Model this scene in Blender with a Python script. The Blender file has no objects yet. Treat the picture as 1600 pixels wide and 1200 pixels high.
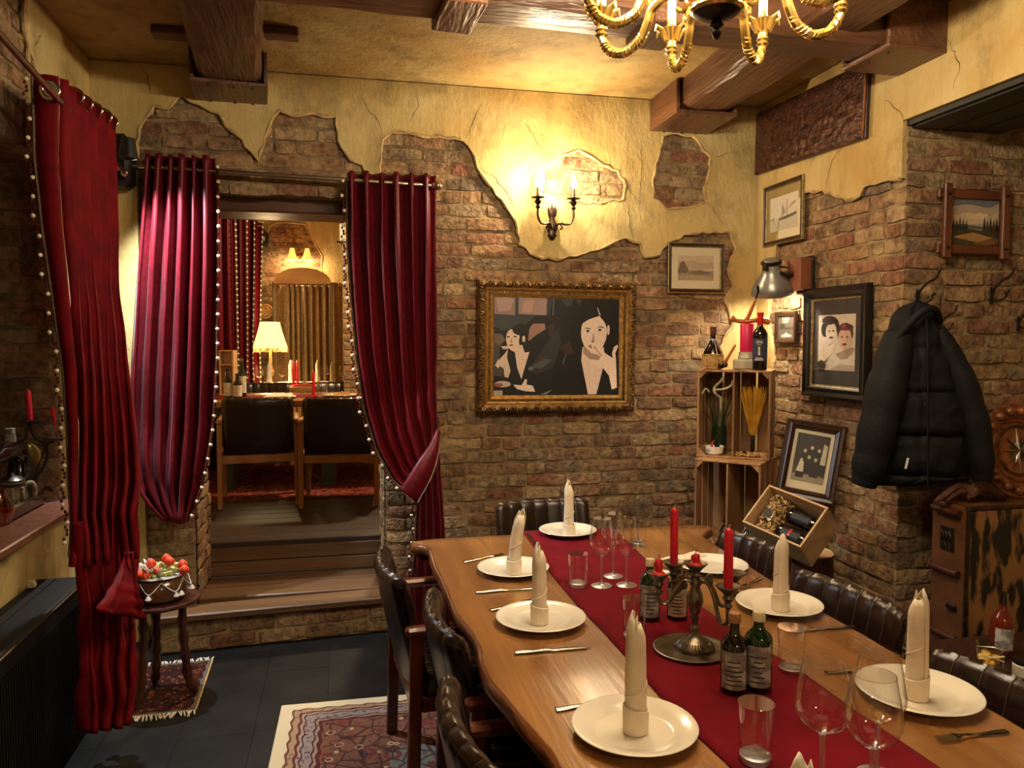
import bpy, bmesh, math, random
from math import sin, cos, pi, radians, tan, atan2, sqrt
from mathutils import Vector, Matrix, noise
from mathutils.geometry import tessellate_polygon
random.seed(7)
scene = bpy.context.scene
col = scene.collection
# ------------------------------------------------------------ camera, world, lights, exposure
CAM = Vector((0, 0, 1.64)); YAW = radians(12.5); PITCH = radians(3.1); FPX = 1200.0
cd = bpy.data.cameras.new('camera'); cam = bpy.data.objects.new('camera', cd); col.objects.link(cam)
cd.sensor_width = 36; cd.lens = 27; cd.clip_start = .02
cam.location = CAM; cam.rotation_euler = (pi/2 - PITCH, 0, -YAW); scene.camera = cam
w = bpy.data.worlds.new('world'); scene.world = w; w.use_nodes = True
w.node_tree.nodes['Background'].inputs[0].default_value = (.9, .62, .36, 1)
w.node_tree.nodes['Background'].inputs[1].default_value = .03
scene.view_settings.view_transform = 'Standard'; scene.view_settings.look = 'None'
scene.view_settings.gamma = 1; scene.view_settings.use_curve_mapping = False
scene.view_settings.exposure = 0.12
WARM = (1, .90, .69)
def light(name, kind, loc, power, color=WARM, size=.03, rot=None, parent=None, **k):
    l = bpy.data.lights.new(name, kind); l.energy = power; l.color = color
    if kind == 'AREA': l.size = size
    else: l.shadow_soft_size = size
    for a, b in k.items(): setattr(l, a, b)
    o = bpy.data.objects.new(name, l); col.objects.link(o); o.location = loc
    if rot: o.rotation_euler = rot
    if parent: o.parent = parent
    return o
# lamp strengths (the lamps themselves are built further down, each with its own light)
P_CHAND, P_SCONCE, P_WALL_LAMP, P_REAR_FILL, P_COLD, P_FAR_LAMP, P_FAR_SCONCE, P_FAR_FILL = 34, 26, 32, 38, 230, 40, 12, 200

# ------------------------------------------------------------ photo calibration: pixel -> point on a plane of the room
_r = Vector((cos(YAW), -sin(YAW), 0)); _f = Vector((sin(YAW)*cos(PITCH), cos(YAW)*cos(PITCH), -sin(PITCH))); _u = _r.cross(_f)
def W(px, py, X=None, Y=None, Z=None, D=None):
    d = _f + _r*((px-800)/FPX) - _u*((py-600)/FPX)
    if X is not None: t = (X-CAM.x)/d.x
    elif Y is not None: t = (Y-CAM.y)/d.y
    elif Z is not None: t = (Z-CAM.z)/d.z
    else: t = D
    return CAM + d*t
YB, XR, XL, YP, ZC = 4.5, 2.62, -1.30, 3.19, 3.12      # back wall, right wall, left wall, alcove return wall, ceiling
ZT, Z2 = .76, .42                                       # table top, floor of the room beyond
# ------------------------------------------------------------ materials
def lin(c):
    return tuple(((v/255)/12.92 if v/255 <= .04045 else ((v/255+.055)/1.055)**2.4) for v in c) + (1,)
_m = {}
def new_mat(name):
    m = bpy.data.materials.new(name); m.use_nodes = True; _m[name] = m
    return m, m.node_tree, m.node_tree.nodes['Principled BSDF']
def P(name, c1, c2=None, sc=8, rough=.55, metal=0, bump=0, bsc=60, st=(1, 1, 1), world=False, rnd=0, sheen=0, coat=0, spec=.5, emit=0, ecol=None, det=4, rvar=0, contrast=(.35, .65)):
    m, nt, b = new_mat(name); N = nt.nodes; L = nt.links
    b.inputs['Roughness'].default_value = rough; b.inputs['Metallic'].default_value = metal
    b.inputs['Specular IOR Level'].default_value = spec
    if sheen: b.inputs['Sheen Weight'].default_value = sheen; b.inputs['Sheen Roughness'].default_value = .4
    if coat: b.inputs['Coat Weight'].default_value = coat; b.inputs['Coat Roughness'].default_value = .12
    if world: src = N.new('ShaderNodeNewGeometry').outputs['Position']
    else: src = N.new('ShaderNodeTexCoord').outputs['Object']
    mp = N.new('ShaderNodeMapping'); mp.inputs['Scale'].default_value = st; L.new(src, mp.inputs[0])
    out = None
    if c2 is not None:
        n = N.new('ShaderNodeTexNoise'); n.inputs['Scale'].default_value = sc; n.inputs['Detail'].default_value = det
        L.new(mp.outputs[0], n.inputs[0])
        r = N.new('ShaderNodeValToRGB'); r.color_ramp.elements[0].position = contrast[0]; r.color_ramp.elements[1].position = contrast[1]
        r.color_ramp.elements[0].color = lin(c1); r.color_ramp.elements[1].color = lin(c2)
        L.new(n.outputs[0], r.inputs[0]); out = r.outputs[0]
        if rvar:
            mr = N.new('ShaderNodeMapRange'); mr.inputs[3].default_value = rough-rvar; mr.inputs[4].default_value = rough+rvar
            L.new(n.outputs[0], mr.inputs[0]); L.new(mr.outputs[0], b.inputs['Roughness'])
    else:
        rg = N.new('ShaderNodeRGB'); rg.outputs[0].default_value = lin(c1); out = rg.outputs[0]
    if rnd:
        oi = N.new('ShaderNodeObjectInfo'); mr = N.new('ShaderNodeMapRange'); mr.inputs[3].default_value = 1-rnd; mr.inputs[4].default_value = 1+rnd
        L.new(oi.outputs['Random'], mr.inputs[0]); h = N.new('ShaderNodeHueSaturation'); L.new(mr.outputs[0], h.inputs['Value']); L.new(out, h.inputs['Color']); out = h.outputs[0]
    L.new(out, b.inputs['Base Color'])
    if bump:
        n2 = N.new('ShaderNodeTexNoise'); n2.inputs['Scale'].default_value = bsc; n2.inputs['Detail'].default_value = 5; L.new(mp.outputs[0], n2.inputs[0])
        bp = N.new('ShaderNodeBump'); bp.inputs['Strength'].default_value = bump; bp.inputs['Distance'].default_value = .01
        L.new(n2.outputs[0], bp.inputs['Height']); L.new(bp.outputs[0], b.inputs['Normal'])
    if emit:
        b.inputs['Emission Color'].default_value = lin(ecol or c1); b.inputs['Emission Strength'].default_value = emit
    return m
def brick_mat(name, cols, mortar, dust=.5):
    m, nt, b = new_mat(name); N = nt.nodes; L = nt.links
    b.inputs['Roughness'].default_value = .8; b.inputs['Specular IOR Level'].default_value = .3
    oi = N.new('ShaderNodeObjectInfo'); at = N.new('ShaderNodeAttribute'); at.attribute_name = 'rnd'
    ad = N.new('ShaderNodeMath'); L.new(oi.outputs['Random'], ad.inputs[0]); L.new(at.outputs['Fac'], ad.inputs[1])
    fr = N.new('ShaderNodeMath'); fr.operation = 'FRACT'; L.new(ad.outputs[0], fr.inputs[0])
    r = N.new('ShaderNodeValToRGB'); r.color_ramp.elements.remove(r.color_ramp.elements[1])
    for i, c in enumerate(cols):
        e = r.color_ramp.elements[0] if i == 0 else r.color_ramp.elements.new(i/(len(cols)-1)); e.position = i/(len(cols)-1); e.color = lin(c)
    L.new(fr.outputs[0], r.inputs[0])
    g = N.new('ShaderNodeNewGeometry')
    n1 = N.new('ShaderNodeTexNoise'); n1.inputs['Scale'].default_value = 26; n1.inputs['Detail'].default_value = 6; n1.inputs['Roughness'].default_value = .65; L.new(g.outputs['Position'], n1.inputs[0])
    h = N.new('ShaderNodeHueSaturation'); mr = N.new('ShaderNodeMapRange'); mr.inputs[1].default_value = .3; mr.inputs[2].default_value = .7; mr.inputs[3].default_value = .35; mr.inputs[4].default_value = 1.55
    L.new(n1.outputs[0], mr.inputs[0]); L.new(mr.outputs[0], h.inputs['Value']); L.new(r.outputs[0], h.inputs['Color'])
    n2 = N.new('ShaderNodeTexNoise'); n2.inputs['Scale'].default_value = 7; n2.inputs['Detail'].default_value = 8; n2.inputs['Roughness'].default_value = .7; L.new(g.outputs['Position'], n2.inputs[0])
    r2 = N.new('ShaderNodeValToRGB'); r2.color_ramp.elements[0].position = .62-dust*.2; r2.color_ramp.elements[1].position = .74-dust*.1; L.new(n2.outputs[0], r2.inputs[0])
    mx = N.new('ShaderNodeMix'); mx.data_type = 'RGBA'; L.new(r2.outputs[0], mx.inputs[0]); L.new(h.outputs[0], mx.inputs[6]); mx.inputs[7].default_value = lin(mortar)
    L.new(mx.outputs[2], b.inputs['Base Color'])
    n3 = N.new('ShaderNodeTexNoise'); n3.inputs['Scale'].default_value = 45; n3.inputs['Detail'].default_value = 7; L.new(g.outputs['Position'], n3.inputs[0])
    bp = N.new('ShaderNodeBump'); bp.inputs['Strength'].default_value = .9; bp.inputs['Distance'].default_value = .014; L.new(n3.outputs[0], bp.inputs['Height']); L.new(bp.outputs[0], b.inputs['Normal'])
    return m
def plaster_mat(name, c1, c2, stain):
    m, nt, b = new_mat(name); N = nt.nodes; L = nt.links
    b.inputs['Roughness'].default_value = .62; b.inputs['Specular IOR Level'].default_value = .35
    g = N.new('ShaderNodeNewGeometry')
    def nz(sc, st, det=5, ro=.55):
        mp = N.new('ShaderNodeMapping'); mp.inputs['Scale'].default_value = st; L.new(g.outputs['Position'], mp.inputs[0])
        n = N.new('ShaderNodeTexNoise'); n.inputs['Scale'].default_value = sc; n.inputs['Detail'].default_value = det; n.inputs['Roughness'].default_value = ro; L.new(mp.outputs[0], n.inputs[0]); return n.outputs[0]
    def ramp(f, a, b_, ca, cb):
        r = N.new('ShaderNodeValToRGB'); r.color_ramp.elements[0].position = a; r.color_ramp.elements[1].position = b_; r.color_ramp.elements[0].color = ca; r.color_ramp.elements[1].color = cb; L.new(f, r.inputs[0]); return r.outputs[0]
    base = ramp(nz(1.9, (1, 1, 1), 9, .62), .36, .64, lin(c1), lin(c2))
    st = ramp(nz(9, (1, 1, .12), 6, .6), .5, .78, (0, 0, 0, 1), (.55, .55, .55, 1))
    mx = N.new('ShaderNodeMix'); mx.data_type = 'RGBA'; L.new(st, mx.inputs[0]); L.new(base, mx.inputs[6]); mx.inputs[7].default_value = lin(stain)
    sp = ramp(nz(2.6, (1, 1, .8), 10, .74), .52, .72, (0, 0, 0, 1), (.75, .75, .75, 1))
    mx2 = N.new('ShaderNodeMix'); mx2.data_type = 'RGBA'; L.new(sp, mx2.inputs[0]); L.new(mx.outputs[2], mx2.inputs[6]); mx2.inputs[7].default_value = lin([v*.72 for v in stain])
    L.new(mx2.outputs[2], b.inputs['Base Color'])
    h = N.new('ShaderNodeMath'); h.operation = 'ADD'; L.new(nz(30, (1, 1, .5), 8, .7), h.inputs[0]); L.new(nz(5, (1, 1, 1), 5), h.inputs[1])
    bp = N.new('ShaderNodeBump'); bp.inputs['Strength'].default_value = .6; bp.inputs['Distance'].default_value = .02; L.new(h.outputs[0], bp.inputs['Height']); L.new(bp.outputs[0], b.inputs['Normal'])
    return m
def thin_glass(name, tint=(1, 1, 1), ref=1.0, base=.055, pw_=2.8, rough=.05):
    m, nt, b = new_mat(name); N = nt.nodes; L = nt.links; N.remove(b)
    t = N.new('ShaderNodeBsdfTransparent'); t.inputs[0].default_value = tint + (1,)
    gl = N.new('ShaderNodeBsdfGlossy'); gl.inputs['Roughness'].default_value = rough
    fr = N.new('ShaderNodeLayerWeight'); fr.inputs[0].default_value = .5
    pw = N.new('ShaderNodeMath'); pw.operation = 'POWER'; pw.inputs[1].default_value = pw_; L.new(fr.outputs['Facing'], pw.inputs[0])
    mu = N.new('ShaderNodeMath'); mu.operation = 'MULTIPLY_ADD'; mu.inputs[1].default_value = .9*ref; mu.inputs[2].default_value = base; mu.use_clamp = True; L.new(pw.outputs[0], mu.inputs[0])
    mx = N.new('ShaderNodeMixShader'); L.new(mu.outputs[0], mx.inputs[0]); L.new(t.outputs[0], mx.inputs[1]); L.new(gl.outputs[0], mx.inputs[2])
    L.new(mx.outputs[0], N['Material Output'].inputs[0]); return m
def emis(name, c, s):
    m, nt, b = new_mat(name); N = nt.nodes
    N.remove(b); e = N.new('ShaderNodeEmission'); e.inputs[0].default_value = lin(c); e.inputs[1].default_value = s
    nt.links.new(e.outputs[0], N['Material Output'].inputs[0]); return m
def wood(name, c1, c2, axis=0, rough=.4, sc=10, bump=.15, coat=0, rnd=0, world=False, stretch=.07, contrast=(.3, .7)):
    st = [1, 1, 1]; st[axis] = stretch
    return P(name, c1, c2, sc=sc, rough=rough, bump=bump, bsc=sc*6, st=st, coat=coat, rnd=rnd, det=7, rvar=.08, world=world, contrast=contrast)

BR = [(98, 72, 54), (136, 100, 70), (152, 118, 84), (116, 98, 76), (140, 94, 68), (124, 106, 82), (166, 136, 98), (100, 82, 64), (148, 114, 80), (112, 84, 62), (130, 84, 62)]
brick_mat('brick', BR, (172, 144, 102), .5)
brick_mat('brick_far', BR, (172, 144, 102), .4)
P('mortar', (100, 80, 55), (156, 130, 90), sc=9, rough=.85, bump=1, bsc=38, world=True, det=8)
plaster_mat('plaster', (204, 182, 126), (186, 156, 90), (134, 112, 74))
plaster_mat('plaster_ceiling', (188, 164, 108), (166, 132, 72), (108, 90, 62))
plaster_mat('plaster_right', (204, 180, 124), (186, 150, 86), (146, 118, 74))
P('plaster_lip', (196, 166, 112), (150, 124, 84), sc=14, rough=.8, bump=.8, bsc=60, world=True)
P('crack', (70, 52, 32), rough=.9)
wood('beam', (70, 44, 30), (116, 74, 48), 1, .38, 7, .9, world=True, stretch=.14)
wood('beam_x', (66, 42, 28), (110, 70, 46), 0, .38, 7, .9, world=True, stretch=.14)
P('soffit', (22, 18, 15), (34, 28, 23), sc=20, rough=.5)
P('floor_tile', (14, 14, 15), (24, 24, 24), sc=5, rough=.5, bump=.12, bsc=60, rnd=.2, world=True, spec=.14)
P('floor_base', (8, 8, 8), rough=.7)
wood('floor_board', (34, 22, 16), (56, 36, 25), 0, .5, 8, .2, world=True)
wood('step_wood', (76, 52, 32), (112, 80, 52), 0, .42, 9, .2, world=True)
P('curtain', (102, 5, 23), (80, 4, 16), sc=30, rough=.44, sheen=.06, spec=.28, bump=.05, bsc=400)
P('curtain_velvet', (112, 7, 18), (88, 5, 13), sc=12, rough=.7, spec=.12, bump=.05, bsc=300)
P('gold_cord', (120, 92, 62), (70, 50, 34), sc=200, rough=.6, bump=.6, bsc=300)
P('pearl', (222, 208, 182), rough=.2, coat=.5)
P('bead', (84, 24, 22), (40, 14, 14), sc=100, rough=.2)
P('steel', (176, 164, 146), rough=.25, metal=1)
P('steel_bright', (206, 200, 190), rough=.16, metal=1)
P('black_plastic', (14, 14, 14), rough=.45)
P('black_iron', (38, 30, 26), (58, 48, 40), sc=40, rough=.4, metal=.7)
P('bronze', (58, 46, 40), (92, 72, 56), sc=30, rough=.35, metal=.85)
P('pewter', (150, 142, 128), (104, 96, 86), sc=22, rough=.32, metal=.95)
P('gold', (196, 150, 78), (150, 108, 52), sc=40, rough=.38, metal=.45, bump=.1, bsc=200)
P('gold_dark', (74, 54, 30), (150, 112, 62), sc=60, rough=.35, metal=.5)
P('brass', (240, 206, 124), (206, 164, 84), sc=20, rough=.24, metal=.9)
P('copper', (170, 108, 70), (110, 66, 42), sc=22, rough=.36, metal=.5, bump=.3, bsc=120)
P('leather', (28, 16, 11), (40, 23, 16), sc=14, rough=.24, bump=.12, bsc=220, spec=.6)
P('stitch', (70, 54, 42), rough=.5)
wood('chair_wood', (86, 38, 20), (120, 58, 30), 2, .3, 14, .1, coat=.3)
wood('oak_chair', (138, 90, 48), (170, 116, 66), 2, .4, 14, .1)
wood('table_wood', (170, 118, 66), (124, 80, 41), 1, .27, 9, .12, coat=.45, contrast=(.32, .68))
wood('table_edge', (120, 68, 30), (84, 44, 20), 1, .3, 9, .4, coat=.3)
P('runner', (116, 8, 26), (98, 6, 20), sc=7, rough=.85, sheen=.03, bump=.15, bsc=500, spec=.1)
P('china', (236, 226, 206), rough=.18, coat=.4)
P('linen', (238, 222, 196), (226, 206, 176), sc=20, rough=.8, bump=.12, bsc=120)
P('wax_red', (214, 14, 46), rough=.4, coat=.15)
P('wax_magenta', (206, 20, 80), rough=.45)
P('wick', (210, 180, 140), rough=.9)
thin_glass('glass', (.985, .985, .985), 1.15)
thin_glass('glazing', (.98, .98, .98), .5, .022, 4, .02)
thin_glass('glass_solid', (.97, .97, .96), 1.0, .30, 1.6, .35)
thin_glass('pane', (.92, .94, .95), 1.0)
P('glass_base', (220, 214, 204), rough=.08, coat=.6)
P('bottle_green', (12, 40, 14), (8, 24, 10), sc=9, rough=.07, coat=.6)
P('bottle_dark', (20, 10, 10), rough=.07, coat=.6)
P('bottle_amber', (96, 30, 10), rough=.08, coat=.6)
P('label_grey', (176, 170, 160), (126, 118, 112), sc=34, rough=.6, contrast=(.45, .55))
P('label_cream', (210, 200, 178), (172, 160, 140), sc=40, rough=.6)
P('label_navy', (52, 54, 76), (44, 44, 62), sc=30, rough=.5)
P('cap_cream', (222, 206, 166), rough=.4)
P('cork', (170, 122, 80), (140, 94, 58), sc=90, rough=.8)
wood('crate', (182, 136, 90), (120, 80, 48), 2, .6, 16, .4, rnd=.3, world=True, stretch=.1)
wood('pine_box', (210, 174, 128), (182, 142, 96), 0, .5, 14, .15, stretch=.12)
P('dark_wood_frame', (40, 22, 14), (58, 34, 20), sc=20, rough=.32, st=(1, 1, .1))
P('black_frame', (16, 14, 13), rough=.3)
P('silver_gilt', (170, 150, 104), (120, 104, 72), sc=50, rough=.35, metal=.4)
P('mat_board', (222, 208, 176), rough=.8)
P('mat_dark', (60, 56, 52), rough=.8)
P('jacket', (13, 13, 14), (19, 19, 20), sc=12, rough=.7, bump=.25, bsc=50, spec=.25)
P('white_tag', (220, 216, 206), rough=.6)
P('lamp_grey', (140, 138, 132), (104, 102, 98), sc=12, rough=.3, metal=.4)
wood('lamp_block', (150, 90, 62), (104, 54, 36), 2, .5, 18, .3)
wood('rustic_frame', (110, 58, 34), (78, 38, 22), 2, .4, 14, .4, stretch=.15)
P('trunk_leather', (96, 58, 28), (78, 44, 20), sc=9, rough=.5, bump=.2, bsc=140)
P('hide', (20, 13, 9), (142, 96, 54), sc=11, rough=.6, st=(1.6, 1, .55), contrast=(.47, .56), det=3)
P('driftwood', (92, 50, 30), (58, 30, 18), sc=22, rough=.6, bump=.6)
P('marble_brown', (122, 74, 52), (88, 52, 38), sc=40, rough=.3, det=8)
P('stoneware', (176, 158, 118), (120, 108, 84), sc=30, rough=.35, bump=.3)
P('stone_blue', (46, 42, 50), rough=.4)
thin_glass('amber_glass', (.85, .32, .1), 1.2)
P('sewing_black', (10, 10, 10), rough=.12, coat=.6)
P('radiator_black', (8, 8, 7), rough=.6, spec=.25)
P('pot', (96, 60, 34), (70, 42, 24), sc=16, rough=.2, coat=.4)
wood('stool_wood', (76, 38, 26), (52, 26, 17), 0, .3, 12, .2)
P('physalis', (226, 84, 34), (206, 56, 24), sc=30, rough=.5)
P('dry_white', (226, 216, 206), (190, 176, 170), sc=30, rough=.7)
P('dry_pink', (196, 150, 160), rough=.7)
P('moss', (156, 166, 92), (196, 186, 130), sc=60, rough=.9)
P('fringe', (226, 218, 200), (186, 172, 150), sc=80, rough=.9)
P('leek_green', (40, 66, 30), (66, 92, 46), sc=12, rough=.5, st=(1, 1, .2))
P('antler', (206, 190, 156), (160, 140, 104), sc=20, rough=.5)
P('pasta', (226, 172, 60), (206, 146, 40), sc=20, rough=.5)
P('straw', (206, 164, 96), (160, 116, 60), sc=50, rough=.7)
P('bark', (104, 66, 40), (60, 36, 22), sc=10, rough=.8, st=(1, 1, .25), bump=.8, bsc=30)
P('pipe_wood', (196, 110, 50), (140, 70, 28), sc=20, rough=.3)
P('marble_white', (196, 186, 160), (150, 140, 120), sc=10, rough=.4)
P('chili', (190, 30, 20), rough=.3)
P('tan_curtain', (186, 152, 100), (160, 124, 76), sc=30, rough=.45, sheen=.3)
P('shade', (246, 214, 130), rough=.7, emit=2.6, ecol=(255, 206, 110))
P('shade_small', (246, 190, 100), rough=.7, emit=1.6, ecol=(255, 180, 80))
P('arch_board', (200, 156, 100), (176, 130, 80), sc=10, rough=.5, st=(.2, 1, 1))
emis('bulb', (255, 214, 150), 90)
emis('bulb_sconce', (255, 226, 170), 60)
P('candle_tube', (246, 226, 170), rough=.5, emit=.5, ecol=(255, 214, 130))
P('food', (206, 160, 84), (140, 84, 40), sc=60, rough=.7)
P('green_grey', (62, 76, 72), rough=.5)
# ------------------------------------------------------------ mesh builder and object helpers
class MB:
    def __init__(s): s.v = []; s.f = []; s.mi = []; s.cur = 0
    def add(s, vs, fs):
        n = len(s.v); s.v += [tuple(v) for v in vs]; s.f += [tuple(i+n for i in f) for f in fs]; s.mi += [s.cur]*len(fs); return s
    def box(s, c, d, rot=None, ch=0):
        hx, hy, hz = d[0]/2, d[1]/2, d[2]/2
        if ch:
            bm = bmesh.new(); bmesh.ops.create_cube(bm, size=1)
            for v in bm.verts: v.co = Vector((v.co.x*d[0], v.co.y*d[1], v.co.z*d[2]))
            bmesh.ops.bevel(bm, geom=bm.edges[:], offset=min(ch, .45*min(d)), segments=1, affect='EDGES')
            vs = [v.co.copy() for v in bm.verts]; fs = [[v.index for v in f.verts] for f in bm.faces]; bm.free()
        else:
            vs = [Vector((x*hx, y*hy, z*hz)) for x in (-1, 1) for y in (-1, 1) for z in (-1, 1)]
            fs = [(0, 1, 3, 2), (4, 6, 7, 5), (0, 4, 5, 1), (2, 3, 7, 6), (0, 2, 6, 4), (1, 5, 7, 3)]
        if rot is not None: vs = [rot @ v for v in vs]
        return s.add([v+Vector(c) for v in vs], fs)
    def bar(s, a, b, w, h=None, up=(0, 0, 1), ch=0):
        a = Vector(a); b = Vector(b); d = b-a; L = d.length; z = d.normalized(); up = Vector(up)
        if abs(z.dot(up)) > .98: up = Vector((0, 1, 0))
        x = up.cross(z).normalized(); y = z.cross(x)
        return s.box((a+b)/2, (w, h or w, L), Matrix((x, y, z)).transposed(), ch)
    def lathe(s, prof, n=16, o=(0, 0, 0), rot=None, sx=1, sy=1):
        vs = []; fs = []; m = len(prof)
        for r, z in prof:
            for k in range(n):
                a = 2*pi*k/n; vs.append(Vector((r*cos(a)*sx, r*sin(a)*sy, z)))
        for i in range(m-1):
            for k in range(n):
                k2 = (k+1) % n; fs.append((i*n+k, i*n+k2, (i+1)*n+k2, (i+1)*n+k))
        if prof[0][0] > 1e-5: fs.append(tuple(range(n))[::-1])
        if prof[-1][0] > 1e-5: fs.append(tuple((m-1)*n+k for k in range(n)))
        if rot is not None: vs = [rot @ v for v in vs]
        return s.add([v+Vector(o) for v in vs], fs)
    def tube(s, pts, r, n=8, caps=True, flat=1):
        pts = [Vector(p) for p in pts]; m = len(pts); rs = r if isinstance(r, (list, tuple)) else [r]*m
        vs = []; fs = []; up = None
        for i, p in enumerate(pts):
            t = (pts[min(i+1, m-1)]-pts[max(i-1, 0)])
            t = t.normalized() if t.length > 1e-9 else Vector((0, 0, 1))
            if up is None: up = Vector((0, 0, 1)) if abs(t.z) < .9 else Vector((1, 0, 0))
            x = up.cross(t)
            if x.length < 1e-6: x = Vector((1, 0, 0)).cross(t)
            x.normalize(); y = t.cross(x); up = y
            for k in range(n):
                a = 2*pi*k/n; vs.append(p+(x*cos(a)+y*sin(a)*flat)*rs[i])
        for i in range(m-1):
            for k in range(n):
                k2 = (k+1) % n; fs.append((i*n+k, i*n+k2, (i+1)*n+k2, (i+1)*n+k))
        if caps: fs.append(tuple(range(n))[::-1]); fs.append(tuple((m-1)*n+k for k in range(n)))
        return s.add(vs, fs)
    def grid(s, fn, nu, nv, cu=False):
        vs = [fn(i/nu, j/nv) for j in range(nv+1) for i in range(nu+(0 if cu else 1))]; k = nu if cu else nu+1; fs = []
        for j in range(nv):
            for i in range(nu):
                i2 = (i+1) % k; fs.append((j*k+i, j*k+i2, (j+1)*k+i2, (j+1)*k+i))
        return s.add(vs, fs)
    def prism(s, poly, y0, y1, holes=(), M=None):
        """poly in (x, z); front at y0, back at y1"""
        loops = [poly]+list(holes); flat = [p for l in loops for p in l]; n = len(flat)
        tris = tessellate_polygon([[Vector((p[0], p[1], 0)) for p in l] for l in loops])
        vs = [Vector((p[0], y0, p[1])) for p in flat]+[Vector((p[0], y1, p[1])) for p in flat]
        fs = [tuple(t) for t in tris]+[tuple(i+n for i in t[::-1]) for t in tris]; o = 0
        for l in loops:
            m = len(l)
            for i in range(m): j = (i+1) % m; fs.append((o+i, o+j, o+j+n, o+i+n))
            o += m
        if M is not None: vs = [M @ v for v in vs]
        return s.add(vs, fs)
    def sphere(s, c, r, n=10, m=6, sz=1):
        return s.lathe([(r*sin(pi*i/m), -r*cos(pi*i/m)*sz) for i in range(m+1)], n, c)
    def mesh(s, name, mats, smooth=True, ang=40):
        me = bpy.data.meshes.new(name); me.from_pydata(s.v, [], s.f)
        for m in (mats if isinstance(mats, (list, tuple)) else [mats]): me.materials.append(_m[m])
        me.polygons.foreach_set('material_index', s.mi); me.validate(); bm = bmesh.new(); bm.from_mesh(me)
        bmesh.ops.remove_doubles(bm, verts=bm.verts[:], dist=1e-5); bmesh.ops.recalc_face_normals(bm, faces=bm.faces[:]); bm.to_mesh(me); bm.free()
        me.polygons.foreach_set('use_smooth', [smooth]*len(me.polygons))
        if smooth: me.set_sharp_from_angle(angle=radians(ang))
        return me
    def obj(s, name, mats, parent=None, smooth=True, loc=None, rz=0, ang=40):
        return put(name, s.mesh(name, mats, smooth, ang), parent, loc, rz)
def put(name, me, parent=None, loc=None, rz=0):
    o = bpy.data.objects.new(name, me); col.objects.link(o)
    if parent is not None: o.parent = parent
    if loc is not None: o.location = loc
    if rz: o.rotation_euler = (0, 0, rz)
    return o
def tag(o, label=None, cat=None, group=None, kind=None):
    if label: o['label'] = label
    if cat: o['category'] = cat
    if group: o['group'] = group
    if kind: o['kind'] = kind
    return o
def thing(name, label, cat, loc=(0, 0, 0), rz=0, group=None, rot=None):
    o = bpy.data.objects.new(name, None); col.objects.link(o); o.location = loc
    o.rotation_euler = rot if rot else (0, 0, rz); o.empty_display_size = .1
    return tag(o, label, cat, group)
def copy_tree(o, parent=None, loc=None, rz=None, label=None, group=None):
    c = o.copy(); col.objects.link(c); c.parent = parent
    if loc is not None: c.location = loc
    if rz is not None: c.rotation_euler = (0, 0, rz)
    if label: c['label'] = label
    if group: c['group'] = group
    for ch in list(o.children): copy_tree(ch, c)
    return c
def Rx(a): return Matrix.Rotation(a, 3, 'X')
def Ry(a): return Matrix.Rotation(a, 3, 'Y')
def Rz(a): return Matrix.Rotation(a, 3, 'Z')
def lerp(a, b, t): return a+(b-a)*t
def keyed(keys, t):
    """piecewise-linear (smoothed) interpolation of [(t, value...)]"""
    if t <= keys[0][0]: return keys[0][1:]
    for a, b in zip(keys, keys[1:]):
        if t <= b[0]:
            k = (t-a[0])/(b[0]-a[0]); return tuple(lerp(p, q, k) for p, q in zip(a[1:], b[1:]))
    return keys[-1][1:]
def spline(pts, n=6):
    pts = [Vector(p) for p in pts]; out = []
    for i in range(len(pts)-1):
        p0 = pts[max(i-1, 0)]; p1 = pts[i]; p2 = pts[i+1]; p3 = pts[min(i+2, len(pts)-1)]
        for k in range(n):
            t = k/n; out.append(.5*((2*p1)+(p2-p0)*t+(2*p0-5*p1+4*p2-p3)*t*t+(3*p1-p0-3*p2+p3)*t**3))
    return out+[pts[-1]]
def inpoly(p, poly):
    x, y = p; c = False; j = len(poly)-1
    for i in range(len(poly)):
        a, b = poly[i], poly[j]
        if (a[1] > y) != (b[1] > y) and x < (b[0]-a[0])*(y-a[1])/(b[1]-a[1])+a[0]: c = not c
        j = i
    return c
def ragged(poly, amp=.012, step=.03, seed=0, fixed=None):
    r = random.Random(seed); out = []
    for i in range(len(poly)):
        a = Vector(poly[i]); b = Vector(poly[(i+1) % len(poly)]); n = max(1, int((b-a).length/step)); out.append(tuple(a))
        if fixed and (fixed(a) and fixed(b)): continue
        d = (b-a).normalized() if (b-a).length else Vector((1, 0)); q = Vector((-d.y, d.x))
        for k in range(1, n): p = a.lerp(b, k/n)+q*r.uniform(-amp, amp); out.append(tuple(p))
    return out
# ------------------------------------------------------------ bricks
def brick_mesh(L, H, seed):
    r = random.Random(seed); v = []; f = []; nx, nz = 4, 3; j = lambda a: r.uniform(-a, a)
    for k in range(nz):
        for i in range(nx):
            x = (i/(nx-1)-.5)*L; z = (k/(nz-1)-.5)*H; e = (i in (0, nx-1))+(k in (0, nz-1))
            if e: x *= .985; z *= .95
            if e == 2: x *= .985; z *= .92
            v.append((x+j(.004), -.0105+(.0022 if e else -.001)+(.0018 if e == 2 else 0)+j(.0032), z+j(.0045)))
    for k in range(nz-1):
        for i in range(nx-1): a = k*nx+i; f.append((a, a+1, a+nx+1, a+nx))
    ring = [0, 1, 2, 3, 7, 11, 10, 9, 8, 4]; n = len(v)
    for q in ring: x, y, z = v[q]; v.append((x*1.02, .006, z*1.08))
    for i in range(10): k = (i+1) % 10; f.append((ring[k], ring[i], n+i, n+k))
    return v, f
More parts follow.
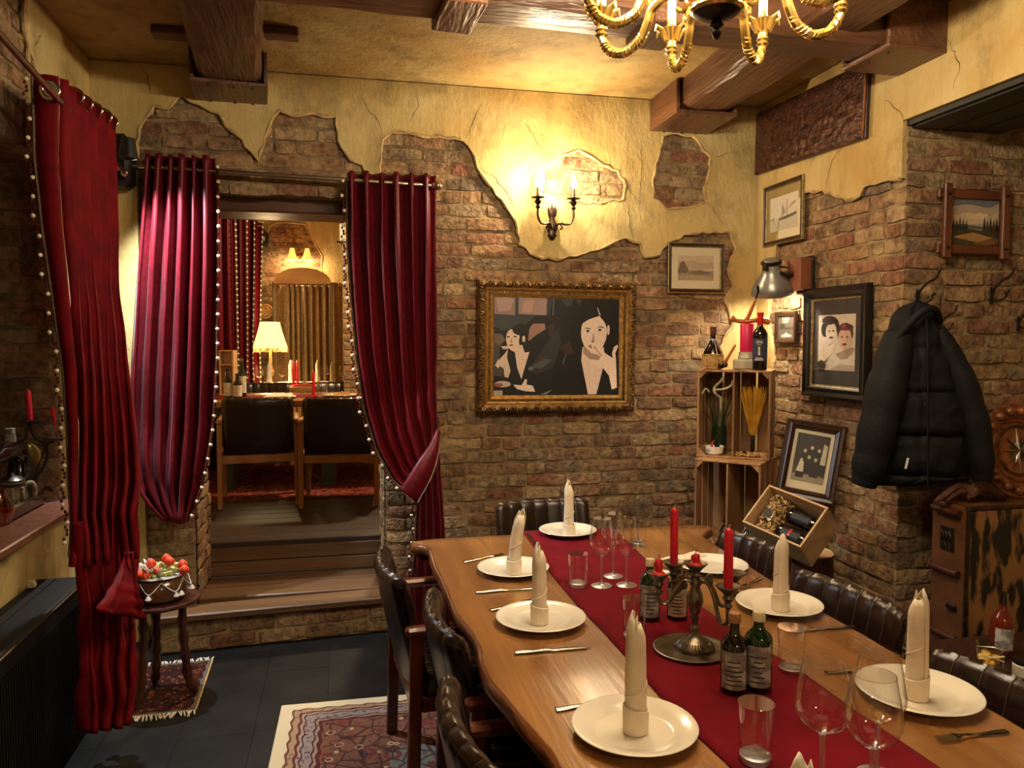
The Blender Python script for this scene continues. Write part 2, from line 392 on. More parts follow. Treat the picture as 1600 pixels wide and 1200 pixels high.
def _mk(v, f, name, mat):
    me = bpy.data.meshes.new(name); me.from_pydata(v, [], f); me.materials.append(_m[mat]); me.polygons.foreach_set('use_smooth', [True]*len(f)); me.update(); me.set_sharp_from_angle(angle=radians(38)); return me
_bk = {}
def bricks_for(mat):
    if mat not in _bk:
        _bk[mat] = {}
        for L in (.238, .114):
            _bk[mat][L] = [(lambda vf: (vf, _mk(vf[0], vf[1], 'brick', mat)))(brick_mesh(L, .0655, k+int(L*1000))) for k in range(7)]
    return _bk[mat]
def lay(wall, u0, u1, z0, z1, exposed, mat='brick', ch=.0765, keep=300, seed=1, spans=None, sc=1.0):
    r = random.Random(seed); var = bricks_for(mat); todo = []; z = z0+ch*sc/2; row = 0; mw = wall.matrix_basis
    while z < z1-.02:
        iv = spans(z) if spans else [(u0, u1)]
        for (a, b) in iv:
            u = a+r.uniform(0, .004)
            first = True
            while u < b-.03:
                L = r.choice((.238, .238, .238, .114, .114)) if not first else (.114 if row % 2 else .238)
                first = False; full = L*sc*r.uniform(.94, 1.08)
                if u+full > b-.02: full = b-u
                if full < .03: break
                key = .238 if full > .17*sc else .114
                cu = u+full/2; q = [(cu, z), (u+.02, z-.02), (u+full-.02, z+.02), (u+.02, z+.02), (u+full-.02, z-.02)]
                hit = sum(exposed(*p) for p in q)
                if hit: todo.append((cu, z+r.uniform(-.004, .004), key, (full-.011)/key, r.randrange(7), r.uniform(-.0035, .006), r.uniform(-.014, .014), hit))
                u += full
        z += ch*sc; row += 1
    def score(t):
        p = mw @ Vector((t[0], 0, t[1])); return (t[7] < 3, (p-CAM).length)
    todo.sort(key=score)
    for t in todo[:keep]:
        o = put('brick', var[t[2]][t[4]][1], wall, (t[0], t[5], t[1])); o.scale = (t[3], 1, sc); o.rotation_euler = (0, t[6], 0)
    rest = todo[keep:]
    if rest:
        vs = []; fs = []; rn = []
        for t in rest:
            v, f = var[t[2]][t[4]][0]; n = len(vs); M = Ry(t[6]); q = r.random()
            vs += [M @ Vector((x*t[3], y, zz*sc))+Vector((t[0], t[5], t[1])) for x, y, zz in v]; fs += [tuple(i+n for i in k) for k in f]; rn += [q]*len(v)
        me = _mk([tuple(p) for p in vs], fs, 'bricks', mat); at = me.attributes.new('rnd', 'FLOAT', 'POINT'); at.data.foreach_set('value', rn)
        tag(put('brick_remainder', me, wall), kind='stuff')
def plaster_sheet(wall, poly, holes=(), mat='plaster', y=-.03, lips=(), name='plaster', lip_r=.009):
    b = MB(); b.prism(poly, y, .004, holes); b.obj(name, mat, wall, smooth=False)
    m = MB(); rr = random.Random(5)
    for l in lips: m.tube([(p[0], y+.004, p[1]) for p in l], [lip_r*rr.uniform(.5, 1.4) for _ in l], 6)
    if lips: m.obj('plaster_lip', 'plaster_lip', wall)
def cracks(wall, lines, y=-.0312, wd=.004, seed=3):
    r = random.Random(seed); b = MB()
    for l in lines:
        p = []
        for a, c in zip(l, l[1:]):
            a = Vector(a); c = Vector(c); n = max(2, int((c-a).length/.02))
            for k in range(n): q = a.lerp(c, k/n); p.append((q.x+r.uniform(-.006, .006), q.y+r.uniform(-.006, .006)))
        p.append(l[-1]); n = len(p)
        vs = []; fs = []
        for i, q in enumerate(p):
            wv = wd*(.25+.75*sin(pi*(i+.5)/n))*r.uniform(.5, 1.2); a = Vector(p[max(i-1, 0)]); c = Vector(p[min(i+1, n-1)]); d = (c-a); d = d.normalized() if d.length else Vector((0, 1)); nn = Vector((-d.y, d.x))*wv/2
            vs += [(q[0]+nn.x, y, q[1]+nn.y), (q[0]-nn.x, y, q[1]-nn.y)]
        fs = [(2*i, 2*i+1, 2*i+3, 2*i+2) for i in range(n-1)]; b.add(vs, fs)
    b.obj('crack', 'crack', wall, smooth=False)
def struct(name, b, mat, loc=None, rz=0, smooth=False):
    return tag(b.obj(name, mat, None, smooth, loc, rz), kind='structure')
def slab(rects, t):
    b = MB()
    for (a, z0, c, z1) in rects: b.box(((a+c)/2, t/2, (z0+z1)/2), (c-a, t, z1-z0))
    return b

# ------------------------------------------------------------ the room shell
# floor: dark square tiles on a base
b = MB(); b.box((1.2, 1.15, -.03), (5.2, 6.9, .05)); fl = struct('floor', b, 'floor_base')
tl = [MB().box((0, 0, -.004), (.2996*k, .2996, .012), None, .0006).mesh('tile', 'floor_tile', False) for k in (1, .999)]
tiles = []
for i in range(17):
    for j in range(20):
        x, y = -1.28+.15+i*.3, 4.36-j*.3
        p = Vector((x, y, 0))-CAM; d = p.dot(_f)
        vis = d > .3 and abs(p.dot(_r)/d) < .8 and abs(p.dot(_u)/d) < .62
        tiles.append((not vis, p.length, x, y))
tiles.sort(); rest = MB()
for k, (nv, d, x, y) in enumerate(tiles):
    if k < 290: o = put('tile', tl[k % 2], fl, (x, y, random.uniform(-.001, .001)))
    else: rest.box((x, y, -.004), (.296, .296, .012))
if rest.v: tag(rest.obj('tile_remainder', 'floor_tile', fl, False), kind='stuff')
b = MB(); b.box((1.2, 1.1, ZC+.05), (5.6, 7.0, .1)); ceil = struct('ceiling', b, 'plaster_ceiling')
# back wall: opening to the room beyond
OX0, OX1, OZ = -.80, .235, 2.46; TB = .42
BU = lambda px, py: (lambda p: (p.x, p.z))(W(px, py, Y=YB-.03))
b = slab([(XL-.4, 0, OX0, ZC), (OX1, 0, XR+.4, ZC), (OX0, OZ, OX1, ZC)], TB); wb = struct('wall_back', b, 'mortar', (0, YB, 0))
edge = [(213, 262), (217, 200), (240, 165), (262, 170), (285, 148), (310, 163), (342, 176), (352, 198), (378, 217), (392, 236), (404, 252), (412, 226), (425, 185), (436, 172), (470, 181), (484, 176), (525, 182), (528, 206), (533, 230), (548, 250), (566, 258), (574, 276), (594, 270), (597, 218), (612, 207), (640, 208), (676, 214), (700, 216), (724, 220), (742, 244), (746, 262), (770, 294), (790, 322), (806, 345), (812, 382), (838, 400), (868, 406), (900, 400), (924, 392), (948, 384), (978, 372), (1000, 380), (1008, 402), (1030, 398), (1050, 376), (1070, 366), (1098, 362), (1140, 362), (1150, 386), (1138, 420), (1146, 448), (1132, 470), (1146, 505), (1124, 545), (1134, 600), (1142, 680), (1136, 760)]
eb = [BU(*p) for p in edge]; top = [(XR, 0.0)]
ragb = [eb[0]]
rr = random.Random(11)
for a, c in zip(eb, eb[1:]):
    a = Vector(a); c = Vector(c); n = max(1, int((c-a).length/.035)); d = (c-a).normalized(); q = Vector((-d.y, d.x))
    ragb += [tuple(a.lerp(c, k/n)+q*rr.uniform(-.009, .009)) for k in range(1, n)]+[tuple(c)]
xl0 = ragb[0][0]
outer = [(XL, 0), (XL, ZC-.005), (XR, ZC-.005), (XR, .02), (ragb[-1][0]+.05, .02)]+ragb[::-1]+[(xl0, 0)]
H1 = ragged([BU(*p) for p in [(850, 264), (878, 242), (905, 234), (925, 245), (942, 258), (966, 266), (978, 290), (974, 312), (935, 318), (880, 314), (846, 302)]], .008, .03, 1)
H2 = ragged([BU(*p) for p in [(1036, 214), (1060, 208), (1084, 212), (1100, 235), (1111, 246), (1108, 270), (1101, 300), (1106, 316), (1066, 325), (1042, 327), (1021, 310), (1020, 280), (1028, 250)]], .008, .03, 2)
cl = lambda l: l+[l[0]]
plaster_sheet(wb, outer, [H1, H2], 'plaster', lips=[ragb, cl(H1), cl(H2)])
expo = lambda u, z: (inpoly((u, z), H1) or inpoly((u, z), H2) or not inpoly((u, z), outer))
lay(wb, XL, XR, 0, ZC-.05, expo, spans=lambda z: [(XL, OX0), (OX1, XR)] if z < OZ+.02 else [(XL, XR)], seed=4)
cracks(wb, [[BU(*p) for p in l] for l in ([(565, 150), (578, 175), (592, 190), (597, 212)], [(752, 160), (740, 190), (728, 215)], [(235, 150), (230, 120), (222, 100)], [(400, 160), (350, 150)], [(1000, 200), (1003, 260), (998, 330)], [(980, 318), (985, 350), (990, 372)], [(975, 285), (1000, 320)], [(1118, 245), (1140, 240)], [(1110, 320), (1130, 350)], [(745, 262), (770, 275), (790, 300), (812, 330)], [(820, 190), (850, 240)], [(650, 140), (655, 165), (640, 190)])])
# jamb bricks of the opening
for nm, x, rz in (('wall_jamb', OX1, -pi/2), ('wall_jamb', OX0, pi/2)):
    b = slab([(0, 0, TB, OZ)], .004); wj = struct(nm, b, 'mortar', (x, YB+TB if rz < 0 else YB, 0), rz)
    lay(wj, 0, TB, .2, OZ, lambda u, z: True, keep=120, seed=9)
b = MB(); b.box(((OX0+OX1)/2, YB+.27, OZ-.035), (OX1-OX0, .3, .09), None, .01); tag(b.obj('lintel_beam', 'beam_x', None, False), 'dark wooden lintel board across the top of the curtained doorway', 'lintel')
# right wall with plaster above, bricks below; it ends at the alcove, a header runs on above
RU = lambda px, py: (lambda p: (YB-p.y, p.z))(W(px, py, X=XR-.03))
LR = YB-YP; ZH = 2.68
b = slab([(0, 0, LR, ZC), (LR, ZH, 6.6, ZC)], .5); wr = struct('wall_right', b, 'mortar', (XR, YB, 0), -pi/2)
edge = [(1206, 740), (1202, 640), (1208, 560), (1198, 500), (1206, 430), (1212, 385), (1218, 340), (1258, 300), (1284, 296), (1302, 306), (1322, 313), (1342, 306), (1348, 291), (1376, 284), (1406, 279)]
er = [RU(*p) for p in edge]; rg = [er[0]]
for a, c in zip(er, er[1:]):
    a = Vector(a); c = Vector(c); n = max(1, int((c-a).length/.035)); d = (c-a).normalized(); q = Vector((-d.y, d.x))
    rg += [tuple(a.lerp(c, k/n)+q*rr.uniform(-.008, .008)) for k in range(1, n)]+[tuple(c)]
outr = [(0, .05), (0, ZC-.005), (6.6, ZC-.005), (6.6, ZH+.002), (LR+.002, ZH+.002), (LR+.002, rg[-1][1])]+rg[::-1][1:]+[(rg[0][0], .05)]
plaster_sheet(wr, outr, (), 'plaster_right', lips=[rg])
lay(wr, 0, LR+.012, 0, ZH+.1, lambda u, z: not inpoly((u, z), outr), seed=14)
cracks(wr, [[RU(*p) for p in l] for l in ([(1320, 225), (1300, 250), (1290, 290)], [(1385, 155), (1405, 175), (1412, 190)], [(1480, 60), (1500, 100), (1490, 140)])])
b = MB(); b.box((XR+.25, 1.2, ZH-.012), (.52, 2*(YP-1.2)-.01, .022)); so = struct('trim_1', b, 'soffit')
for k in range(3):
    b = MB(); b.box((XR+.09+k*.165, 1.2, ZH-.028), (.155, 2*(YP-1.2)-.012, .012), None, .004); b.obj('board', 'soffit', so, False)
# alcove return wall (bricks) and its far side
b = slab([(.5, 0, 1.2, ZC)], .3); wa = struct('wall_alcove', b, 'mortar', (XR, YP, 0))
lay(wa, -.012, 1.05, 0, ZC-.1, lambda u, z: True, seed=21)
b = slab([(0, 0, 6.2, ZC)], .2); struct('wall_alcove_side', b, 'plaster_right', (XR+1.02, YP, 0), -pi/2)
# left wall with the window recess; plaster with a brick patch high up
NY0, NY1, NZ0, NZ1 = 1.3, 3.98, .87, 2.46
b = slab([(-2.3, 0, NY0, ZC), (NY1, 0, YB+.42, ZC), (NY0, 0, NY1, NZ0), (NY0, NZ1, NY1, ZC)], .5); wl = struct('wall_left', b, 'mortar', (XL, 0, 0), pi/2)
LU = lambda px, py: (lambda p: (p.y, p.z))(W(px, py, X=XL+.02))
pl = [LU(36, -60), LU(34, 20), LU(38, 60), LU(50, 95), LU(42, 118)]
pl = [(p[0], min(p[1], 3.1)) for p in pl]
outl = [(NY1, .01), (NY1, NZ1), (pl[-1][0], NZ1), pl[3], pl[2], pl[1], (pl[0][0], ZC-.005), (YB, ZC-.005), (YB, .01)]
plaster_sheet(wl, outl, (), 'plaster', lips=[ragged(pl, .01, .03, 4)[:30]])
lay(wl, NY0, NY1, NZ1, ZC-.05, lambda u, z: not inpoly((u, z), outl) and z > NZ1 and u > 1.9, keep=200, seed=31)
plaster_sheet(wl, [(NY0, .01), (NY1-.001, .01), (NY1-.001, NZ0-.002), (NY0, NZ0-.002)], (), 'plaster', name='parapet_plaster')
plaster_sheet(wl, [(-2.3, .01), (NY0, .01), (NY0, ZC-.005), (-2.3, ZC-.005)], (), 'plaster')
cracks(wl, [[LU(*p) for p in l] for l in ([(62, 40), (60, 55), (50, 70)],)])
# recess side (bricks in the dark) and window at its back
b = slab([(0, NZ0, .5, NZ1)], .003); wn = struct('wall_recess', b, 'mortar', (XL, NY1-.003, 0), pi)
wn.rotation_euler = (0, 0, 0); wn.location = (XL-.5, NY1-.004, 0)
lay(wn, 0, .5, NZ0, NZ1, lambda u, z: True, keep=110, seed=33)
b = MB(); b.box((XL-.47, (NY0+NY1)/2, (NZ0+NZ1)/2), (.02, NY1-NY0, NZ1-NZ0)); b_ = b
wi = tag(bpy.data.objects.new('window_1', None), kind='structure'); col.objects.link(wi)
P('night', (20, 26, 34), rough=.6)
MB().box((XL-.485, (NY0+NY1)/2, (NZ0+NZ1)/2), (.01, NY1-NY0, NZ1-NZ0)).obj('dark_outside', 'night', wi, False)
b = MB()
for y in (NY0+.03, NY0+.9, NY1-.92, NY1-.03): b.box((XL-.43, y, (NZ0+NZ1)/2), (.06, .06, NZ1-NZ0), None, .006)
for z in (NZ0+.03, NZ1-.03, 1.95): b.box((XL-.43, (NY0+NY1)/2, z), (.058, NY1-NY0, .055), None, .006)
b.obj('window_frame', 'oak_chair', wi, False)
for y0, y1 in ((NY0+.06, NY0+.87), (NY0+.93, NY1-.95), (NY1-.89, NY1-.06)):
    MB().box((XL-.44, (y0+y1)/2, 1.43), (.005, y1-y0, .98)).obj('window_pane', 'pane', wi, False)
MB().box((XL-.18, (NY0+NY1)/2, NZ0+.012), (.58, NY1-NY0-.004, .034), None, .006).obj('window_sill', 'marble_brown', wi, False)
# wall behind the viewer
b = slab([(-2.6, 0, 3.9, ZC)], .1); struct('wall_front', b, 'plaster', (1.2, -2.2, 0), pi)

# ------------------------------------------------------------ ceiling beams (real logs with worn edges)
def beam(name, label, a, c, wdt, h, ztop, mat, seed=0, taper=1.0):
    a = Vector(a); c = Vector(c); d = c-a; L = d.length; ang = atan2(d.y, d.x)
    t = thing(name, label, 'beam', (a.x, a.y, ztop), ang)
    r = random.Random(seed); n = max(8, int(L/.07)); bm = MB()
    prof = [(-.5, 0), (-.5, -.45), (-.49, -.86), (-.40, -1), (-.2, -1.02), (0, -1.01), (.2, -1.02), (.40, -1), (.49, -.86), (.5, -.45), (.5, 0)]
    def fn(u, v):
        x = v*L; k = u*(len(prof)-1); i = int(k+1e-6); p = prof[i]; s = lerp(1, taper, v)
        q = noise.noise(Vector((x*3+seed, p[0]*5, p[1]*4)))*.012+noise.noise(Vector((x*9, p[0]*9+seed, p[1]*9)))*.006
        return Vector((x, p[0]*wdt*s+q*(1 if p[0] > 0 else -1), (p[1]*h+q) if p[1] < -.1 else 0))
    bm.grid(fn, len(prof)-1, n); f = bm.obj('timber', mat, t, True, ang=30)
    return t
b1 = beam('ceiling_beam', 'broad brown ceiling beam above the left doorway curtain', (-.57, YB-.001), (-.42, 2.95), .30, .15, ZC-.004, 'beam', 1, 1.12)
b2 = beam('ceiling_beam', 'long brown ceiling beam on the right behind the chandelier', (2.04, YB-.001), (1.98, -2.1), .31, .16, ZC-.004, 'beam', 2)
b3 = beam('ceiling_beam', 'dark cross beam running along the ceiling past the chandelier', (XL+.04, 2.98), (XR-.004, 3.08), .24, .19, ZC-.004, 'beam_x', 3)
beam('ceiling_beam', 'short ceiling beam towards the viewer at the left', (-.42, 2.8), (-.38, -2.1), .30, .15, ZC-.004, 'beam', 5)
# board cladding and iron straps at the beam ends
def cladding(t, x0, x1, wdt, h, nails=True):
    b = MB(); th = .022
    b.box(((x0+x1)/2, 0, -h-th/2), (x1-x0, wdt+2*th, th), None, .004)
    for s in (-1, 1): b.box(((x0+x1)/2, s*(wdt/2+th/2), -h/2), (x1-x0, th, h), None, .004)
    o = b.obj('end_cladding', 'beam', t, False)
    m = MB()
    for x in (x0+.04, x1-.04):
        for y in (-.1, .02, .11): m.sphere((x, y, -h-th), .008, 6, 4)
    m.obj('nail', 'black_iron', o)
cladding(b1, 0, .34, .33, .155); cladding(b2, 0, .42, .33, .165); cladding(b3, 3.55, 3.9, .26, .195)
b = MB(); b.box((1.72, 0, -.10), (.16, .30, .24), Rz(.05), .006); b.obj('strap_box', 'beam', b3, False)
b = MB(); b.box((2.55, -.02, -.12), (.17, .29, .2), Rz(.03), .006); b.obj('strap_box', 'beam', b3, False)
for px, w_ in ((273, .2), (440, .16)):
    p = W(px, 45, Z=ZC); MB().box((0, 0, -.02), (w_, .09, .04), None, .006).obj('ceiling_batten', 'beam_x', None, False, (p.x, p.y, ZC-.002)); 
    tag(bpy.context.scene.objects[-1] if False else col.objects[-1], 'short dark batten on the ceiling '+('left' if px < 300 else 'right')+' of the broad beam', 'batten')

# ------------------------------------------------------------ the steps and the room beyond
YF = YB-.13
st = tag(bpy.data.objects.new('step', None), 'wooden step with a rough brick front up to the room beyond', 'step'); col.objects.link(st)
A0 = W(255, 1022, Z=0); A1 = W(612, 985, Z=0); dv = (A1-A0).normalized(); nv = Vector((-dv.y, dv.x, 0)); ang = atan2(dv.y, dv.x)
LS = (A1-A0).length
b = MB(); b.box((LS/2, .055, .085), (LS+.02, .11, .17)); body = b.obj('base', 'mortar', st, False, (A0.x, A0.y, 0), ang)
rb = random.Random(8); var = bricks_for('brick')
for k in range(2):
    u = -.02+(.1 if k else 0)
    while u < LS-.05:
        o = put('brick', var[.238][rb.randrange(7)][1], body, (u+.12, -.0, .045+k*.078)); o.scale = (.98, .9, 1.05); o.rotation_euler = (0, rb.uniform(-.03, .03), 0); u += .25
b = MB(); b.box((LS/2+.0, .045, .19), (LS+.03, .17, .042), None, .008); b.obj('tread_board', 'step_wood', st, False, (A0.x, A0.y, 0), ang)
for y_ in (YB+.09, YB+.28): b = MB(); b.box(((OX0+OX1)/2, y_, .19), (OX1-OX0-.006, .188, .0405), None, .006); b.obj('tread_board', 'step_wood', st, False)
b = MB(); b.box(((OX0+OX1)/2, YB+.2, .084), (OX1-OX0-.008, .38, .168)); b.obj('base', 'mortar', st, False)
for z in (.255, .345):
    b = MB(); b.box(((OX0+OX1)/2, YB+.40, z), (OX1-OX0-.004, .03, .086), None, .006); b.obj('riser_board', 'step_wood', st, False)
X0, X1, Y1 = -2.2, 2.2, 10.6
b = MB(); b.box(((OX0+OX1)/2, YB+.42, Z2-.02), (OX1-OX0-.002, .06, .042), None, .006); b.obj('nosing', 'floor_board', st, False)
b = MB(); b.box((0, (YB+TB+Y1)/2, Z2-.06), (4.6, Y1-YB-TB, .08)); f2 = struct('floor_far', b, 'floor_base')
for k in range(38):
    y = YB+TB+.075+k*.15; MB().box((0, y, Z2-.012), (4.4, .146, .022), None, .003).obj('plank', 'floor_board', f2, False)
b = MB(); b.box((0, (YB+TB+Y1)/2, 3.5), (4.6, Y1-YB-TB, .1)); struct('ceiling_far', b, 'plaster_ceiling')
for nm, x, rz in (('wall_far_left', -1.62, pi/2), ('wall_far_right', 2.2, -pi/2)):
    b = slab([(0, Z2, Y1-YB-TB, 3.5)], .1); struct(nm, b, 'plaster', (x, YB+TB if rz > 0 else Y1, 0), rz)
b = slab([(-2.2, Z2, 2.2, 3.5)], .1); wf = struct('wall_far', b, 'mortar', (0, Y1, 0))
FU = lambda px, py: (lambda p: (p.x, p.z))(W(px, py, Y=Y1-.03))
fe = [FU(*p) for p in [(395, 320), (408, 355), (418, 362), (424, 350), (440, 347), (478, 350), (486, 372), (495, 385), (504, 400), (502, 420), (508, 440)]]
outf = [(-2.2, 3.49), (2.2, 3.49), (2.2, Z2), (fe[-1][0], Z2)]+fe[::-1]+[(-2.2, fe[0][1])]
plaster_sheet(wf, outf, (), 'plaster', lips=[fe], lip_r=.012)
lay(wf, -1.6, 1.2, Z2, 3.4, lambda u, z: not inpoly((u, z), outf), mat='brick_far', seed=41, sc=.85)
beam('ceiling_beam', 'brown beam on the ceiling of the room beyond the doorway', (-1.5, 7.2), (2.1, 7.5), .25, .3, 3.45, 'beam_x', 7)
p = W(535, 400, Y=7.6); b = slab([(p.x, Z2, p.x+1.2, 3.45)], .4); wp = struct('wall_pier', b, 'mortar', (0, 7.9, 0))
lay(wp, p.x, p.x+.6, Z2, 3.4, lambda u, z: True, mat='brick_far', seed=43, keep=120)
# ------------------------------------------------------------ curtains
def sheet(parent, left, right, n, amp, nv=46, mat='curtain', name='cloth', seed=0, thick=.004, waves=.0, curl=.35):
    """left/right: [(z, x, y)] top to bottom; n pleats of depth amp(v)"""
    L = sorted(left, key=lambda k: -k[0]); R = sorted(right, key=lambda k: -k[0]); zl0, zl1 = L[0][0], L[-1][0]; zr0, zr1 = R[0][0], R[-1][0]
    kl = [(-z, x, y) for z, x, y in L]; kr = [(-z, x, y) for z, x, y in R]
    def fn(u, v):
        za = lerp(zl0, zl1, v); zb = lerp(zr0, zr1, v)
        a = Vector(keyed(kl, -za)+(za,)); c = Vector(keyed(kr, -zb)+(zb,))
        d = c-a; nn = Vector((d.y, -d.x, 0)); nn = nn.normalized() if nn.length > 1e-6 else Vector((0, -1, 0))
        ww = u+.010*noise.noise(Vector((u*6, v*2.5, seed)))+waves*noise.noise(Vector((u*3, v*3, seed+9)))
        ph = 2*pi*n*ww; A = amp(v)*(1+.55*noise.noise(Vector((u*n*1.1, v*1.7, seed+3))))
        k = sin(ph); k = (abs(k)**.8)*(1 if k > 0 else -1)
        p = a.lerp(c, u)+nn*A*k+d.normalized()*curl*A*sin(2*ph)
        p += nn*.018*noise.noise(Vector((u*n*.5, v*9, seed+5)))*v
        return p
    b = MB(); b.grid(fn, n*10, nv); o = b.obj(name, mat, parent, True, ang=180)
    sm = o.modifiers.new('thick', 'SOLIDIFY'); sm.thickness = thick; sm.offset = 0
    return o, fn
def bead_edge(parent, pts, off, every=.085, r=.0105, cord=.010, strip=0, dz=0):
    """braid along the hem with a string of dark beads and pearls hanging beside it"""
    pts = [Vector(p) for p in pts]; b = MB(); b.tube(pts, cord, 6, flat=.5); b.obj('braid_trim', 'gold_cord', parent)
    acc = 0; nxt = .02; d = MB(); pm = _m.setdefault('_pearl', MB().sphere((0, 0, 0), r, 10, 6).mesh('pearl', 'pearl')) if False else pearl_mesh(r); last = None; off = Vector(off); k = 0; path = []
    for a, c in zip(pts, pts[1:]):
        L = (c-a).length
        while nxt <= acc+L:
            p = a.lerp(c, (nxt-acc)/L)+off*(1+.35*sin(k*2.1)); path.append(p); k += 1
            o = put('pearl', pm, parent, p); nxt += every
        acc += L
    for a, c in zip(path, path[1:]):
        for t in (.2, .4, .6, .8): d.sphere(a.lerp(c, t)+off*.25*sin(t*9), r*.62, 6, 4, 1.4)
    d.obj('bead_string', 'bead', parent)
_pm = {}
def pearl_mesh(r):
    if r not in _pm: _pm[r] = MB().sphere((0, 0, 0), r, 10, 6).mesh('pearl', 'pearl')
    return _pm[r]
def grommet(parent, c, axis, R=.026):
    rot = Vector((0, 0, 1)).rotation_difference(Vector(axis)).to_matrix(); b = MB()
    pr = []
    for k in range(9): a = 2*pi*k/8; pr.append((R+.008*cos(a), .004*sin(a)))
    b.lathe(pr, 16, c, rot); return b.obj('grommet', 'steel_bright', parent)
# --- window curtain at the far left, hung along the left wall
RX, RZ = -1.03, 2.55
a = W(0, 55, X=-1.06); c = W(85, 149, X=-1.06); sl_ = (c.z-a.z)/(c.y-a.y)
t = thing('curtain_rod', 'steel curtain rod running along the left wall above the window', 'curtain rod', (-1.06, c.y, c.z))
b = MB(); b.tube([(0, -1.6, -1.6*sl_), (0, .95, .95*sl_)], .0125, 12); b.obj('rod', 'steel', t)
b = MB(); b.sphere((0, .96, .96*sl_), .02, 12, 8); b.obj('finial', 'steel', t)
for y in (-.9, .9):
    b = MB(); b.tube([(0, y, y*sl_), (-.17, y, y*sl_), (-.236, y, y*sl_)], [.008, .008, .024], 10); b.obj('bracket', 'steel', t)
t = thing('curtain', 'crimson velvet curtain with beaded edge hanging floor-length at the window on the left', 'curtain', (0, 0, 0))
zL = lambda px, py, X: (lambda p: (p.z, p.x, p.y))(W(px, py, X=X))
lk = [zL(94, 122, -1.06), zL(96, 250, -1.06), zL(104, 400, -1.05), zL(118, 600, -1.03), zL(124, 720, -1.02), zL(125, 830, -1.0), zL(122, 884, -.99)]
rk = [zL(180, 186, -1.02), zL(182, 330, -1.0), zL(186, 460, -.97), zL(200, 600, -.90), zL(216, 700, -.84), zL(221, 745, -.82), zL(214, 800, -.82), zL(208, 870, -.85)]
cl1, fn = sheet(t, lk, rk, 6, lambda v: .018+.024*v, 50, 'curtain_velvet', seed=2, curl=.3)
lk2 = [zL(113, 815, -1.015), zL(117, 880, -1.0), zL(124, 960, -.98), zL(122, 1040, -.97), zL(126, 1120, -.96), zL(128, 1146, -.955)]
rk2 = [zL(214, 800, -.85), zL(216, 872, -.84), zL(212, 950, -.84), zL(208, 1040, -.84), zL(204, 1100, -.85), zL(196, 1128, -.86)]
sheet(t, lk2, rk2, 4, lambda v: .03+.028*v, 40, 'curtain_velvet', 'cloth', 5, waves=.06)
lk3 = [zL(196, 862, -.84), zL(186, 890, -.83), zL(168, 925, -.83), zL(150, 950, -.84), zL(152, 956, -.84)]
rk3 = [zL(206, 862, -.80), zL(210, 890, -.79), zL(218, 928, -.78), zL(227, 962, -.78), zL(228, 968, -.78)]
sheet(t, lk3, rk3, 2, lambda v: .006+.018*v, 24, 'curtain_velvet', 'swag', 8, curl=.3)
def lf(u, v): wd = lerp(.098, .03, min(1, v*1.1)); return fn(0, v)+Vector((-wd*(1-u), -.012+.02*(1-u)*(1-u)-.012*sin(pi*u), .004*sin(pi*u)*(1-v)))
b = MB(); b.grid(lf, 8, 40); o = b.obj('leading_fold', 'curtain_velvet', t, True, ang=180); sm = o.modifiers.new('thick', 'SOLIDIFY'); sm.thickness = .004
e = [lf(0, k/60)+Vector((0, -.006, 0)) for k in range(60)]
bead_edge(t, e, (-.012, -.03, 0), .075, .0088, .013)
e2 = [zL(118, 890, -1.0), zL(124, 1000, -.98), zL(122, 1110, -.965)]
p = lf(.72, .0)+Vector((0, -.014, -.062)); grommet(t, p, (-.12, -1, .0), .032)
b = MB(); b.tube([p+Vector((0, .004, 0)), p+Vector((.0, .012, 0))], .026, 14); b.obj('eyelet_hole', 'black_plastic', t)
for k in range(1, 6): grommet(t, fn(k/6+.02, .02)+Vector((0, 0, -.0)), (.2, 1, 0), .026)
# --- doorway rod and its two curtains
YD = YB-.10; ZD = 2.555
a = W(196, 258, Y=YD); c = W(676, 290, Y=YD)
t = thing('curtain_rod', 'steel curtain rod with ball end above the doorway', 'curtain rod', (0, YD, 0))
b = MB(); b.tube([(a.x-.02, 0, a.z), (c.x, 0, c.z)], .0125, 12); b.obj('rod', 'steel', t)
b = MB(); b.sphere((c.x+.03, 0, c.z), .026, 12, 8); b.lathe([(.014, -.012), (.02, 0), (.014, .012)], 12, (c.x+.002, 0, c.z), Ry(pi/2)); b.obj('finial', 'steel', t)
for x, z in ((a.x+.02, a.z), (c.x-.06, c.z)): b = MB(); b.tube([(x, 0, z), (x, .06, z), (x, .069, z), (x, .0695, z)], [.008, .008, .02, .02], 10); b.obj('bracket', 'steel', t)
zD = lambda px, py, dy=0: (lambda p: (p.z, p.x, p.y))(W(px, py, Y=YD+dy))
t = thing('curtain', 'wine red satin curtain hanging bloused on the left side of the doorway', 'curtain')
lk = [zD(228, 243), zD(222, 330), zD(214, 430, -.01), zD(206, 560, -.03), zD(202, 660, -.05), zD(203, 715, -.07), zD(210, 757, -.08), zD(232, 788, -.07), zD(258, 812, -.05)]
rk = [zD(336, 247), zD(338, 340), zD(338, 440), zD(335, 560), zD(330, 660, -.01), zD(323, 715, -.02), zD(313, 762, -.03), zD(302, 795, -.04), zD(292, 816, -.05)]
_, fn = sheet(t, lk, rk, 6, lambda v: .050*(1-.3*v)+.006, 54, 'curtain', seed=12)
bead_edge(t, [fn(1, k/60)+Vector((.008, -.012, 0)) for k in range(1, 60)], (.006, -.014, 0), .078, .0105, .008)
for k in range(6): q = fn((k+.25)/6, .03); grommet(t, (q.x, YD, lerp(a.z, c.z, (q.x-a.x)/(c.x-a.x))), (1, .35, 0), .025)
t = thing('curtain', 'wine red satin curtain gathered by a tieback on the right side of the doorway', 'curtain')
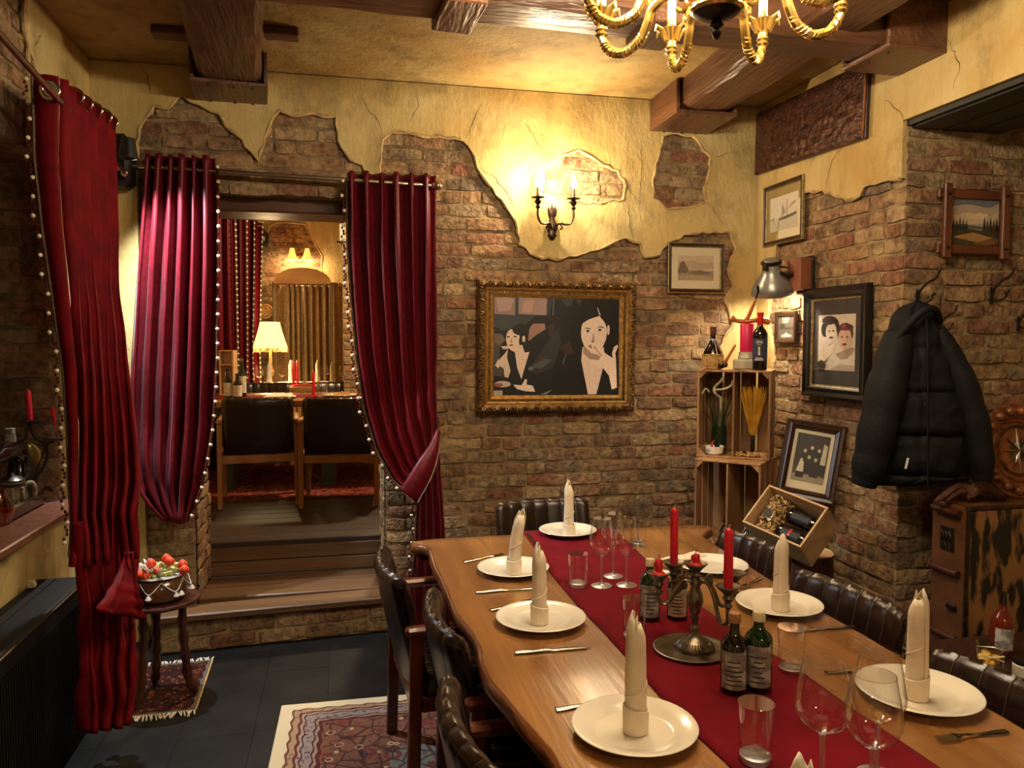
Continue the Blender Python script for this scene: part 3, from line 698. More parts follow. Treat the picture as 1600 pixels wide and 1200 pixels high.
lk = [zD(543, 270), zD(545, 380), zD(550, 470, -.01), zD(558, 560, -.02), zD(570, 640, -.03), zD(590, 705, -.05), zD(616, 752, -.07), zD(646, 776, -.08)]
rk = [zD(681, 274), zD(682, 400), zD(682, 520), zD(682, 600), zD(683, 640, -.01), zD(684, 665, -.02), zD(684, 685, -.03), zD(684, 700, -.03)]
_, fn = sheet(t, lk, rk, 6, lambda v: .052*(1-.6*v)+.004, 54, 'curtain', seed=22)
bead_edge(t, [fn(0, k/60)+Vector((-.006, -.01, 0)) for k in range(1, 60)], (-.02, -.014, 0), .08, .0105, .013)
for k in range(6): q = fn((k+.25)/6, .03); grommet(t, (q.x, YD, lerp(a.z, c.z, (q.x-a.x)/(c.x-a.x))), (1, .35, 0), .025)
lk = [zD(652, 770, -.06), zD(650, 850, -.05), zD(640, 930, -.04), zD(632, 1010, -.03), zD(630, 1022, -.03)]
rk = [zD(686, 700, -.03), zD(692, 790, -.02), zD(698, 880, -.02), zD(703, 960, -.02), zD(706, 1018, -.02)]
_, fn2 = sheet(t, lk, rk, 4, lambda v: .018+.02*v, 36, 'curtain', 'cloth_tail', 27)
bead_edge(t, [fn2(0, k/40)+Vector((-.004, -.008, 0)) for k in range(1, 40)], (-.02, -.01, 0), .08, .0095, .008)
# tieback: a stiff band bound with a pale cord, hooked to the wall
p0 = W(684, 672, Y=YD-.02); b = MB()
E1 = [W(x_, y_, Y=YD-.02-d_) for x_, y_, d_ in ((683, 670, 0), (672, 695, .05), (655, 718, .085), (638, 745, .10), (626, 764, .10))]; E2 = [W(x_, y_, Y=YD-.02-d_) for x_, y_, d_ in ((686, 672, 0), (685, 700, .04), (679, 728, .07), (669, 753, .085), (651, 785, .09))]
S1, S2 = spline(E1, 4), spline(E2, 4)
def tb(u, v): k = min(int(v*16+1e-6), 16); return S1[k].lerp(S2[k], u)+Vector((0, -.018*(1-(2*u-1)**2), 0))
b.grid(tb, 6, 16); o = b.obj('tieback', 'curtain', t); sm = o.modifiers.new('thick', 'SOLIDIFY'); sm.thickness = .008
b = MB(); b.tube([tb(1, k/16)+Vector((.002, -.004, 0)) for k in range(17)], .005, 6); b.obj('cord', 'fringe', o)
b = MB(); b.tube([p0+Vector((0, 0, 0)), p0+Vector((.01, .03, .04)), p0+Vector((.015, .11, .06))], .004, 6); b.obj('hook', 'steel', t)
# speaker and an assumed, unseen small cool spot lamp under it, on the back wall left of the doorway
p = W(192, 255, Y=YB-.10)
t = thing('loudspeaker', 'black wall loudspeaker partly hidden behind the velvet curtain', 'speaker', (p.x-.02, p.y-.02, p.z))
b = MB(); b.box((0, 0, 0), (.15, .16, .27), None, .03); b.obj('case', 'black_plastic', t); b = MB(); b.box((0, -.084, -.01), (.11, .006, .2), None, .003); b.obj('grille', 'radiator_black', t)
b = MB(); b.bar((0, .07, .02), (0, .118, .02), .04); b.obj('bracket', 'black_iron', t)
CX, CY, CZ = -1.0, 4.1, 2.52
t = thing('assumed_spot_lamp', 'assumed small cool white spot lamp, unseen behind the velvet curtain', 'lamp', (CX, CY, CZ))
b = MB(); b.lathe([(0, .11), (.03, .11), (.042, .03), (.045, .012), (.038, .012), (.03, .05), (0, .06)], 16); b.obj('housing', 'black_plastic', t)
b = MB(); b.tube([(0, 0, .1), (-.05, .1, .14), (-.262, .1, .14)], .008, 8); b.obj('arm', 'black_iron', t)
b = MB(); b.lathe([(0, .03), (.035, .028), (.034, .034), (0, .036)], 12); b.obj('lens', 'label_cream', t)
light('assumed_spot_light', 'SPOT', (0, 0, .008), P_COLD, (.86, .95, 1), .03, (radians(7), radians(-24), 0), t, spot_size=radians(112), spot_blend=.85)  # assumed source of the cool light on floor, step and wall
# ------------------------------------------------------------ wall sconce
p = W(862, 350, Y=YB-.03)
t = thing('wall_sconce', 'dark bronze wall sconce with two glowing candle bulbs on the plaster', 'wall lamp', (p.x, p.y, p.z))
s = 3.93e-3
b = MB(); pr = [(0, -.10), (.012, -.095), (.02, -.08), (.03, -.07), (.022, -.055), (.034, -.03), (.03, 0), (.014, .03), (.026, .05), (.03, .08), (.02, .105), (.008, .115), (0, .125)]
b.lathe(pr, 12, (0, -.012, 0), None, 1, .45); b.obj('back_plate', 'bronze', t)
for sx in (-1, 1):
    xe = sx*.108; pts = spline([(sx*.008, -.03, -.035), (sx*.03, -.06, -.005), (sx*.06, -.075, -.012), (sx*.09, -.085, -.008), (xe, -.09, .03), (xe, -.09, .075)], 5)
    a_ = MB(); a_.tube(pts, .0065, 8); a_.tube(spline([(sx*.03, -.06, -.005), (sx*.05, -.06, -.028), (sx*.042, -.06, -.04), (sx*.034, -.06, -.03)], 4), .004, 6)
    o = a_.obj('arm', 'bronze', t)
    c_ = MB(); c_.lathe([(.006, .07), (.016, .082), (.008, .092), (.013, .1), (.022, .112), (.010, .128), (.038, .134), (.042, .138), (.01, .139)], 14, (xe, -.09, 0)); c_.obj('drip_pan', 'bronze', o)
    c_ = MB(); c_.lathe([(.009, .138), (.009, .196), (0, .197)], 12, (xe, -.09, 0)); c_.obj('candle_sleeve', 'bronze', o)
    c_ = MB(); c_.lathe([(.007, .197), (.016, .212), (.019, .228), (.014, .248), (.006, .268), (0, .278)], 12, (xe, -.09, 0)); c_.obj('bulb', 'bulb_sconce', o)
    light('sconce_light', 'POINT', (xe-.002*sx, -.112, .24), P_SCONCE*(1.25 if sx < 0 else .75), (1, .78, .5), .02, None, t)
# ------------------------------------------------------------ chandelier
p = W(1120, 20, D=2.15)
t = thing('chandelier', 'gilt brass chandelier with eight scrolled arms over the dining table', 'chandelier', (p.x, p.y, p.z))
b = MB(); b.lathe([(0, -.075), (.008, -.07), (.014, -.055), (.006, -.045), (.02, -.035), (.012, -.022), (.045, -.012), (.066, .0)], 20); b.obj('finial', 'black_iron', t)
b = MB(); b.lathe([(.066, .0), (.075, .008), (.072, .018), (.058, .024), (.048, .06), (.06, .1), (.085, .13), (.07, .17), (.03, .2), (.02, .26), (.035, .3), (.02, .36), (.014, .5)], 20); bd = b.obj('body', 'brass', t)
lf = MB()
for k in range(12):
    a_ = 2*pi*k/12; lf.tube([(.05*cos(a_), .05*sin(a_), .03), (.07*cos(a_), .07*sin(a_), .075), (.088*cos(a_), .088*sin(a_), .11), (.1*cos(a_), .1*sin(a_), .1)], [.006, .012, .01, .004], 6)
lf.obj('leaf', 'brass', bd)
vd = atan2(p.y, p.x); top_z = ZC-.004-p.z
b = MB(); b.tube([(0, 0, .5), (0, 0, top_z-.02)], .006, 8); b.lathe([(.012, top_z-.07), (.05, top_z-.03), (.055, top_z)], 16); b.obj('chain', 'brass', t)
prof_arm = [(.06, .055), (.10, .075), (.15, .085), (.20, .06), (.215, .025), (.24, -.02), (.29, -.045), (.34, -.03), (.368, .01), (.372, .03)]
for k in range(8):
    a_ = vd+pi/8+k*pi/4; R = Rz(a_); ar = thing.__globals__['bpy'].data.objects.new('arm', None) if False else None
    m = MB(); sp = spline([(r_, 0, z_) for r_, z_ in prof_arm], 5); n_ = len(sp)
    m.tube([R @ q for q in sp], [.011+.003*sin(i/n_*pi) for i in range(n_)], 8)
    # rope twist on the lower bow and a curled scroll at the bend
    for i in range(24):
        f_ = .52+.36*i/24; j = int(f_*(n_-1)); q = sp[j]; tq = (sp[min(j+1, n_-1)]-sp[max(j-1, 0)]).normalized(); sd = tq.cross(Vector((0, 1, 0))).normalized()
        ring = [R @ (q+tq*(w_-.5)*.014+(sd*cos(pi*w_)+Vector((0, 1, 0))*sin(pi*w_))*.0125*(1 if i % 2 else -1)) for w_ in (0, .25, .5, .75, 1)]
        m.tube(ring, .0035, 5)
    m.tube([R @ q for q in spline([(.20, 0, .06), (.215, 0, .095), (.235, 0, .1), (.242, 0, .082), (.23, 0, .072)], 4)], [.01]*16+[.006], 7)
    m.tube([R @ q for q in spline([(.10, 0, .075), (.09, 0, .045), (.105, 0, .03), (.12, 0, .042)], 4)], .007, 6)
    o = m.obj('arm', 'brass', t); base = R @ Vector((.372, 0, .02))
    c_ = MB(); c_.lathe([(.014, .0), (.02, .006), (.014, .014), (.02, .02), (.015, .03), (.018, .045), (.026, .065), (.036, .08), (.03, .083), (.012, .078)], 14, base)
    for j in range(6):
        g = 2*pi*j/6; D_ = Vector((cos(g), sin(g), 0)); c_.tube([base+D_*.02+Vector((0, 0, .045)), base+D_*.036+Vector((0, 0, .078)), base+D_*.054+Vector((0, 0, .086)), base+D_*.058+Vector((0, 0, .07))], [.006, .009, .008, .003], 6)
    c_.obj('leaf_cup', 'brass', o)
    c_ = MB(); c_.lathe([(.0135, .07), (.0135, .185), (0, .186)], 14, base); c_.obj('candle_sleeve', 'candle_tube', o)
    c_ = MB(); c_.lathe([(.008, .186), (.016, .2), (.019, .216), (.014, .24), (.005, .262), (0, .27)], 12, base); c_.obj('bulb', 'bulb', o)
    light('chandelier_light', 'POINT', base+Vector((0, 0, .225)), P_CHAND, WARM, .03, None, t)
# added fill: unseen pendant behind the viewer brightens the near side of the room
t = thing('fill_pendant', 'added warm fill pendant, unseen behind the viewer', 'lamp', (.9, -1.0, 2.45))
b = MB(); b.tube([(0, 0, .2), (0, 0, ZC-2.45)], .005, 6); b.obj('cord', 'black_plastic', t)
b = MB(); b.lathe([(.03, .2), (.06, .16), (.13, .06), (.15, 0), (.146, 0), (.126, .06), (.056, .15), (.03, .19)], 20); b.obj('shade', 'brass', t)
b = MB(); b.sphere((0, 0, .06), .03, 12, 8); b.obj('bulb', 'bulb', t)
light('fill_pendant_light', 'POINT', (0, 0, -.01), P_REAR_FILL, WARM, .09, None, t)
# ------------------------------------------------------------ dining table (live-edge slab)
TP = lambda px, py, dz=0: W(px, py, Z=ZT+dz)
lft = [(676, 842), (672, 856), (680, 882), (690, 902), (702, 930), (714, 958), (735, 985), (750, 1012), (752, 1030), (766, 1062), (790, 1090), (816, 1122), (846, 1156), (872, 1190)]
rgt = [(1080, 820), (1098, 838), (1131, 860), (1163, 880), (1204, 906), (1240, 927), (1287, 957), (1340, 986), (1417, 1032), (1470, 1064), (1525, 1096), (1598, 1138)]
L_ = [TP(*p) for p in lft]; R_ = [TP(*p) for p in rgt]
dl = Vector((-.012, -.34, 0)); L_ += [L_[-1]+dl+Vector((.02, 0, 0)), L_[-1]+dl*2.2]; dr = Vector((-.03, -.3, 0)); R_ += [R_[-1]+dr, R_[-1]+dr*2.4]
ol = [Vector((p.x, p.y)) for p in L_[::-1]]+[Vector((p.x, p.y)) for p in R_]
def smooth_loop(pts, n=4):
    out = []; m = len(pts)
    for i in range(m):
        p0, p1, p2, p3 = pts[i-1], pts[i], pts[(i+1) % m], pts[(i+2) % m]
        if (p2-p1).length > .5: out.append(p1); continue
        for k in range(n): t_ = k/n; out.append(.5*((2*p1)+(p2-p0)*t_+(2*p0-5*p1+4*p2-p3)*t_*t_+(3*p1-p0-3*p2+p3)*t_**3))
    return out
ol = smooth_loop(ol); cen = sum(ol, Vector((0, 0)))/len(ol)
t = thing('dining_table', 'honey brown live-edge wooden dining table with wavy glossy edge', 'table', (cen.x, cen.y, 0))
def offset(pts, d):
    m = len(pts); r_ = []
    for i in range(m):
        e = (pts[(i+1) % m]-pts[i-1]); e = e.normalized() if e.length else Vector((1, 0)); r_.append(pts[i]+Vector((-e.y, e.x))*d)
    return r_
area = sum(a.x*c.y-c.x*a.y for a, c in zip(ol, ol[1:]+ol[:1])); sg = 1 if area > 0 else -1
b = MB(); n_ = len(ol); rings = [(.004, ZT), (-.006, ZT-.004), (-.012, ZT-.018), (-.010, ZT-.034), (.012, ZT-.05), (.05, ZT-.066), (.075, ZT-.07)]; vs = []
for k, (d, z) in enumerate(rings):
    q = offset(ol, sg*d)
    for i, p in enumerate(q): j = noise.noise(Vector((p.x*9, p.y*9, z*20)))*.008*(1 if k > 1 else 0); vs.append((p.x-cen.x+j, p.y-cen.y, z))
fs = [(k*n_+i, k*n_+(i+1) % n_, (k+1)*n_+(i+1) % n_, (k+1)*n_+i) for k in range(len(rings)-1) for i in range(n_)]
top_ = [tuple(x) for x in tessellate_polygon([[Vector((v[0], v[1], 0)) for v in vs[:n_]]])]; bot_ = [tuple(i+6*n_ for i in x[::-1]) for x in top_]
b.add(vs, top_); b.cur = 1; b.add(vs, fs+bot_); sl = b.obj('tabletop', ['table_wood', 'table_edge'], t, True, ang=50)
TR = radians(-3)
for yy in (1.1, -1.15):
    b = MB()
    for s_ in (-1, 1): b.box((s_*.24, yy, .35), (.09, .09, .68), Ry(s_*.12), .008)
    b.box((0, yy, .66), (.7, .1, .06), None, .006); b.box((0, yy, .03), (.72, .1, .06), None, .006); b.obj('trestle_leg', 'table_edge', t, False)
b = MB(); b.box((0, 0, .25), (.06, 2.2, .12), None, .006); b.obj('stretcher', 'table_edge', t, False)
# runner
rl = [TP(*p) for p in [(817, 831), (862, 899), (900, 945), (946, 992), (985, 1036), (1040, 1100), (1090, 1152), (1137, 1196)]]; rr_ = [TP(*p) for p in [(958, 826), (1007, 873), (1060, 917), (1098, 951), (1170, 1003), (1245, 1046), (1330, 1108), (1465, 1200)]]
rl.append(rl[-1]+Vector((0, -.75, 0))); rr_.append(rr_[-1]+Vector((-.02, -.72, 0)))
b = MB()
def rn(u, v):
    k = v*(len(rl)-1); i = min(int(k), len(rl)-2); a_ = rl[i].lerp(rl[i+1], k-i); c_ = rr_[i].lerp(rr_[i+1], k-i); p = a_.lerp(c_, u)
    return Vector((p.x-cen.x, p.y-cen.y, .0025+.0012*noise.noise(Vector((p.x*5, p.y*5, 0)))))
b.grid(rn, 14, 48); o = b.obj('table_runner', 'runner', None, True, (cen.x, cen.y, ZT)); sm = o.modifiers.new('thick', 'SOLIDIFY'); sm.thickness = .0022; sm.offset = 1
tag(o, 'wine red velvet runner lying along the middle of the dining table', 'table runner')
ZR = .0045
# ------------------------------------------------------------ plates and rolled napkins
pl_prof = [(0, .004), (.07, .004), (.085, .003), (.092, .006), (.1, .012), (.138, .022), (.142, .0235), (.1405, .0255), (.136, .0255), (.102, .0165), (.09, .0095), (.082, .0085), (0, .0085)]
PLM = MB().lathe(pl_prof, 44).mesh('plate', 'china', True, 60)
def plate(px, py, label, sc=1.0, z=0):
    p = TP(px, py); o = put('dinner_plate', PLM, None, (p.x, p.y, ZT+z)); o.scale = (sc, sc, 1); return tag(o, label, 'plate', 'white dinner plates on the table')
def napkin(px, py, label, seed, h=.255, lean=(0, 0)):
    p = TP(px, py, .0085); t = thing('napkin', label, 'napkin', (p.x, p.y, ZT+.0088), random.Random(seed).uniform(0, 6), 'rolled napkins on the plates')
    r = random.Random(seed)
    def fn(u, v):
        a_ = u*2*pi*1.5; hh = h*(.90+.10*max(0., cos(a_/1.5-.6))**1.5); z = v*hh; rad = (.0262-.0045*u-.0035*v)*(1+.05*sin(2*a_+seed)+.06*noise.noise(Vector((a_, v*4, seed))))
        if v > .86: rad *= 1-.55*((v-.86)/.14)**1.3
        return Vector((rad*cos(a_)+lean[0]*v*v, rad*sin(a_)+lean[1]*v*v, z))
    b = MB(); b.grid(fn, 40, 16); o = b.obj('roll', 'linen', t, True, ang=70); sm = o.modifiers.new('thick', 'SOLIDIFY'); sm.thickness = .002
    def cf(u, v):
        a_ = u*2*pi; q = [(.0255, 0), (.0282, .002), (.0288, .03), (.0292, .056+.006*sin(a_)), (.0268, .058+.006*sin(a_)), (.025, .05)]; k = min(int(v*5+1e-6), 5); r_, z = q[k]; r_ *= 1+.03*sin(2*a_+seed); return Vector((r_*cos(a_), r_*sin(a_), z))
    b = MB(); b.grid(cf, 28, 5, True); b.obj('cuff', 'linen', t, True, ang=50)
    cr = MB(); pts = [fn(u_/22, .22+.5*u_/22) for u_ in range(23)]; cr.tube([Vector((q.x*1.04, q.y*1.04, q.z)) for q in pts], .0016, 5); cr.obj('fold', 'linen', t)
    return t
for a_ in [((887, 836), 'white dinner plate at the far head of the table on the runner', .93, ZR), ((802, 894), 'white dinner plate at the far left place of the table', .97, 0), ((845, 973), 'white dinner plate at the middle left place of the table', 1, 0), ((991, 1146), 'white dinner plate at the near left place of the table', 1.0, 0), ((1112, 889), 'white dinner plate at the far right place holding a folded napkin', .97, 0), ((1217, 951), 'white dinner plate at the middle right place of the table', .98, 0), ((1434, 1090), 'white dinner plate at the near right place of the table', 1.02, 0), ((1262, 1440), 'white dinner plate at the near head of the table', 1, ZR)]:
    plate(*a_[0], a_[1], a_[2], a_[3])
for a_ in [((889, 838), 'rolled cream napkin standing on the plate at the far head of the table', 1), ((803, 896), 'rolled cream napkin leaning on the far left plate', 2, .25, (.03, .0)), ((843, 974), 'rolled cream napkin on the middle left plate', 3), ((993, 1143), 'rolled cream napkin on the near left plate', 4, .275), ((1219, 953), 'rolled cream napkin on the middle right plate', 5), ((1431, 1091), 'rolled cream napkin on the near right plate, tip slanting', 6, .275), ((1254, 1444), 'rolled cream napkin at the near head of the table, only its tip in view', 7, .265)]:
    napkin(*a_[0], a_[1], a_[2], *(a_[3:]))
p = TP(1085, 880, .02); t = thing('napkin', 'unrolled cream napkin lying flat across the far right plate', 'napkin', (p.x-.04, p.y+.03, ZT+.027), .3)
b = MB()
def fl_(u, v): return Vector(((u-.5)*.20, (v-.5)*.055*(1+.3*u), .004+.006*abs(sin(u*5+v*3))+.004*sin(v*pi)))
b.grid(fl_, 20, 6); o = b.obj('cloth', 'linen', t, True, ang=180); sm = o.modifiers.new('thick', 'SOLIDIFY'); sm.thickness = .003; sm.offset = 1
# ------------------------------------------------------------ cutlery
def cut_mesh(kind):
    b = MB()
    if kind == 'knife':
        def fn(u, v):
            x = -.11+.225*v; a_ = u*2*pi; hw = keyed([(0, .0075), (.1, .0085), (.42, .006), (.46, .0065), (.6, .0095), (.9, .009), (1, .001)], v)[0]; hh = keyed([(0, .004), (.42, .0045), (.5, .0016), (1, .0008)], v)[0]
            return Vector((x, hw*cos(a_), .0046+hh*sin(a_)))
        b.grid(fn, 10, 26, True)
    else:
        def fn(u, v):
            x = -.10+.135*v; a_ = u*2*pi; hw = keyed([(0, .009), (.15, .0095), (.6, .0045), (.85, .004), (.95, .009), (1, .012)], v)[0]; z = .004+.010*max(0, v-.55)*(1.2-v)*4
            return Vector((x, hw*cos(a_), z+.0018*sin(a_)))
        b.grid(fn, 10, 20, True)
        for k in range(4):
            y = (k-1.5)*.0062; b.tube([(.033, y, .006), (.055, y, .0055), (.078, y*.92, .0075), (.085, y*.92, .0085)], [.003, .0022, .0018, .001], 6)
    return b.mesh(kind, 'steel_bright')
KM, FM = cut_mesh('knife'), cut_mesh('fork')
def cutlery(kind, a, c, label):
    pa, pc = TP(*a), TP(*c); m = (pa+pc)/2; d = pc-pa
    o = put(kind, KM if kind == 'knife' else FM, None, (m.x, m.y, ZT+.0008), atan2(d.y, d.x))
    return tag(o, label, kind, 'cutlery laid beside the plates')
cutlery('knife', (752, 927), (830, 921), 'steel knife between the far left and middle left plates')
cutlery('fork', (726, 879), (790, 868), 'steel fork beyond the far left plate')
cutlery('fork', (768, 955), (842, 938), 'steel fork tucked behind the middle left plate')
cutlery('knife', (805, 1023), (922, 1013), 'steel knife in front of the middle left plate')
cutlery('fork', (876, 1110), (978, 1092), 'steel fork tucked behind the near left plate')
cutlery('knife', (1290, 1053), (1410, 1046), 'steel knife behind the near right plate')
cutlery('fork', (1566, 1146), (1462, 1160), 'steel fork in front of the near right plate')
cutlery('knife', (1312, 983), (1255, 987), 'steel knife beyond the tumbler at the middle right plate')
cutlery('fork', (1192, 903), (1150, 925), 'steel fork between the far right and middle right plates')
cutlery('knife', (842, 858), (822, 832), 'dark handled knife at the edge of the runner near the head plate')
# ------------------------------------------------------------ glasses
wg = [(.0, .0), (.036, .0), (.038, .0025), (.034, .004), (.012, .006), (.0045, .012), (.0038, .03), (.0038, .085), (.0055, .097), (.02, .104), (.036, .118), (.0435, .136), (.044, .15), (.039, .18), (.034, .205), (.0322, .215)]
b = MB(); b.lathe(wg[8:], 36); b.f = b.f[:-2]; b.mi = b.mi[:-2]; b.cur = 1; b.lathe(wg[:9], 28); b.cur = 0; b.lathe([(.0322+.0007*cos(k*pi/3), .215+.0007*sin(k*pi/3)) for k in range(7)], 36)
WGM = b.mesh('wine_glass', ['glass', 'glass_solid'], True, 60)
tg = [(0, .003), (.030, .0), (.0325, .003), (.0352, .12)]
b = MB(); b.lathe(tg, 32); b.f.pop(); b.mi.pop(); b.lathe([(0, .0165), (.029, .0165), (.0328, .02)], 32); b.f.pop(); b.mi.pop(); b.lathe([(.0352+.0008*cos(k*pi/3), .12+.0008*sin(k*pi/3)) for k in range(7)], 32)
b.cur = 1; b.lathe([(0, .001), (.0298, .001), (.0322, .0045), (.0326, .014), (.029, .0155), (0, .0155)], 32)
TGM = b.mesh('tumbler', ['glass', 'glass_solid'], True, 50)
def glass(px, py, kind, label, sc=1.0, z=ZR):
    p = TP(px, py); o = put('wine_glass' if kind == 'wine' else 'tumbler', WGM if kind == 'wine' else TGM, None, (p.x, p.y, ZT+z)); o.scale = (sc, sc, sc*(1.15 if kind == 'wine' and sc < 1.1 else 1)); return tag(o, label, 'glass', 'wine glasses' if kind == 'wine' else 'water tumblers')
glass(940, 918, 'wine', 'left wine glass of the trio beyond the candelabra', 1.0)
glass(958, 903, 'wine', 'rear wine glass of the trio beyond the candelabra', .97)
glass(979, 917, 'wine', 'right wine glass of the trio beyond the candelabra', 1.0)
glass(1283, 1241, 'wine', 'large near wine glass left of the two in front of the near right plate', 1.2)
glass(1361, 1262, 'wine', 'large near wine glass closest to the viewer', 1.2, 0)
glass(1370, 1215, 'wine', 'wine glass behind the closest one, overlapping the near right plate', 1.18, 0)
glass(903, 918, 'tumbler', 'empty tumbler left of the wine glass trio', 1.0)
glass(991, 1000, 'tumbler', 'tumbler beside the pewter tray behind the near left napkin', 1.02)
glass(1236, 1050, 'tumbler', 'tumbler between the green bottle and the near right plate', 1.02, 0)
glass(1180, 1192, 'tumbler', 'tumbler nearest the viewer on the runner', 1.04)
glass(997, 852, 'tumbler', 'tumbler behind the wine glass trio at the far end', 1.0, 0)
# ------------------------------------------------------------ tray, candelabra, candles
p = TP(1080, 1018); o = MB().lathe([(0, .002), (.085, .002), (.104, .004), (.108, .008), (.104, .0095), (.097, .0075), (0, .006)], 44).obj('tray', 'pewter', None, True, (p.x, p.y, ZT+ZR)); tag(o, 'round pewter tray under the candelabra on the runner', 'tray')
zc = ZT+ZR+.0064; CL = p.copy(); S_ = 1.0
t = thing('candelabra', 'tarnished pewter candelabra with curved arms on the dining table', 'candelabra', (p.x+.01, p.y, zc), -YAW); t.scale = (1, 1, .86)
b = MB(); b.lathe([(.072, 0), (.074, .006), (.068, .014), (.05, .026), (.03, .034), (.018, .044), (.014, .06), (.017, .068), (.013, .074), (.012, .092), (.018, .1), (.014, .108), (.022, .125), (.031, .16), (.028, .185), (.018, .205), (.022, .214), (.017, .222), (.018, .24)][:0]+[(.055, 0), (.056, .006), (.052, .014), (.04, .026), (.024, .036), (.014, .046), (.011, .06), (.014, .068), (.010, .074), (.0095, .095), (.014, .103), (.010, .11), (.016, .125), (.0235, .155), (.021, .18), (.013, .205), (.017, .214), (.012, .222), (.014, .24)], 28); stem = b.obj('stem', 'pewter', t, True, ang=60)
fl2 = MB()
for k in range(36): a_ = 2*pi*k/36; fl2.tube([(.0535*cos(a_), .0535*sin(a_), .0105), (.041*cos(a_), .041*sin(a_), .0255)], .0022, 5)
fl2.obj('fluting', 'pewter', stem)
cup = [(.006, 0), (.016, .006), (.011, .016), (.021, .03), (.03, .04), (.034, .0445), (.0325, .047), (.02, .043), (.0125, .041)]
def arm(ang, L, zc_, dip):
    R = Rz(ang); o = MB()
    o.tube([R @ q for q in spline([(.012, 0, .222), (.035, 0, .226), (.055, 0, .19), (.075, 0, dip), (.096, 0, dip), (L, 0, dip+.03), (L, 0, zc_)], 5)], .0062, 8)
    o.tube([R @ q for q in spline([(.03, 0, .226), (.038, 0, .243), (.05, 0, .236), (.046, 0, .225)], 4)], .004, 6)
    o = o.obj('arm', 'pewter', t); e = R @ Vector((L, 0, zc_)); c_ = MB(); c_.lathe(cup, 20, e); c_.obj('candle_cup', 'pewter', o)
    c_ = MB(); c_.lathe([(.005, -.03), (.014, -.02), (.008, -.01), (.012, 0)], 12, e); c_.obj('knop', 'pewter', o); return e
e0 = Vector((0, 0, .238)); c_ = MB(); c_.lathe(cup, 20, e0); c_.obj('candle_cup', 'pewter', stem)
eL = arm(pi*.985, .104, .205, .15); eB = arm(pi*.66, .092, .215, .16); eF = arm(-pi*.22, .098, .185, .11); eR = arm(pi*.05, .118, .20, .14)
CR = Rz(-YAW)
def candle(e, h, label, r=.0115, lean=0, drip=False):
    q = Vector(t.location)+CR @ Vector((e[0], e[1], e[2]*.86))+Vector((0, 0, .0355)); c = thing('candle', label, 'candle', q, 0, 'red candles in the candelabra')
    m = MB(); m.lathe([(r*.96, 0), (r, .01), (r, h-.012), (r*.8, h-.005), (r*.3, h), (0, h+.001)], 16)
    if drip:
        for k in range(5): a_ = k*1.3; m.sphere((r*.95*cos(a_), r*.95*sin(a_), h*(.4+.1*k)), .004, 6, 4, 2)
        m.lathe([(r*1.9, 0), (r*1.7, .004), (r, .008)], 14)
    m.obj('wax', 'wax_red', c); m = MB(); m.tube([(0, 0, h), (.001, 0, h+.006), (.004, 0, h+.011)], .0012, 5); m.obj('wick', 'wick' if not drip else 'black_plastic', c)
candle(eB, .165, 'tall red candle at the back of the candelabra', .0118)
candle(eF, .165, 'tall red candle at the front right of the candelabra', .0128)
candle(eL, .045, 'short burnt red candle stub on the left arm of the candelabra', .0105, 0, True)
candle(e0, .032, 'short red candle stub in the centre of the candelabra', .0105, 0, True)
# ------------------------------------------------------------ oil and vinegar bottles
def bottle(px, py, h, r, label, kind, lab, cap, neck=.42, text=True, z=ZR, square=False):
    p = TP(px, py); c = thing('bottle', label, 'bottle', (p.x, p.y, ZT+z), atan2(-p.x, p.y))
    hb = h*(1-neck); m = MB()
    m.lathe([(0, .0), (r*.9, 0), (r, .004), (r, hb*.94), (r*.92, hb), (r*.6, hb+h*.06), (r*.40, hb+h*.1), (r*.34, h*.9), (r*.34, h*.96), (0, h*.96)], 24); m.obj('glass_body', kind, c, True, ang=50)
    m = MB(); rc = r*.46; m.lathe([(rc, h*.885), (rc, h*.99), (rc*.9, h), (0, h)], 18); m.obj('cap', cap, c)
    m = MB(); m.grid(lambda u, v: Vector((1.012*r*cos(-pi/2+(u-.5)*2.1), 1.012*r*sin(-pi/2+(u-.5)*2.1), hb*(.12+.74*v))), 14, 1); l_ = m.obj('label', lab, c)
    tx = MB(); rr2 = random.Random(px)
    for k in range(6):
        zz = hb*(.2+.09*k); wd = rr2.uniform(.3, .75)
        tx.grid(lambda u, v: Vector((1.018*r*cos(-pi/2+(u-.5)*wd*2), 1.018*r*sin(-pi/2+(u-.5)*wd*2), zz+v*hb*.028)), 6, 1)
    tx.obj('print', 'mat_dark', l_, False); return c
bottle(1146, 1082, .200, .0335, 'small dark vinegar bottle with pale label and wooden cap in front of the tray', 'bottle_dark', 'label_grey', 'cork', .36)
bottle(1184, 1079, .200, .034, 'green oil bottle with pale label beside the dark vinegar bottle', 'bottle_green', 'label_grey', 'cap_cream', .30)
bottle(1015, 970, .195, .032, 'green oil bottle behind the candelabra on the left', 'bottle_green', 'label_grey', 'cap_cream', .30)
bottle(1058, 968, .185, .032, 'dark vinegar bottle behind the candelabra stem', 'bottle_dark', 'label_cream', 'cork', .36)
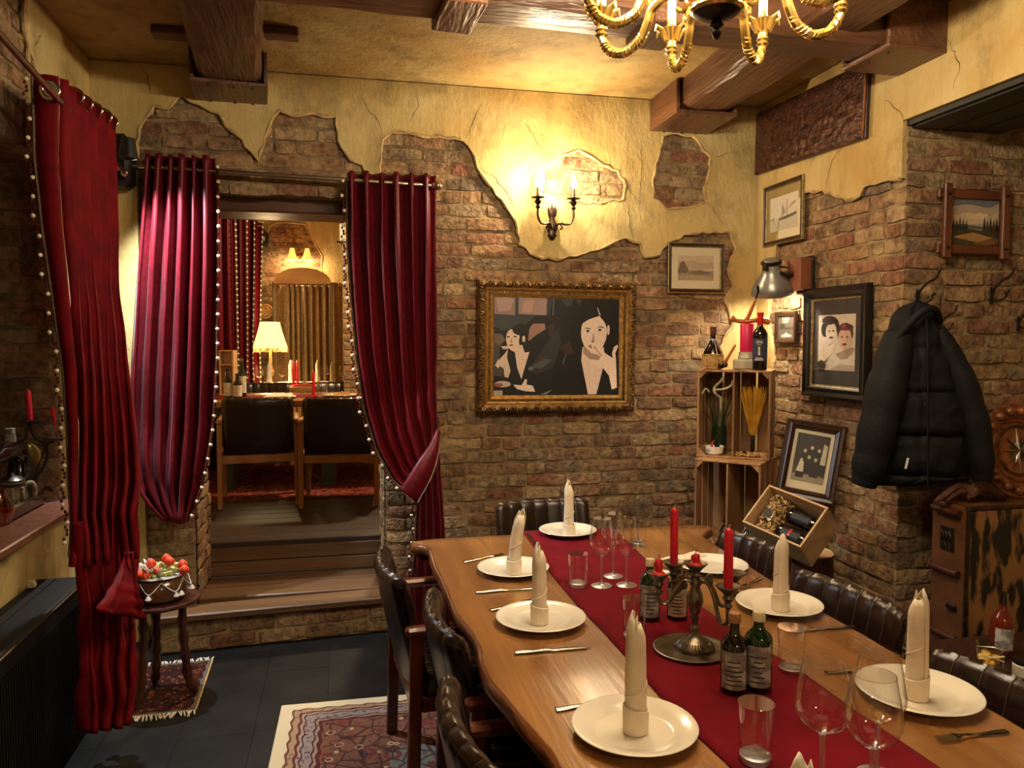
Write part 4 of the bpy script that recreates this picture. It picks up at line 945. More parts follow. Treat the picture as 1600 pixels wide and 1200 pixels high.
# ------------------------------------------------------------ chairs
def make_chair(label, wm, far=False):
    t = thing('dining_chair', label, 'chair')
    ww, zs, zt = .50, .44, .81
    # backrest: padded, channel-stitched, slightly curved shell
    nch = 7
    prof = [(-.012, .40, .0), (-.006, .43, .3), (-.002, .52, 1), (-.003, .62, 1), (-.008, .72, 1), (-.014, .79, 1), (-.022, .808, .9), (-.042, .82, .8), (-.062, .81, .6), (-.072, .79, .3), (-.068, .68, .15), (-.06, .55, .15), (-.052, .43, .1), (-.046, .40, 0)]
    def fn(u, v):
        k = v*(len(prof)-1); i = min(int(k), len(prof)-2); a_, c_ = prof[i], prof[i+1]; f_ = k-i; y, z, w_ = (lerp(p_, q_, f_) for p_, q_ in zip(a_, c_))
        x = (u-.5)*ww; e = min(u, 1-u); bul = abs(sin(pi*u*nch))**.55; cv = (2*u-1)**2*.045
        edge = min(1, e/.06); yy = -.035+(y+.035)*(.35+.65*sqrt(edge))
        return Vector((x, yy+.005*(bul-1)*w_*(1 if y > -.035 else -1)+cv-.22-(z-.44)*.16, z+.003*(bul-1)*(w_ if z > .78 else 0)-.012*(1-edge)*(1 if z > .78 else 0)))
    b = MB(); b.grid(fn, nch*8, (len(prof)-1)*2); b.add([fn(0, k/13) for k in range(14)], [tuple(range(14))]); b.add([fn(1, k/13) for k in range(14)], [tuple(range(14))[::-1]])
    bk = b.obj('backrest', 'leather', t, True, ang=60)
    st = MB()
    for k in range(1, nch): st.tube([fn(k/nch, q_/26)+Vector((0, .0015, .001)) for q_ in range(5, 20)], .0016, 4)
    st.obj('stitching', 'stitch', bk)
    # seat cushion with channels
    def sf(u, v):
        x = (u-.5)*ww; y = -.22+.47*v; e = min(u, 1-u, v, 1-v); h_ = .055*min(1, (e/.05))**.5
        return Vector((x, y, .40+h_+.008*abs(sin(pi*u*nch))**.5*(1 if e > .03 else 0)))
    b = MB(); b.grid(sf, nch*6, 14); b.grid(lambda u, v: Vector(((u-.5)*ww, -.22+.47*v, .385+.015*0)), 1, 1)
    b.box((0, .015, .392), (ww, .468, .018)); b.obj('seat', 'leather', t, True, ang=60)
    for s_ in (-1, 1):
        x = s_*(ww/2+.022)
        for y, lean, tp in ((.215, 0, .625), (-.235, -.02, .625)):
            b = MB(); b.bar((x, y+lean, 0), (x, y, tp), .034, .044, (0, 1, 0), .005); b.obj('leg', wm, t, False)
        b = MB(); b.box((x, -.01, .64), (.046, .53, .032), None, .01); b.obj('armrest', wm, t, False)
        b = MB(); b.box((x, -.01, .375), (.026, .42, .05), None, .004); b.obj('side_rail', wm, t, False)
    for y in (.225, -.235):
        b = MB(); b.box((0, y, .36), (ww+.03, .026, .06), None, .004); b.obj('seat_rail', wm, t, False)
    return t
g1 = 'leather armchairs around the dining table'
ch = make_chair('dark leather armchair at the far left of the table beside the doorway', 'chair_wood'); ch['group'] = g1
def place(c, x, y, face, label=None):
    """x, y: middle of the backrest; face: direction the chair looks, degrees from +x"""
    rz = radians(face-90); off = Rz(rz) @ Vector((0, -.30, 0)); q = Vector((x, y, 0))-off
    if c is None: return copy_tree(ch, None, q, rz, label, g1)
    c.location = q; c.rotation_euler = (0, 0, rz); return c
place(ch, .16, 2.89, 4)
place(None, .285, 2.32, 2, 'dark leather armchair second from the doorway on the left of the table')
place(None, .25, 1.63, 4, 'dark leather armchair nearest the viewer on the left of the table')
place(None, 1.68, 2.86, 182, 'dark leather armchair at the far right of the table below the open wine box')
place(None, 1.66, 2.23, 186, 'dark leather armchair in the middle of the right side of the table')
place(None, 1.60, 1.50, 186, 'dark leather armchair nearest the viewer on the right of the table')
place(None, 1.01, 3.85, -88, 'dark leather armchair at the far head of the table against the brick wall')
# ------------------------------------------------------------ rugs
def rug_mat(name, hx, hy, bands, field, motifs, sc):
    m, nt, b = new_mat(name); N = nt.nodes; L = nt.links; b.inputs['Roughness'].default_value = .95; b.inputs['Specular IOR Level'].default_value = .1
    tc = N.new('ShaderNodeTexCoord'); sp = N.new('ShaderNodeSeparateXYZ'); L.new(tc.outputs['Object'], sp.inputs[0])
    def mth(op, a, c=None):
        n = N.new('ShaderNodeMath'); n.operation = op
        for i, v in enumerate((a, c)):
            if v is None: continue
            if isinstance(v, (int, float)): n.inputs[i].default_value = v
            else: L.new(v, n.inputs[i])
        return n.outputs[0]
    dx = mth('SUBTRACT', hx, mth('ABSOLUTE', sp.outputs[0])); dy = mth('SUBTRACT', hy, mth('ABSOLUTE', sp.outputs[1])); d = mth('MINIMUM', dx, dy)
    wv = mth('MULTIPLY', mth('SINE', mth('MULTIPLY', mth('ADD', sp.outputs[0], sp.outputs[1]), 70)), .004); d2 = mth('ADD', d, wv)
    mr = N.new('ShaderNodeMapRange'); mr.inputs[2].default_value = .6; L.new(d2, mr.inputs[0])
    r = N.new('ShaderNodeValToRGB'); r.color_ramp.interpolation = 'CONSTANT'; r.color_ramp.elements.remove(r.color_ramp.elements[1])
    for i, (dist, c) in enumerate(bands): e = r.color_ramp.elements[0] if i == 0 else r.color_ramp.elements.new(dist/.6); e.position = dist/.6; e.color = lin(c)
    L.new(mr.outputs[0], r.inputs[0]); out = r.outputs[0]
    for k, (s_, th, c, wd, dmin) in enumerate(motifs):
        v = N.new('ShaderNodeTexVoronoi'); v.inputs['Scale'].default_value = s_*sc; v.feature = 'F1' if k != 1 else 'DISTANCE_TO_EDGE'; L.new(tc.outputs['Object'], v.inputs['Vector'])
        q = mth('LESS_THAN', mth('ABSOLUTE', mth('SUBTRACT', v.outputs['Distance'], th)), wd); q = mth('MULTIPLY', q, mth('GREATER_THAN', d, dmin))
        mx = N.new('ShaderNodeMix'); mx.data_type = 'RGBA'; L.new(q, mx.inputs[0]); L.new(out, mx.inputs[6]); mx.inputs[7].default_value = lin(c); out = mx.outputs[2]
    L.new(out, b.inputs['Base Color'])
    n3 = N.new('ShaderNodeTexNoise'); n3.inputs['Scale'].default_value = 300; L.new(tc.outputs['Object'], n3.inputs[0]); bp = N.new('ShaderNodeBump'); bp.inputs['Strength'].default_value = .5; bp.inputs['Distance'].default_value = .004; L.new(n3.outputs[0], bp.inputs['Height']); L.new(bp.outputs[0], b.inputs['Normal'])
rug_mat('rug', .85, 1.35, [(0, (200, 184, 152)), (.055, (104, 62, 54)), (.064, (152, 126, 98)), (.088, (96, 46, 44)), (.10, (150, 132, 116)), (.112, (70, 50, 50)), (.118, (138, 122, 116)), (.155, (70, 46, 46)), (.163, (150, 124, 104)), (.175, (86, 42, 40)), (.19, (124, 82, 62)), (.46, (122, 114, 104))], None, [(6, .26, (122, 60, 50), .08, .195), (9, .03, (66, 46, 46), .024, .2), (8, .20, (186, 150, 112), .028, .2), (22, .20, (108, 52, 48), .05, .064), (26, .26, (66, 56, 66), .04, .118)], 1.5)
p = W(440, 1106, Z=0); a_ = W(700, 1083, Z=0); an = atan2(a_.y-p.y, a_.x-p.x)
q = p+Rz(an) @ Vector((.85, -1.35, 0)); q.z = .0045
MB().box((0, 0, .004), (1.7, 2.7, .008), None, .003).obj('rug', 'rug', None, False, q, an)
tag(col.objects[-1], 'oriental rug with ivory border and rust field under the table', 'rug')
rug_mat('rug_small', .24, .28, [(0, (90, 84, 80)), (.02, (50, 24, 20)), (.05, (80, 34, 26)), (.06, (44, 22, 18))], None, [(20, .3, (96, 44, 30), .06, .03), (16, .03, (30, 16, 14), .02, .05), (30, .2, (120, 84, 60), .05, .02)], 1)
# ------------------------------------------------------------ framed pictures
_cm = {}
def cmat(c, rough=.5):
    k = 'print_%02x%02x%02x' % tuple(int(v) for v in c)
    if k not in _m: P(k, c, [min(255, v*1.06+1) for v in c], sc=60, rough=rough)
    return k
def ring_frame(name, w, h, rings, mats, parent, y_off=0):
    """mitred moulding: rings [(inset, projection, material index)]"""
    b = MB(); vs = []
    for d, y, mi in rings:
        x, z = w/2-d, h/2-d; vs += [(-x, -y+y_off, -z), (x, -y+y_off, -z), (x, -y+y_off, z), (-x, -y+y_off, z)]
    for k in range(len(rings)-1):
        b.cur = rings[k+1][2]; b.add(vs[4*k:4*k+8], [(i, (i+1) % 4, 4+(i+1) % 4, 4+i) for i in range(4)])
    return b.obj(name, mats, parent, False)
def print_mesh(name, w, h, shapes, parent, y, cx=0, cz=0):
    """flat print: shapes (colour, [(u, v)...]) with u, v in 0..1, v upwards; layered a fraction of a millimetre"""
    b = MB(); mats = []
    for k, (c, pts) in enumerate(shapes):
        m = cmat(c)
        if m not in mats: mats.append(m)
        b.cur = mats.index(m); pts = [(min(max(u, 0), 1), min(max(v, 0), 1)) for u, v in pts]; v3 = [(cx+(u-.5)*w, y-k*.00012, cz+(v-.5)*h) for u, v in pts]
        tr = tessellate_polygon([[Vector((p[0], p[2], 0)) for p in v3]]); b.add(v3, [tuple(t_) for t_ in tr])
    return b.obj(name, mats, parent, False)
def ell(c, cx, cy, rx, ry, n=18, rot=0): return (c, [(cx+rx*cos(2*pi*k/n)*cos(rot)-ry*sin(2*pi*k/n)*sin(rot), cy+rx*cos(2*pi*k/n)*sin(rot)+ry*sin(2*pi*k/n)*cos(rot)) for k in range(n)])
FULL = [(0, 0), (1, 0), (1, 1), (0, 1)]
RW, BW = -pi/2, 0
# --- big ornate gilt frame on the back wall
a = W(744, 437, Y=YB-.03); c = W(990, 641, Y=YB-.03); wF, hF = c.x-a.x, a.z-c.z
t = thing('framed_photograph', 'large photograph of two dark-haired women in an ornate gilt frame on the brick wall', 'picture', ((a.x+c.x)/2, YB-.022, (a.z+c.z)/2)); t.rotation_euler = (0, radians(.5), 0)
fr = ring_frame('frame', wF, hF, [(0, 0, 0), (.0, .03, 0), (.012, .045, 0), (.03, .05, 0), (.048, .04, 0), (.05, .035, 1), (.056, .04, 1), (.066, .032, 1), (.068, .026, 0), (.08, .026, 0), (.082, .03, 1), (.1, .018, 1), (.104, .012, 1)], ['gold_dark', 'gold'], t)
orn = MB(); rg_ = random.Random(2)
def along(w, h, step):
    out = []
    for s_ in (-1, 1):
        n = int(w/step); out += [((k+.5)/n*w-w/2, s_*h/2, 0) for k in range(n)]; n = int(h/step); out += [(s_*w/2, (k+.5)/n*h-h/2, pi/2) for k in range(n)]
    return out
for i, (x, z, r_) in enumerate(along(wF-.05, hF-.05, .034)):
    D_ = Vector((cos(r_), 0, sin(r_))); Q_ = Vector((-sin(r_), 0, cos(r_))); o_ = Vector((x, -.05, z)); s_ = 1 if i % 2 else -1
    orn.tube([o_-D_*.016-Q_*.012*s_, o_-D_*.006+Q_*.012*s_+Vector((0, -.004, 0)), o_+D_*.008+Q_*.008*s_+Vector((0, -.006, 0)), o_+D_*.006-Q_*.006*s_], [.005, .0065, .006, .003], 5)
    orn.sphere(o_+D_*.012+Vector((0, -.002, 0)), .0055, 6, 4)
for x, z, r_ in along(wF-.148, hF-.148, .013): orn.sphere((x, -.028, z), .0042, 5, 3)
tag(orn.obj('carved_ornament', 'gold_dark', fr), kind='stuff')
U = lambda *p: [((x-210)/1040, 1-(y-190)/800) for x, y in p]; EL = lambda c, x, y, rx, ry, rot=0: ell(c, (x-210)/1040, 1-(y-190)/800, rx/1040, ry/800, 18, rot)
SK, SK2, BK, SH = (226, 200, 182), (214, 192, 174), (17, 16, 16), (164, 134, 118)
shapes = [(BK, FULL), ((52, 56, 58), U((210, 190), (690, 190), (660, 330), (560, 330), (430, 440), (210, 470))), ((140, 116, 112), U((214, 192), (384, 192), (380, 336), (214, 326))), ((168, 140, 128), U((224, 200), (300, 192), (374, 200), (340, 300), (250, 310))), ((150, 124, 116), U((408, 192), (640, 192), (636, 332), (410, 326))), ((176, 140, 128), U((450, 215), (530, 205), (520, 310), (440, 312))), ((46, 52, 58), U((750, 190), (860, 190), (850, 240), (800, 260))), ((70, 54, 48), U((880, 195), (925, 195), (915, 250))), ((150, 112, 100), U((488, 550), (498, 440), (530, 402), (624, 400), (632, 446), (560, 490))),
 ((110, 88, 80), U((213, 470), (262, 470), (304, 540), (262, 585), (214, 560))), (BK, U((212, 430), (262, 450), (275, 490), (212, 485))), ((66, 62, 60), U((210, 560), (262, 585), (255, 700), (300, 840), (210, 830))),
 EL(BK, 405, 505, 74, 90), EL(SK, 368, 540, 58, 92, .1), EL(BK, 425, 450, 66, 46, .5), EL(BK, 455, 560, 40, 74, .1), (SK, U((368, 600), (440, 575), (462, 640), (500, 634), (436, 858), (400, 760), (384, 650))), (BK, U((384, 650), (400, 760), (436, 858), (500, 634), (640, 660), (720, 800), (700, 985), (300, 985), (330, 760), (350, 655))), (SK2, U((250, 745), (262, 690), (300, 650), (325, 610), (318, 680), (348, 790), (330, 846), (300, 840), (290, 770))), (SK2, U((222, 745), (250, 690), (268, 730), (250, 770))), (SK2, U((268, 590), (330, 585), (345, 605), (290, 615))), (SK, U((370, 902), (440, 908), (466, 856), (482, 862), (480, 902), (530, 912), (550, 962), (470, 957), (400, 938))), EL((196, 178, 166), 285, 898, 66, 26), EL((150, 90, 80), 250, 905, 36, 16), ((170, 160, 150), U((212, 950), (284, 950), (284, 990), (212, 990))), EL((40, 26, 24), 326, 512, 13, 6), EL((40, 26, 24), 384, 510, 13, 6), EL((150, 80, 74), 350, 580, 16, 7), (SH, U((352, 520), (362, 560), (346, 560))), EL(SK, 452, 528, 12, 26),
 ((44, 40, 40), U((640, 560), (740, 430), (760, 560), (700, 760), (560, 820), (500, 780))), ((70, 72, 74), U((500, 760), (620, 690), (690, 700), (600, 770))), ((96, 98, 100), EL(BK, 510, 772, 22, 14)[1]), ((50, 38, 34), U((640, 420), (700, 400), (712, 470), (670, 520))), ((58, 36, 34), U((740, 600), (900, 500), (910, 640), (800, 650))), ((120, 120, 120), U((590, 985), (690, 945), (640, 985))), ((90, 92, 92), U((770, 730), (800, 650), (808, 655), (780, 735))), ((84, 86, 86), U((690, 192), (700, 192), (694, 330), (684, 330))),
 EL((13, 11, 11), 1040, 410, 170, 192), (BK, U((870, 560), (960, 560), (960, 985), (700, 985), (760, 800), (880, 690))), (SK, U((940, 590), (1120, 590), (1130, 700), (1112, 780), (1062, 985), (990, 985), (930, 700))), (SH, U((950, 560), (1010, 640), (1090, 660), (1080, 700), (1000, 690), (944, 640))), EL((232, 206, 188), 1034, 470, 110, 160), ((13, 11, 11), U((900, 470), (928, 400), (990, 360), (1078, 330), (1130, 390), (1160, 440), (1178, 330), (1100, 240), (960, 240), (880, 340))), EL((13, 11, 11), 1190, 520, 42, 130), EL((13, 11, 11), 880, 520, 44, 110), EL(SK, 1156, 446, 12, 42), EL((236, 226, 216), 984, 458, 24, 9), EL((236, 226, 216), 1086, 448, 26, 9), EL((26, 20, 20), 982, 457, 13, 11), EL((26, 20, 20), 1084, 447, 13, 11), ((36, 24, 22), U((948, 440), (975, 428), (1010, 438), (1008, 444), (975, 436))), ((36, 24, 22), U((1050, 436), (1085, 416), (1118, 424), (1116, 431), (1085, 424))), (SH, U((1030, 460), (1040, 530), (1012, 545), (1020, 530))), EL((60, 30, 30), 1026, 545, 14, 5), ((150, 84, 76), U((985, 580), (1015, 570), (1030, 600), (1005, 600))), (BK, U((1112, 780), (1160, 700), (1250, 690), (1250, 985), (1062, 985))),
 ((236, 210, 192), U((1010, 585), (1018, 570), (1042, 560), (1058, 556), (1130, 640), (1196, 680), (1190, 640), (1204, 590), (1234, 568), (1242, 585), (1218, 640), (1226, 700), (1236, 930), (1192, 946), (1166, 830), (1120, 770), (1004, 716), (1000, 706), (1080, 700), (1100, 680))), (SH, U((1030, 585), (1040, 580), (1108, 668), (1100, 672))), ((190, 180, 170), U((1056, 262), (1064, 262), (1088, 322), (1078, 330)))]
print_mesh('print', wF-.205, hF-.205, shapes, t, -.013)
def simple(name, label, px0, py0, px1, py1, wall, rings, mats, fill, shapes, mat_in=None, tilt=0, plane=None, y=None, glass=True, cat='picture', matw=None, h=None):
    if wall == 'B': a, c = W(px0, py0, Y=YB-.03), W(px1, py1, Y=YB-.03); w_, h_ = c.x-a.x, a.z-c.z; loc = ((a.x+c.x)/2, YB-.024, (a.z+c.z)/2); rz = 0
    elif wall == 'R': a, c = W(px0, py0, X=XR-.03), W(px1, py1, X=XR-.03); w_ = a.y-c.y; h_ = h or (a.z-c.z); loc = (XR-.026, (a.y+c.y)/2, (a.z+c.z)/2); rz = RW
    else: a, c = W(px0, py0, Y=YP-.03), W(px1, py1, Y=YP-.03); w_, h_ = c.x-a.x, a.z-c.z; loc = ((a.x+c.x)/2, YP-.024, (a.z+c.z)/2); rz = 0
    t = thing(name, label, cat, loc, rz); t.rotation_euler = (0, tilt, rz)
    ring_frame('frame', w_, h_, [(0, 0, 0)]+rings, mats, t); d = rings[-1][0]; yb = -rings[-1][1]+.003
    MB().box((0, yb/2-.001, 0), (w_-2*d+.004, abs(yb)-.002 if abs(yb) > .004 else .003, h_-2*d+.004)).obj('backing', fill, t, False)
    mw = matw or (0, 0); W_, H_ = w_-2*d-2*mw[0], h_-2*d-2*mw[1]
    print_mesh('print', W_, H_, shapes, t, yb-.0015)
    if glass: MB().box((0, yb-.007, 0), (w_-2*d, .0015, h_-2*d)).obj('glazing', 'glazing', t, False)
    return t
sky = [((196, 176, 150), FULL), ((176, 158, 136), [(0, .45), (.3, .5), (.6, .42), (1, .5), (1, .75), (.7, .7), (.4, .82), (0, .7)]), ((150, 132, 110), [(0, 0), (1, 0), (1, .4), (.7, .36), (.4, .42), (.2, .36), (0, .5)]), ((110, 96, 80), [(0, .3), (.06, .7), (.16, .8), (.22, .6), (.3, .45), (.26, .3)]), ((120, 106, 90), [(.3, .32), (.6, .42), (.9, .34), (.9, .26), (.5, .24)]), ((170, 150, 118), [(0, 0), (1, 0), (1, .16), (.5, .2), (0, .22)])]
simple('framed_print', 'small pale landscape print in a silver frame on the plaster above the crates', 1043, 378, 1131, 459, 'B', [(0, .016, 0), (.006, .02, 1), (.014, .014, 0), (.024, .016, 0), (.026, .010, 1), (.03, .006, 1)], ['dark_wood_frame', 'silver_gilt'], 'mat_board', sky, matw=(.042, .05))
boat = [((206, 196, 176), FULL), ((186, 176, 158), [(0, 0), (1, 0), (1, .34), (0, .34)]), ((90, 84, 76), [(.3, .36), (.95, .44), (.95, .36), (.6, .3), (.34, .3)]), ((100, 94, 86), [(.44, .34), (.46, .34), (.46, .8), (.44, .8)]), ((100, 94, 86), [(.6, .34), (.62, .34), (.62, .86), (.6, .86)]), ((150, 142, 128), [(.46, .74), (.58, .5), (.46, .44)]), ((140, 130, 118), [(0, .36), (.16, .42), (.16, .34), (0, .34)])]
simple('framed_print', 'sailing ship print in a dark frame with gilt edge on the right wall', 1196, 294, 1256, 373, 'R', [(0, .016, 1), (.005, .02, 1), (.012, .015, 0), (.026, .014, 0), (.028, .009, 1), (.031, .006, 1)], ['dark_wood_frame', 'silver_gilt'], 'mat_board', boat, matw=(.03, .05))
couple = [((196, 184, 170), FULL), ((160, 148, 136), [(0, .0), (.3, .0), (.6, .12), (1, .1), (1, 0)]), ell((34, 28, 26), .36, .80, .22, .17), ell((30, 25, 24), .20, .74, .12, .14), ell((206, 190, 172), .36, .69, .15, .17, 18, -.1), ell((40, 34, 30), .30, .90, .2, .08), ell((60, 46, 40), .74, .66, .21, .19), ell((186, 164, 142), .73, .57, .18, .19), ell((60, 46, 40), .74, .77, .21, .06), ((90, 78, 70), [(0, .1), (.3, .45), (.42, .5), (.35, .3), (.2, .1)]), ((206, 190, 170), [(.0, .2), (.3, .44), (.5, .52), (.45, .34), (.2, .16)]), ((150, 130, 112), [(.5, .3), (.9, .42), (1, .4), (.8, .22), (.62, .2)]), ell((30, 24, 22), .3, .71, .03, .012), ell((30, 24, 22), .42, .71, .03, .012), ell((90, 40, 40), .37, .59, .06, .02), ell((30, 24, 22), .66, .6, .03, .012), ell((30, 24, 22), .8, .6, .03, .012), ell((90, 50, 44), .73, .47, .06, .02), ((40, 34, 32), [(0, 0), (.2, .0), (.24, .1), (.1, .18), (0, .14)])]
simple('framed_photograph', 'black and white photograph of a laughing couple in a wide black frame', 1262, 464, 1359, 616, 'R', [(0, .03, 0), (.01, .036, 0), (.03, .028, 0), (.05, .03, 0), (.058, .018, 0), (.062, .012, 1), (.07, .010, 1)], ['black_frame', 'silver_gilt'], 'mat_dark', couple, matw=(.045, .08), h=.60)
simple('framed_photograph', 'tiny dark framed photograph under the grey wall lamp', 1213, 488, 1245, 536, 'R', [(0, .016, 0), (.008, .02, 0), (.024, .014, 0), (.028, .006, 0)], ['dark_wood_frame'], 'mat_dark', [((84, 76, 66), FULL), ((150, 136, 116), [(.2, .98), (.7, .98), (.6, .7), (.3, .7)]), ((60, 52, 46), [(0, .4), (1, .4), (1, .5), (0, .5)]), ((190, 180, 160), [(.2, .06), (.8, .06), (.84, .14), (.6, .2), (.5, .28), (.4, .2), (.2, .14)]), ((40, 34, 30), [(.1, .5), (.4, .5), (.4, .66), (.1, .66)])])
# oil landscape in a log-cabin frame on the alcove wall
a, c = W(1468, 292, Y=YP-.03), W(1570, 402, Y=YP-.03); w_, h_ = c.x-a.x, a.z-c.z
t = thing('framed_painting', 'small autumn landscape painting in a rustic crossed-bar wooden frame', 'picture', ((a.x+c.x)/2, YP-.03, (a.z+c.z)/2))
for s_ in (-1, 1):
    b = MB(); b.box((s_*(w_/2-.028), -.022, 0), (.044, .022, h_+.03), None, .005); m_ = b.obj('upright_bar', 'rustic_frame', t, False)
    b = MB()
    for k in (-1, 1): b.sphere((s_*(w_/2-.028), -.034, k*(h_/2-.035)), .008, 8, 4)
    b.obj('peg', 'black_iron', m_)
    b = MB(); b.box((0, -.006, s_*(h_/2-.03)), (w_+.03, .022, .044), None, .005); b.obj('cross_bar', 'rustic_frame', t, False)
aut = [((160, 140, 120), FULL), ((186, 160, 130), [(0, .6), (.4, .7), (.8, .62), (1, .75), (1, .5), (0, .45)]), ((96, 96, 104), [(0, .8), (.4, .86), (.8, .8), (1, .9), (1, 1), (0, 1)]), ((204, 176, 140), [(.45, .6), (.6, .7), (.8, .66), (.7, .56)]), ((90, 84, 76), [(0, .42), (.3, .46), (.7, .42), (1, .46), (1, .36), (0, .36)]), ((60, 50, 34), [(0, 0), (1, 0), (1, .4), (.7, .34), (.4, .36), (0, .42)]), ((150, 112, 70), [(.1, .2), (.5, .3), (.9, .2), (.6, .1)]), ((110, 70, 44), [(.5, .08), (1, .2), (1, .1), (.7, .02)])]
for k in range(6): x = .03+.06*k; aut.append(((34, 34, 24), [(x, .34), (x+.035, .62-.03*(k % 3)), (x+.07, .34)]))
for k in range(5): x = .68+.06*k; aut.append(((70, 44, 26) if k % 2 else (36, 34, 24), [(x, .34), (x+.035, .64-.05*(k % 2)), (x+.07, .34)]))
print_mesh('painting', w_-.09, h_-.085, aut, t, -.003)
# dark relief panel under the ceiling on the right wall
a, c = W(1184, 181, X=XR-.04), W(1356, 216, X=XR-.04); w_ = a.y-c.y; h_ = .375
t = thing('relief_panel', 'wide dark carved copper relief of a town hung high on the right wall', 'picture', (XR-.033, (a.y+c.y)/2-.005, 2.865)); t.rotation_euler = (0, radians(2.0), RW)
MB().box((0, -.012, 0), (w_, .022, h_), None, .003).obj('board', 'dark_wood_frame', t, False)
P('relief', (44, 26, 20), (96, 54, 34), sc=30, rough=.35, metal=.4, bump=.8, bsc=60)
b = MB()
def rel(u, v):
    x = u*w_; z = v*h_; sk = .25+.35*u+.12*noise.noise(Vector((x*6, 0, 1))); h0 = .006+.010*noise.noise(Vector((x*26, z*26, 3)))*(1 if v < sk else .15)+(.006 if v < sk else 0)
    return Vector((x-w_/2, -.024-max(0, h0)*min(1, min(u, 1-u, v, 1-v)*20), z-h_/2))
b.grid(rel, 90, 34); b.obj('relief', 'relief', t, True, ang=180)
b = MB(); b.lathe([(.012, 0), (.012, .05), (.003, .14), (0, .15)], 8, (-.02+w_*.02, -.03, -.02)); b.lathe([(.01, 0), (.01, .04), (.002, .1), (0, .11)], 8, (-w_*.32, -.03, -.06)); b.obj('spire', 'relief', t)
b = MB(); b.tube([(w_/2-.008, -.03, -h_/2), (w_/2-.008, -.03, h_/2)], .006, 6); b.obj('edge_strip', 'copper', t)
# ------------------------------------------------------------ grey industrial wall lamp
p = W(1262, 428, X=XR)
t = thing('wall_lamp', 'grey metal work lamp on a wooden block on the right wall', 'wall lamp', (XR-.02, p.y-.02, p.z-.005), RW); t.scale = (1.2, 1.2, 1.2)
b = MB(); b.box((0, -.035, 0), (.11, .07, .15), None, .004); b.obj('wood_block', 'lamp_block', t, False)
b = MB(); b.box((.0, -.006, -.004), (.13, .012, .175), None, .003); b.obj('back_plate', 'black_iron', t, False)
b = MB(); b.tube(spline([(0, -.07, .0), (-.02, -.10, .0), (-.05, -.12, .01)], 5), .010, 8); b.tube([(.0, -.1, .03), (-.05, -.13, .04)], .005, 6); b.obj('arm', 'black_iron', t)
rot = Rx(radians(12)) @ Ry(radians(14)); o0 = Vector((-.075, -.14, .02))
b = MB(); b.lathe([(.0, .062), (.03, .06), (.04, .045), (.042, .01), (.046, .0), (.05, -.012), (.072, -.04), (.092, -.075), (.1, -.11), (.098, -.112), (.088, -.078), (.068, -.04), (.045, -.014), (.038, 0), (0, .002)], 26, o0, rot); sh_ = b.obj('shade', 'lamp_grey', t, True, ang=60)
b = MB(); b.lathe([(.044, .05), (.049, .045), (.049, .036), (.044, .032)], 22, o0, rot); b.box(o0+rot @ Vector((.02, -.045, .03)), (.03, .02, .03), None, .004); b.obj('collar', 'black_iron', sh_)
b = MB(); b.sphere(o0+rot @ Vector((0, 0, -.05)), .026, 12, 8); b.obj('bulb', 'bulb', sh_)
light('wall_lamp_light', 'SPOT', o0+rot @ Vector((0, 0, -.075)), P_WALL_LAMP, WARM, .03, (radians(10), radians(10), 0), t, spot_size=radians(150), spot_blend=.4)
# ------------------------------------------------------------ coat hooks and the black quilted jacket
def hook(px, py, label, s=1.0, key=False):
    p = W(px, py, Y=YP-.012); t = thing('coat_hook', label, 'hook', (p.x, YP-.012, p.z), 0, 'iron coat hooks on the alcove wall'); t.scale = (s,)*3
    b = MB(); b.lathe([(.008, -.05), (.014, -.04), (.011, -.02), (.016, 0), (.012, .018), (.006, .03)], 10, (0, -.004, 0), None, 1, .4); b.obj('plate', 'black_iron', t)
    b = MB(); b.tube(spline([(0, -.01, .0), (.002, -.03, .03), (.02, -.05, .06), (.05, -.055, .075), (.066, -.06, .10), (.07, -.062, .115)], 5), .0055, 7); b.lathe([(.0, .0), (.012, .002), (.010, .01), (0, .012)], 10, (.07, -.062, .115)); b.obj('upper_prong', 'black_iron', t)
    b = MB(); b.tube(spline([(0, -.01, -.02), (.02, -.03, -.035), (.045, -.045, -.02), (.05, -.045, 0), (.06, -.045, .005)], 5), .0045, 7); b.sphere((.06, -.045, .006), .008, 8, 5); b.obj('lower_prong', 'black_iron', t)
    return t
hook(1432, 462, 'iron coat hook carrying the black jacket'); hook(1548, 458, 'iron coat hook near the right edge below the landscape painting'); hook(1468, 508, 'small iron coat hook peeking out beside the jacket shoulder', .75); hook(1590, 503, 'iron coat hook at the far right edge', .9)
P0 = Vector((2.66, 3.02, 0)); NJ = Vector((-sin(radians(18)), -cos(radians(18)), 0))
def JP(px, py):
    d = _f+_r*((px-800)/FPX)-_u*((py-600)/FPX); k = (P0-CAM).dot(NJ)/d.dot(NJ); q = CAM+d*k; return q
jb = W(1440, 755, Y=3.0)
t = thing('jacket', 'black quilted winter jacket hanging from a coat hook at the corner of the brick wall', 'jacket', (P0.x, P0.y, 0), radians(-18))
RJ = Rz(radians(18))
def jl(px, py): q = JP(px, py); v = RJ @ (q-Vector((P0.x, P0.y, 0))); return v.x, v.z
outline = [(472, 1424, 1446, .03), (480, 1404, 1456, .05), (500, 1390, 1464, .075), (530, 1382, 1476, .085), (560, 1372, 1490, .095), (600, 1364, 1504, .105), (640, 1358, 1514, .115), (680, 1356, 1516, .115), (715, 1356, 1514, .11), (745, 1357, 1512, .10), (757, 1360, 1440, .06)]
rows = [(jl(a_, y)[0], jl(c_, y)[0], jl((a_+c_)/2, y)[1], d_) for y, a_, c_, d_ in outline]
kk = [(-z, x0, x1, d_) for x0, x1, z, d_ in rows]
seams = [jl(1430, y)[1] for y in (480, 545, 612, 678, 740)]
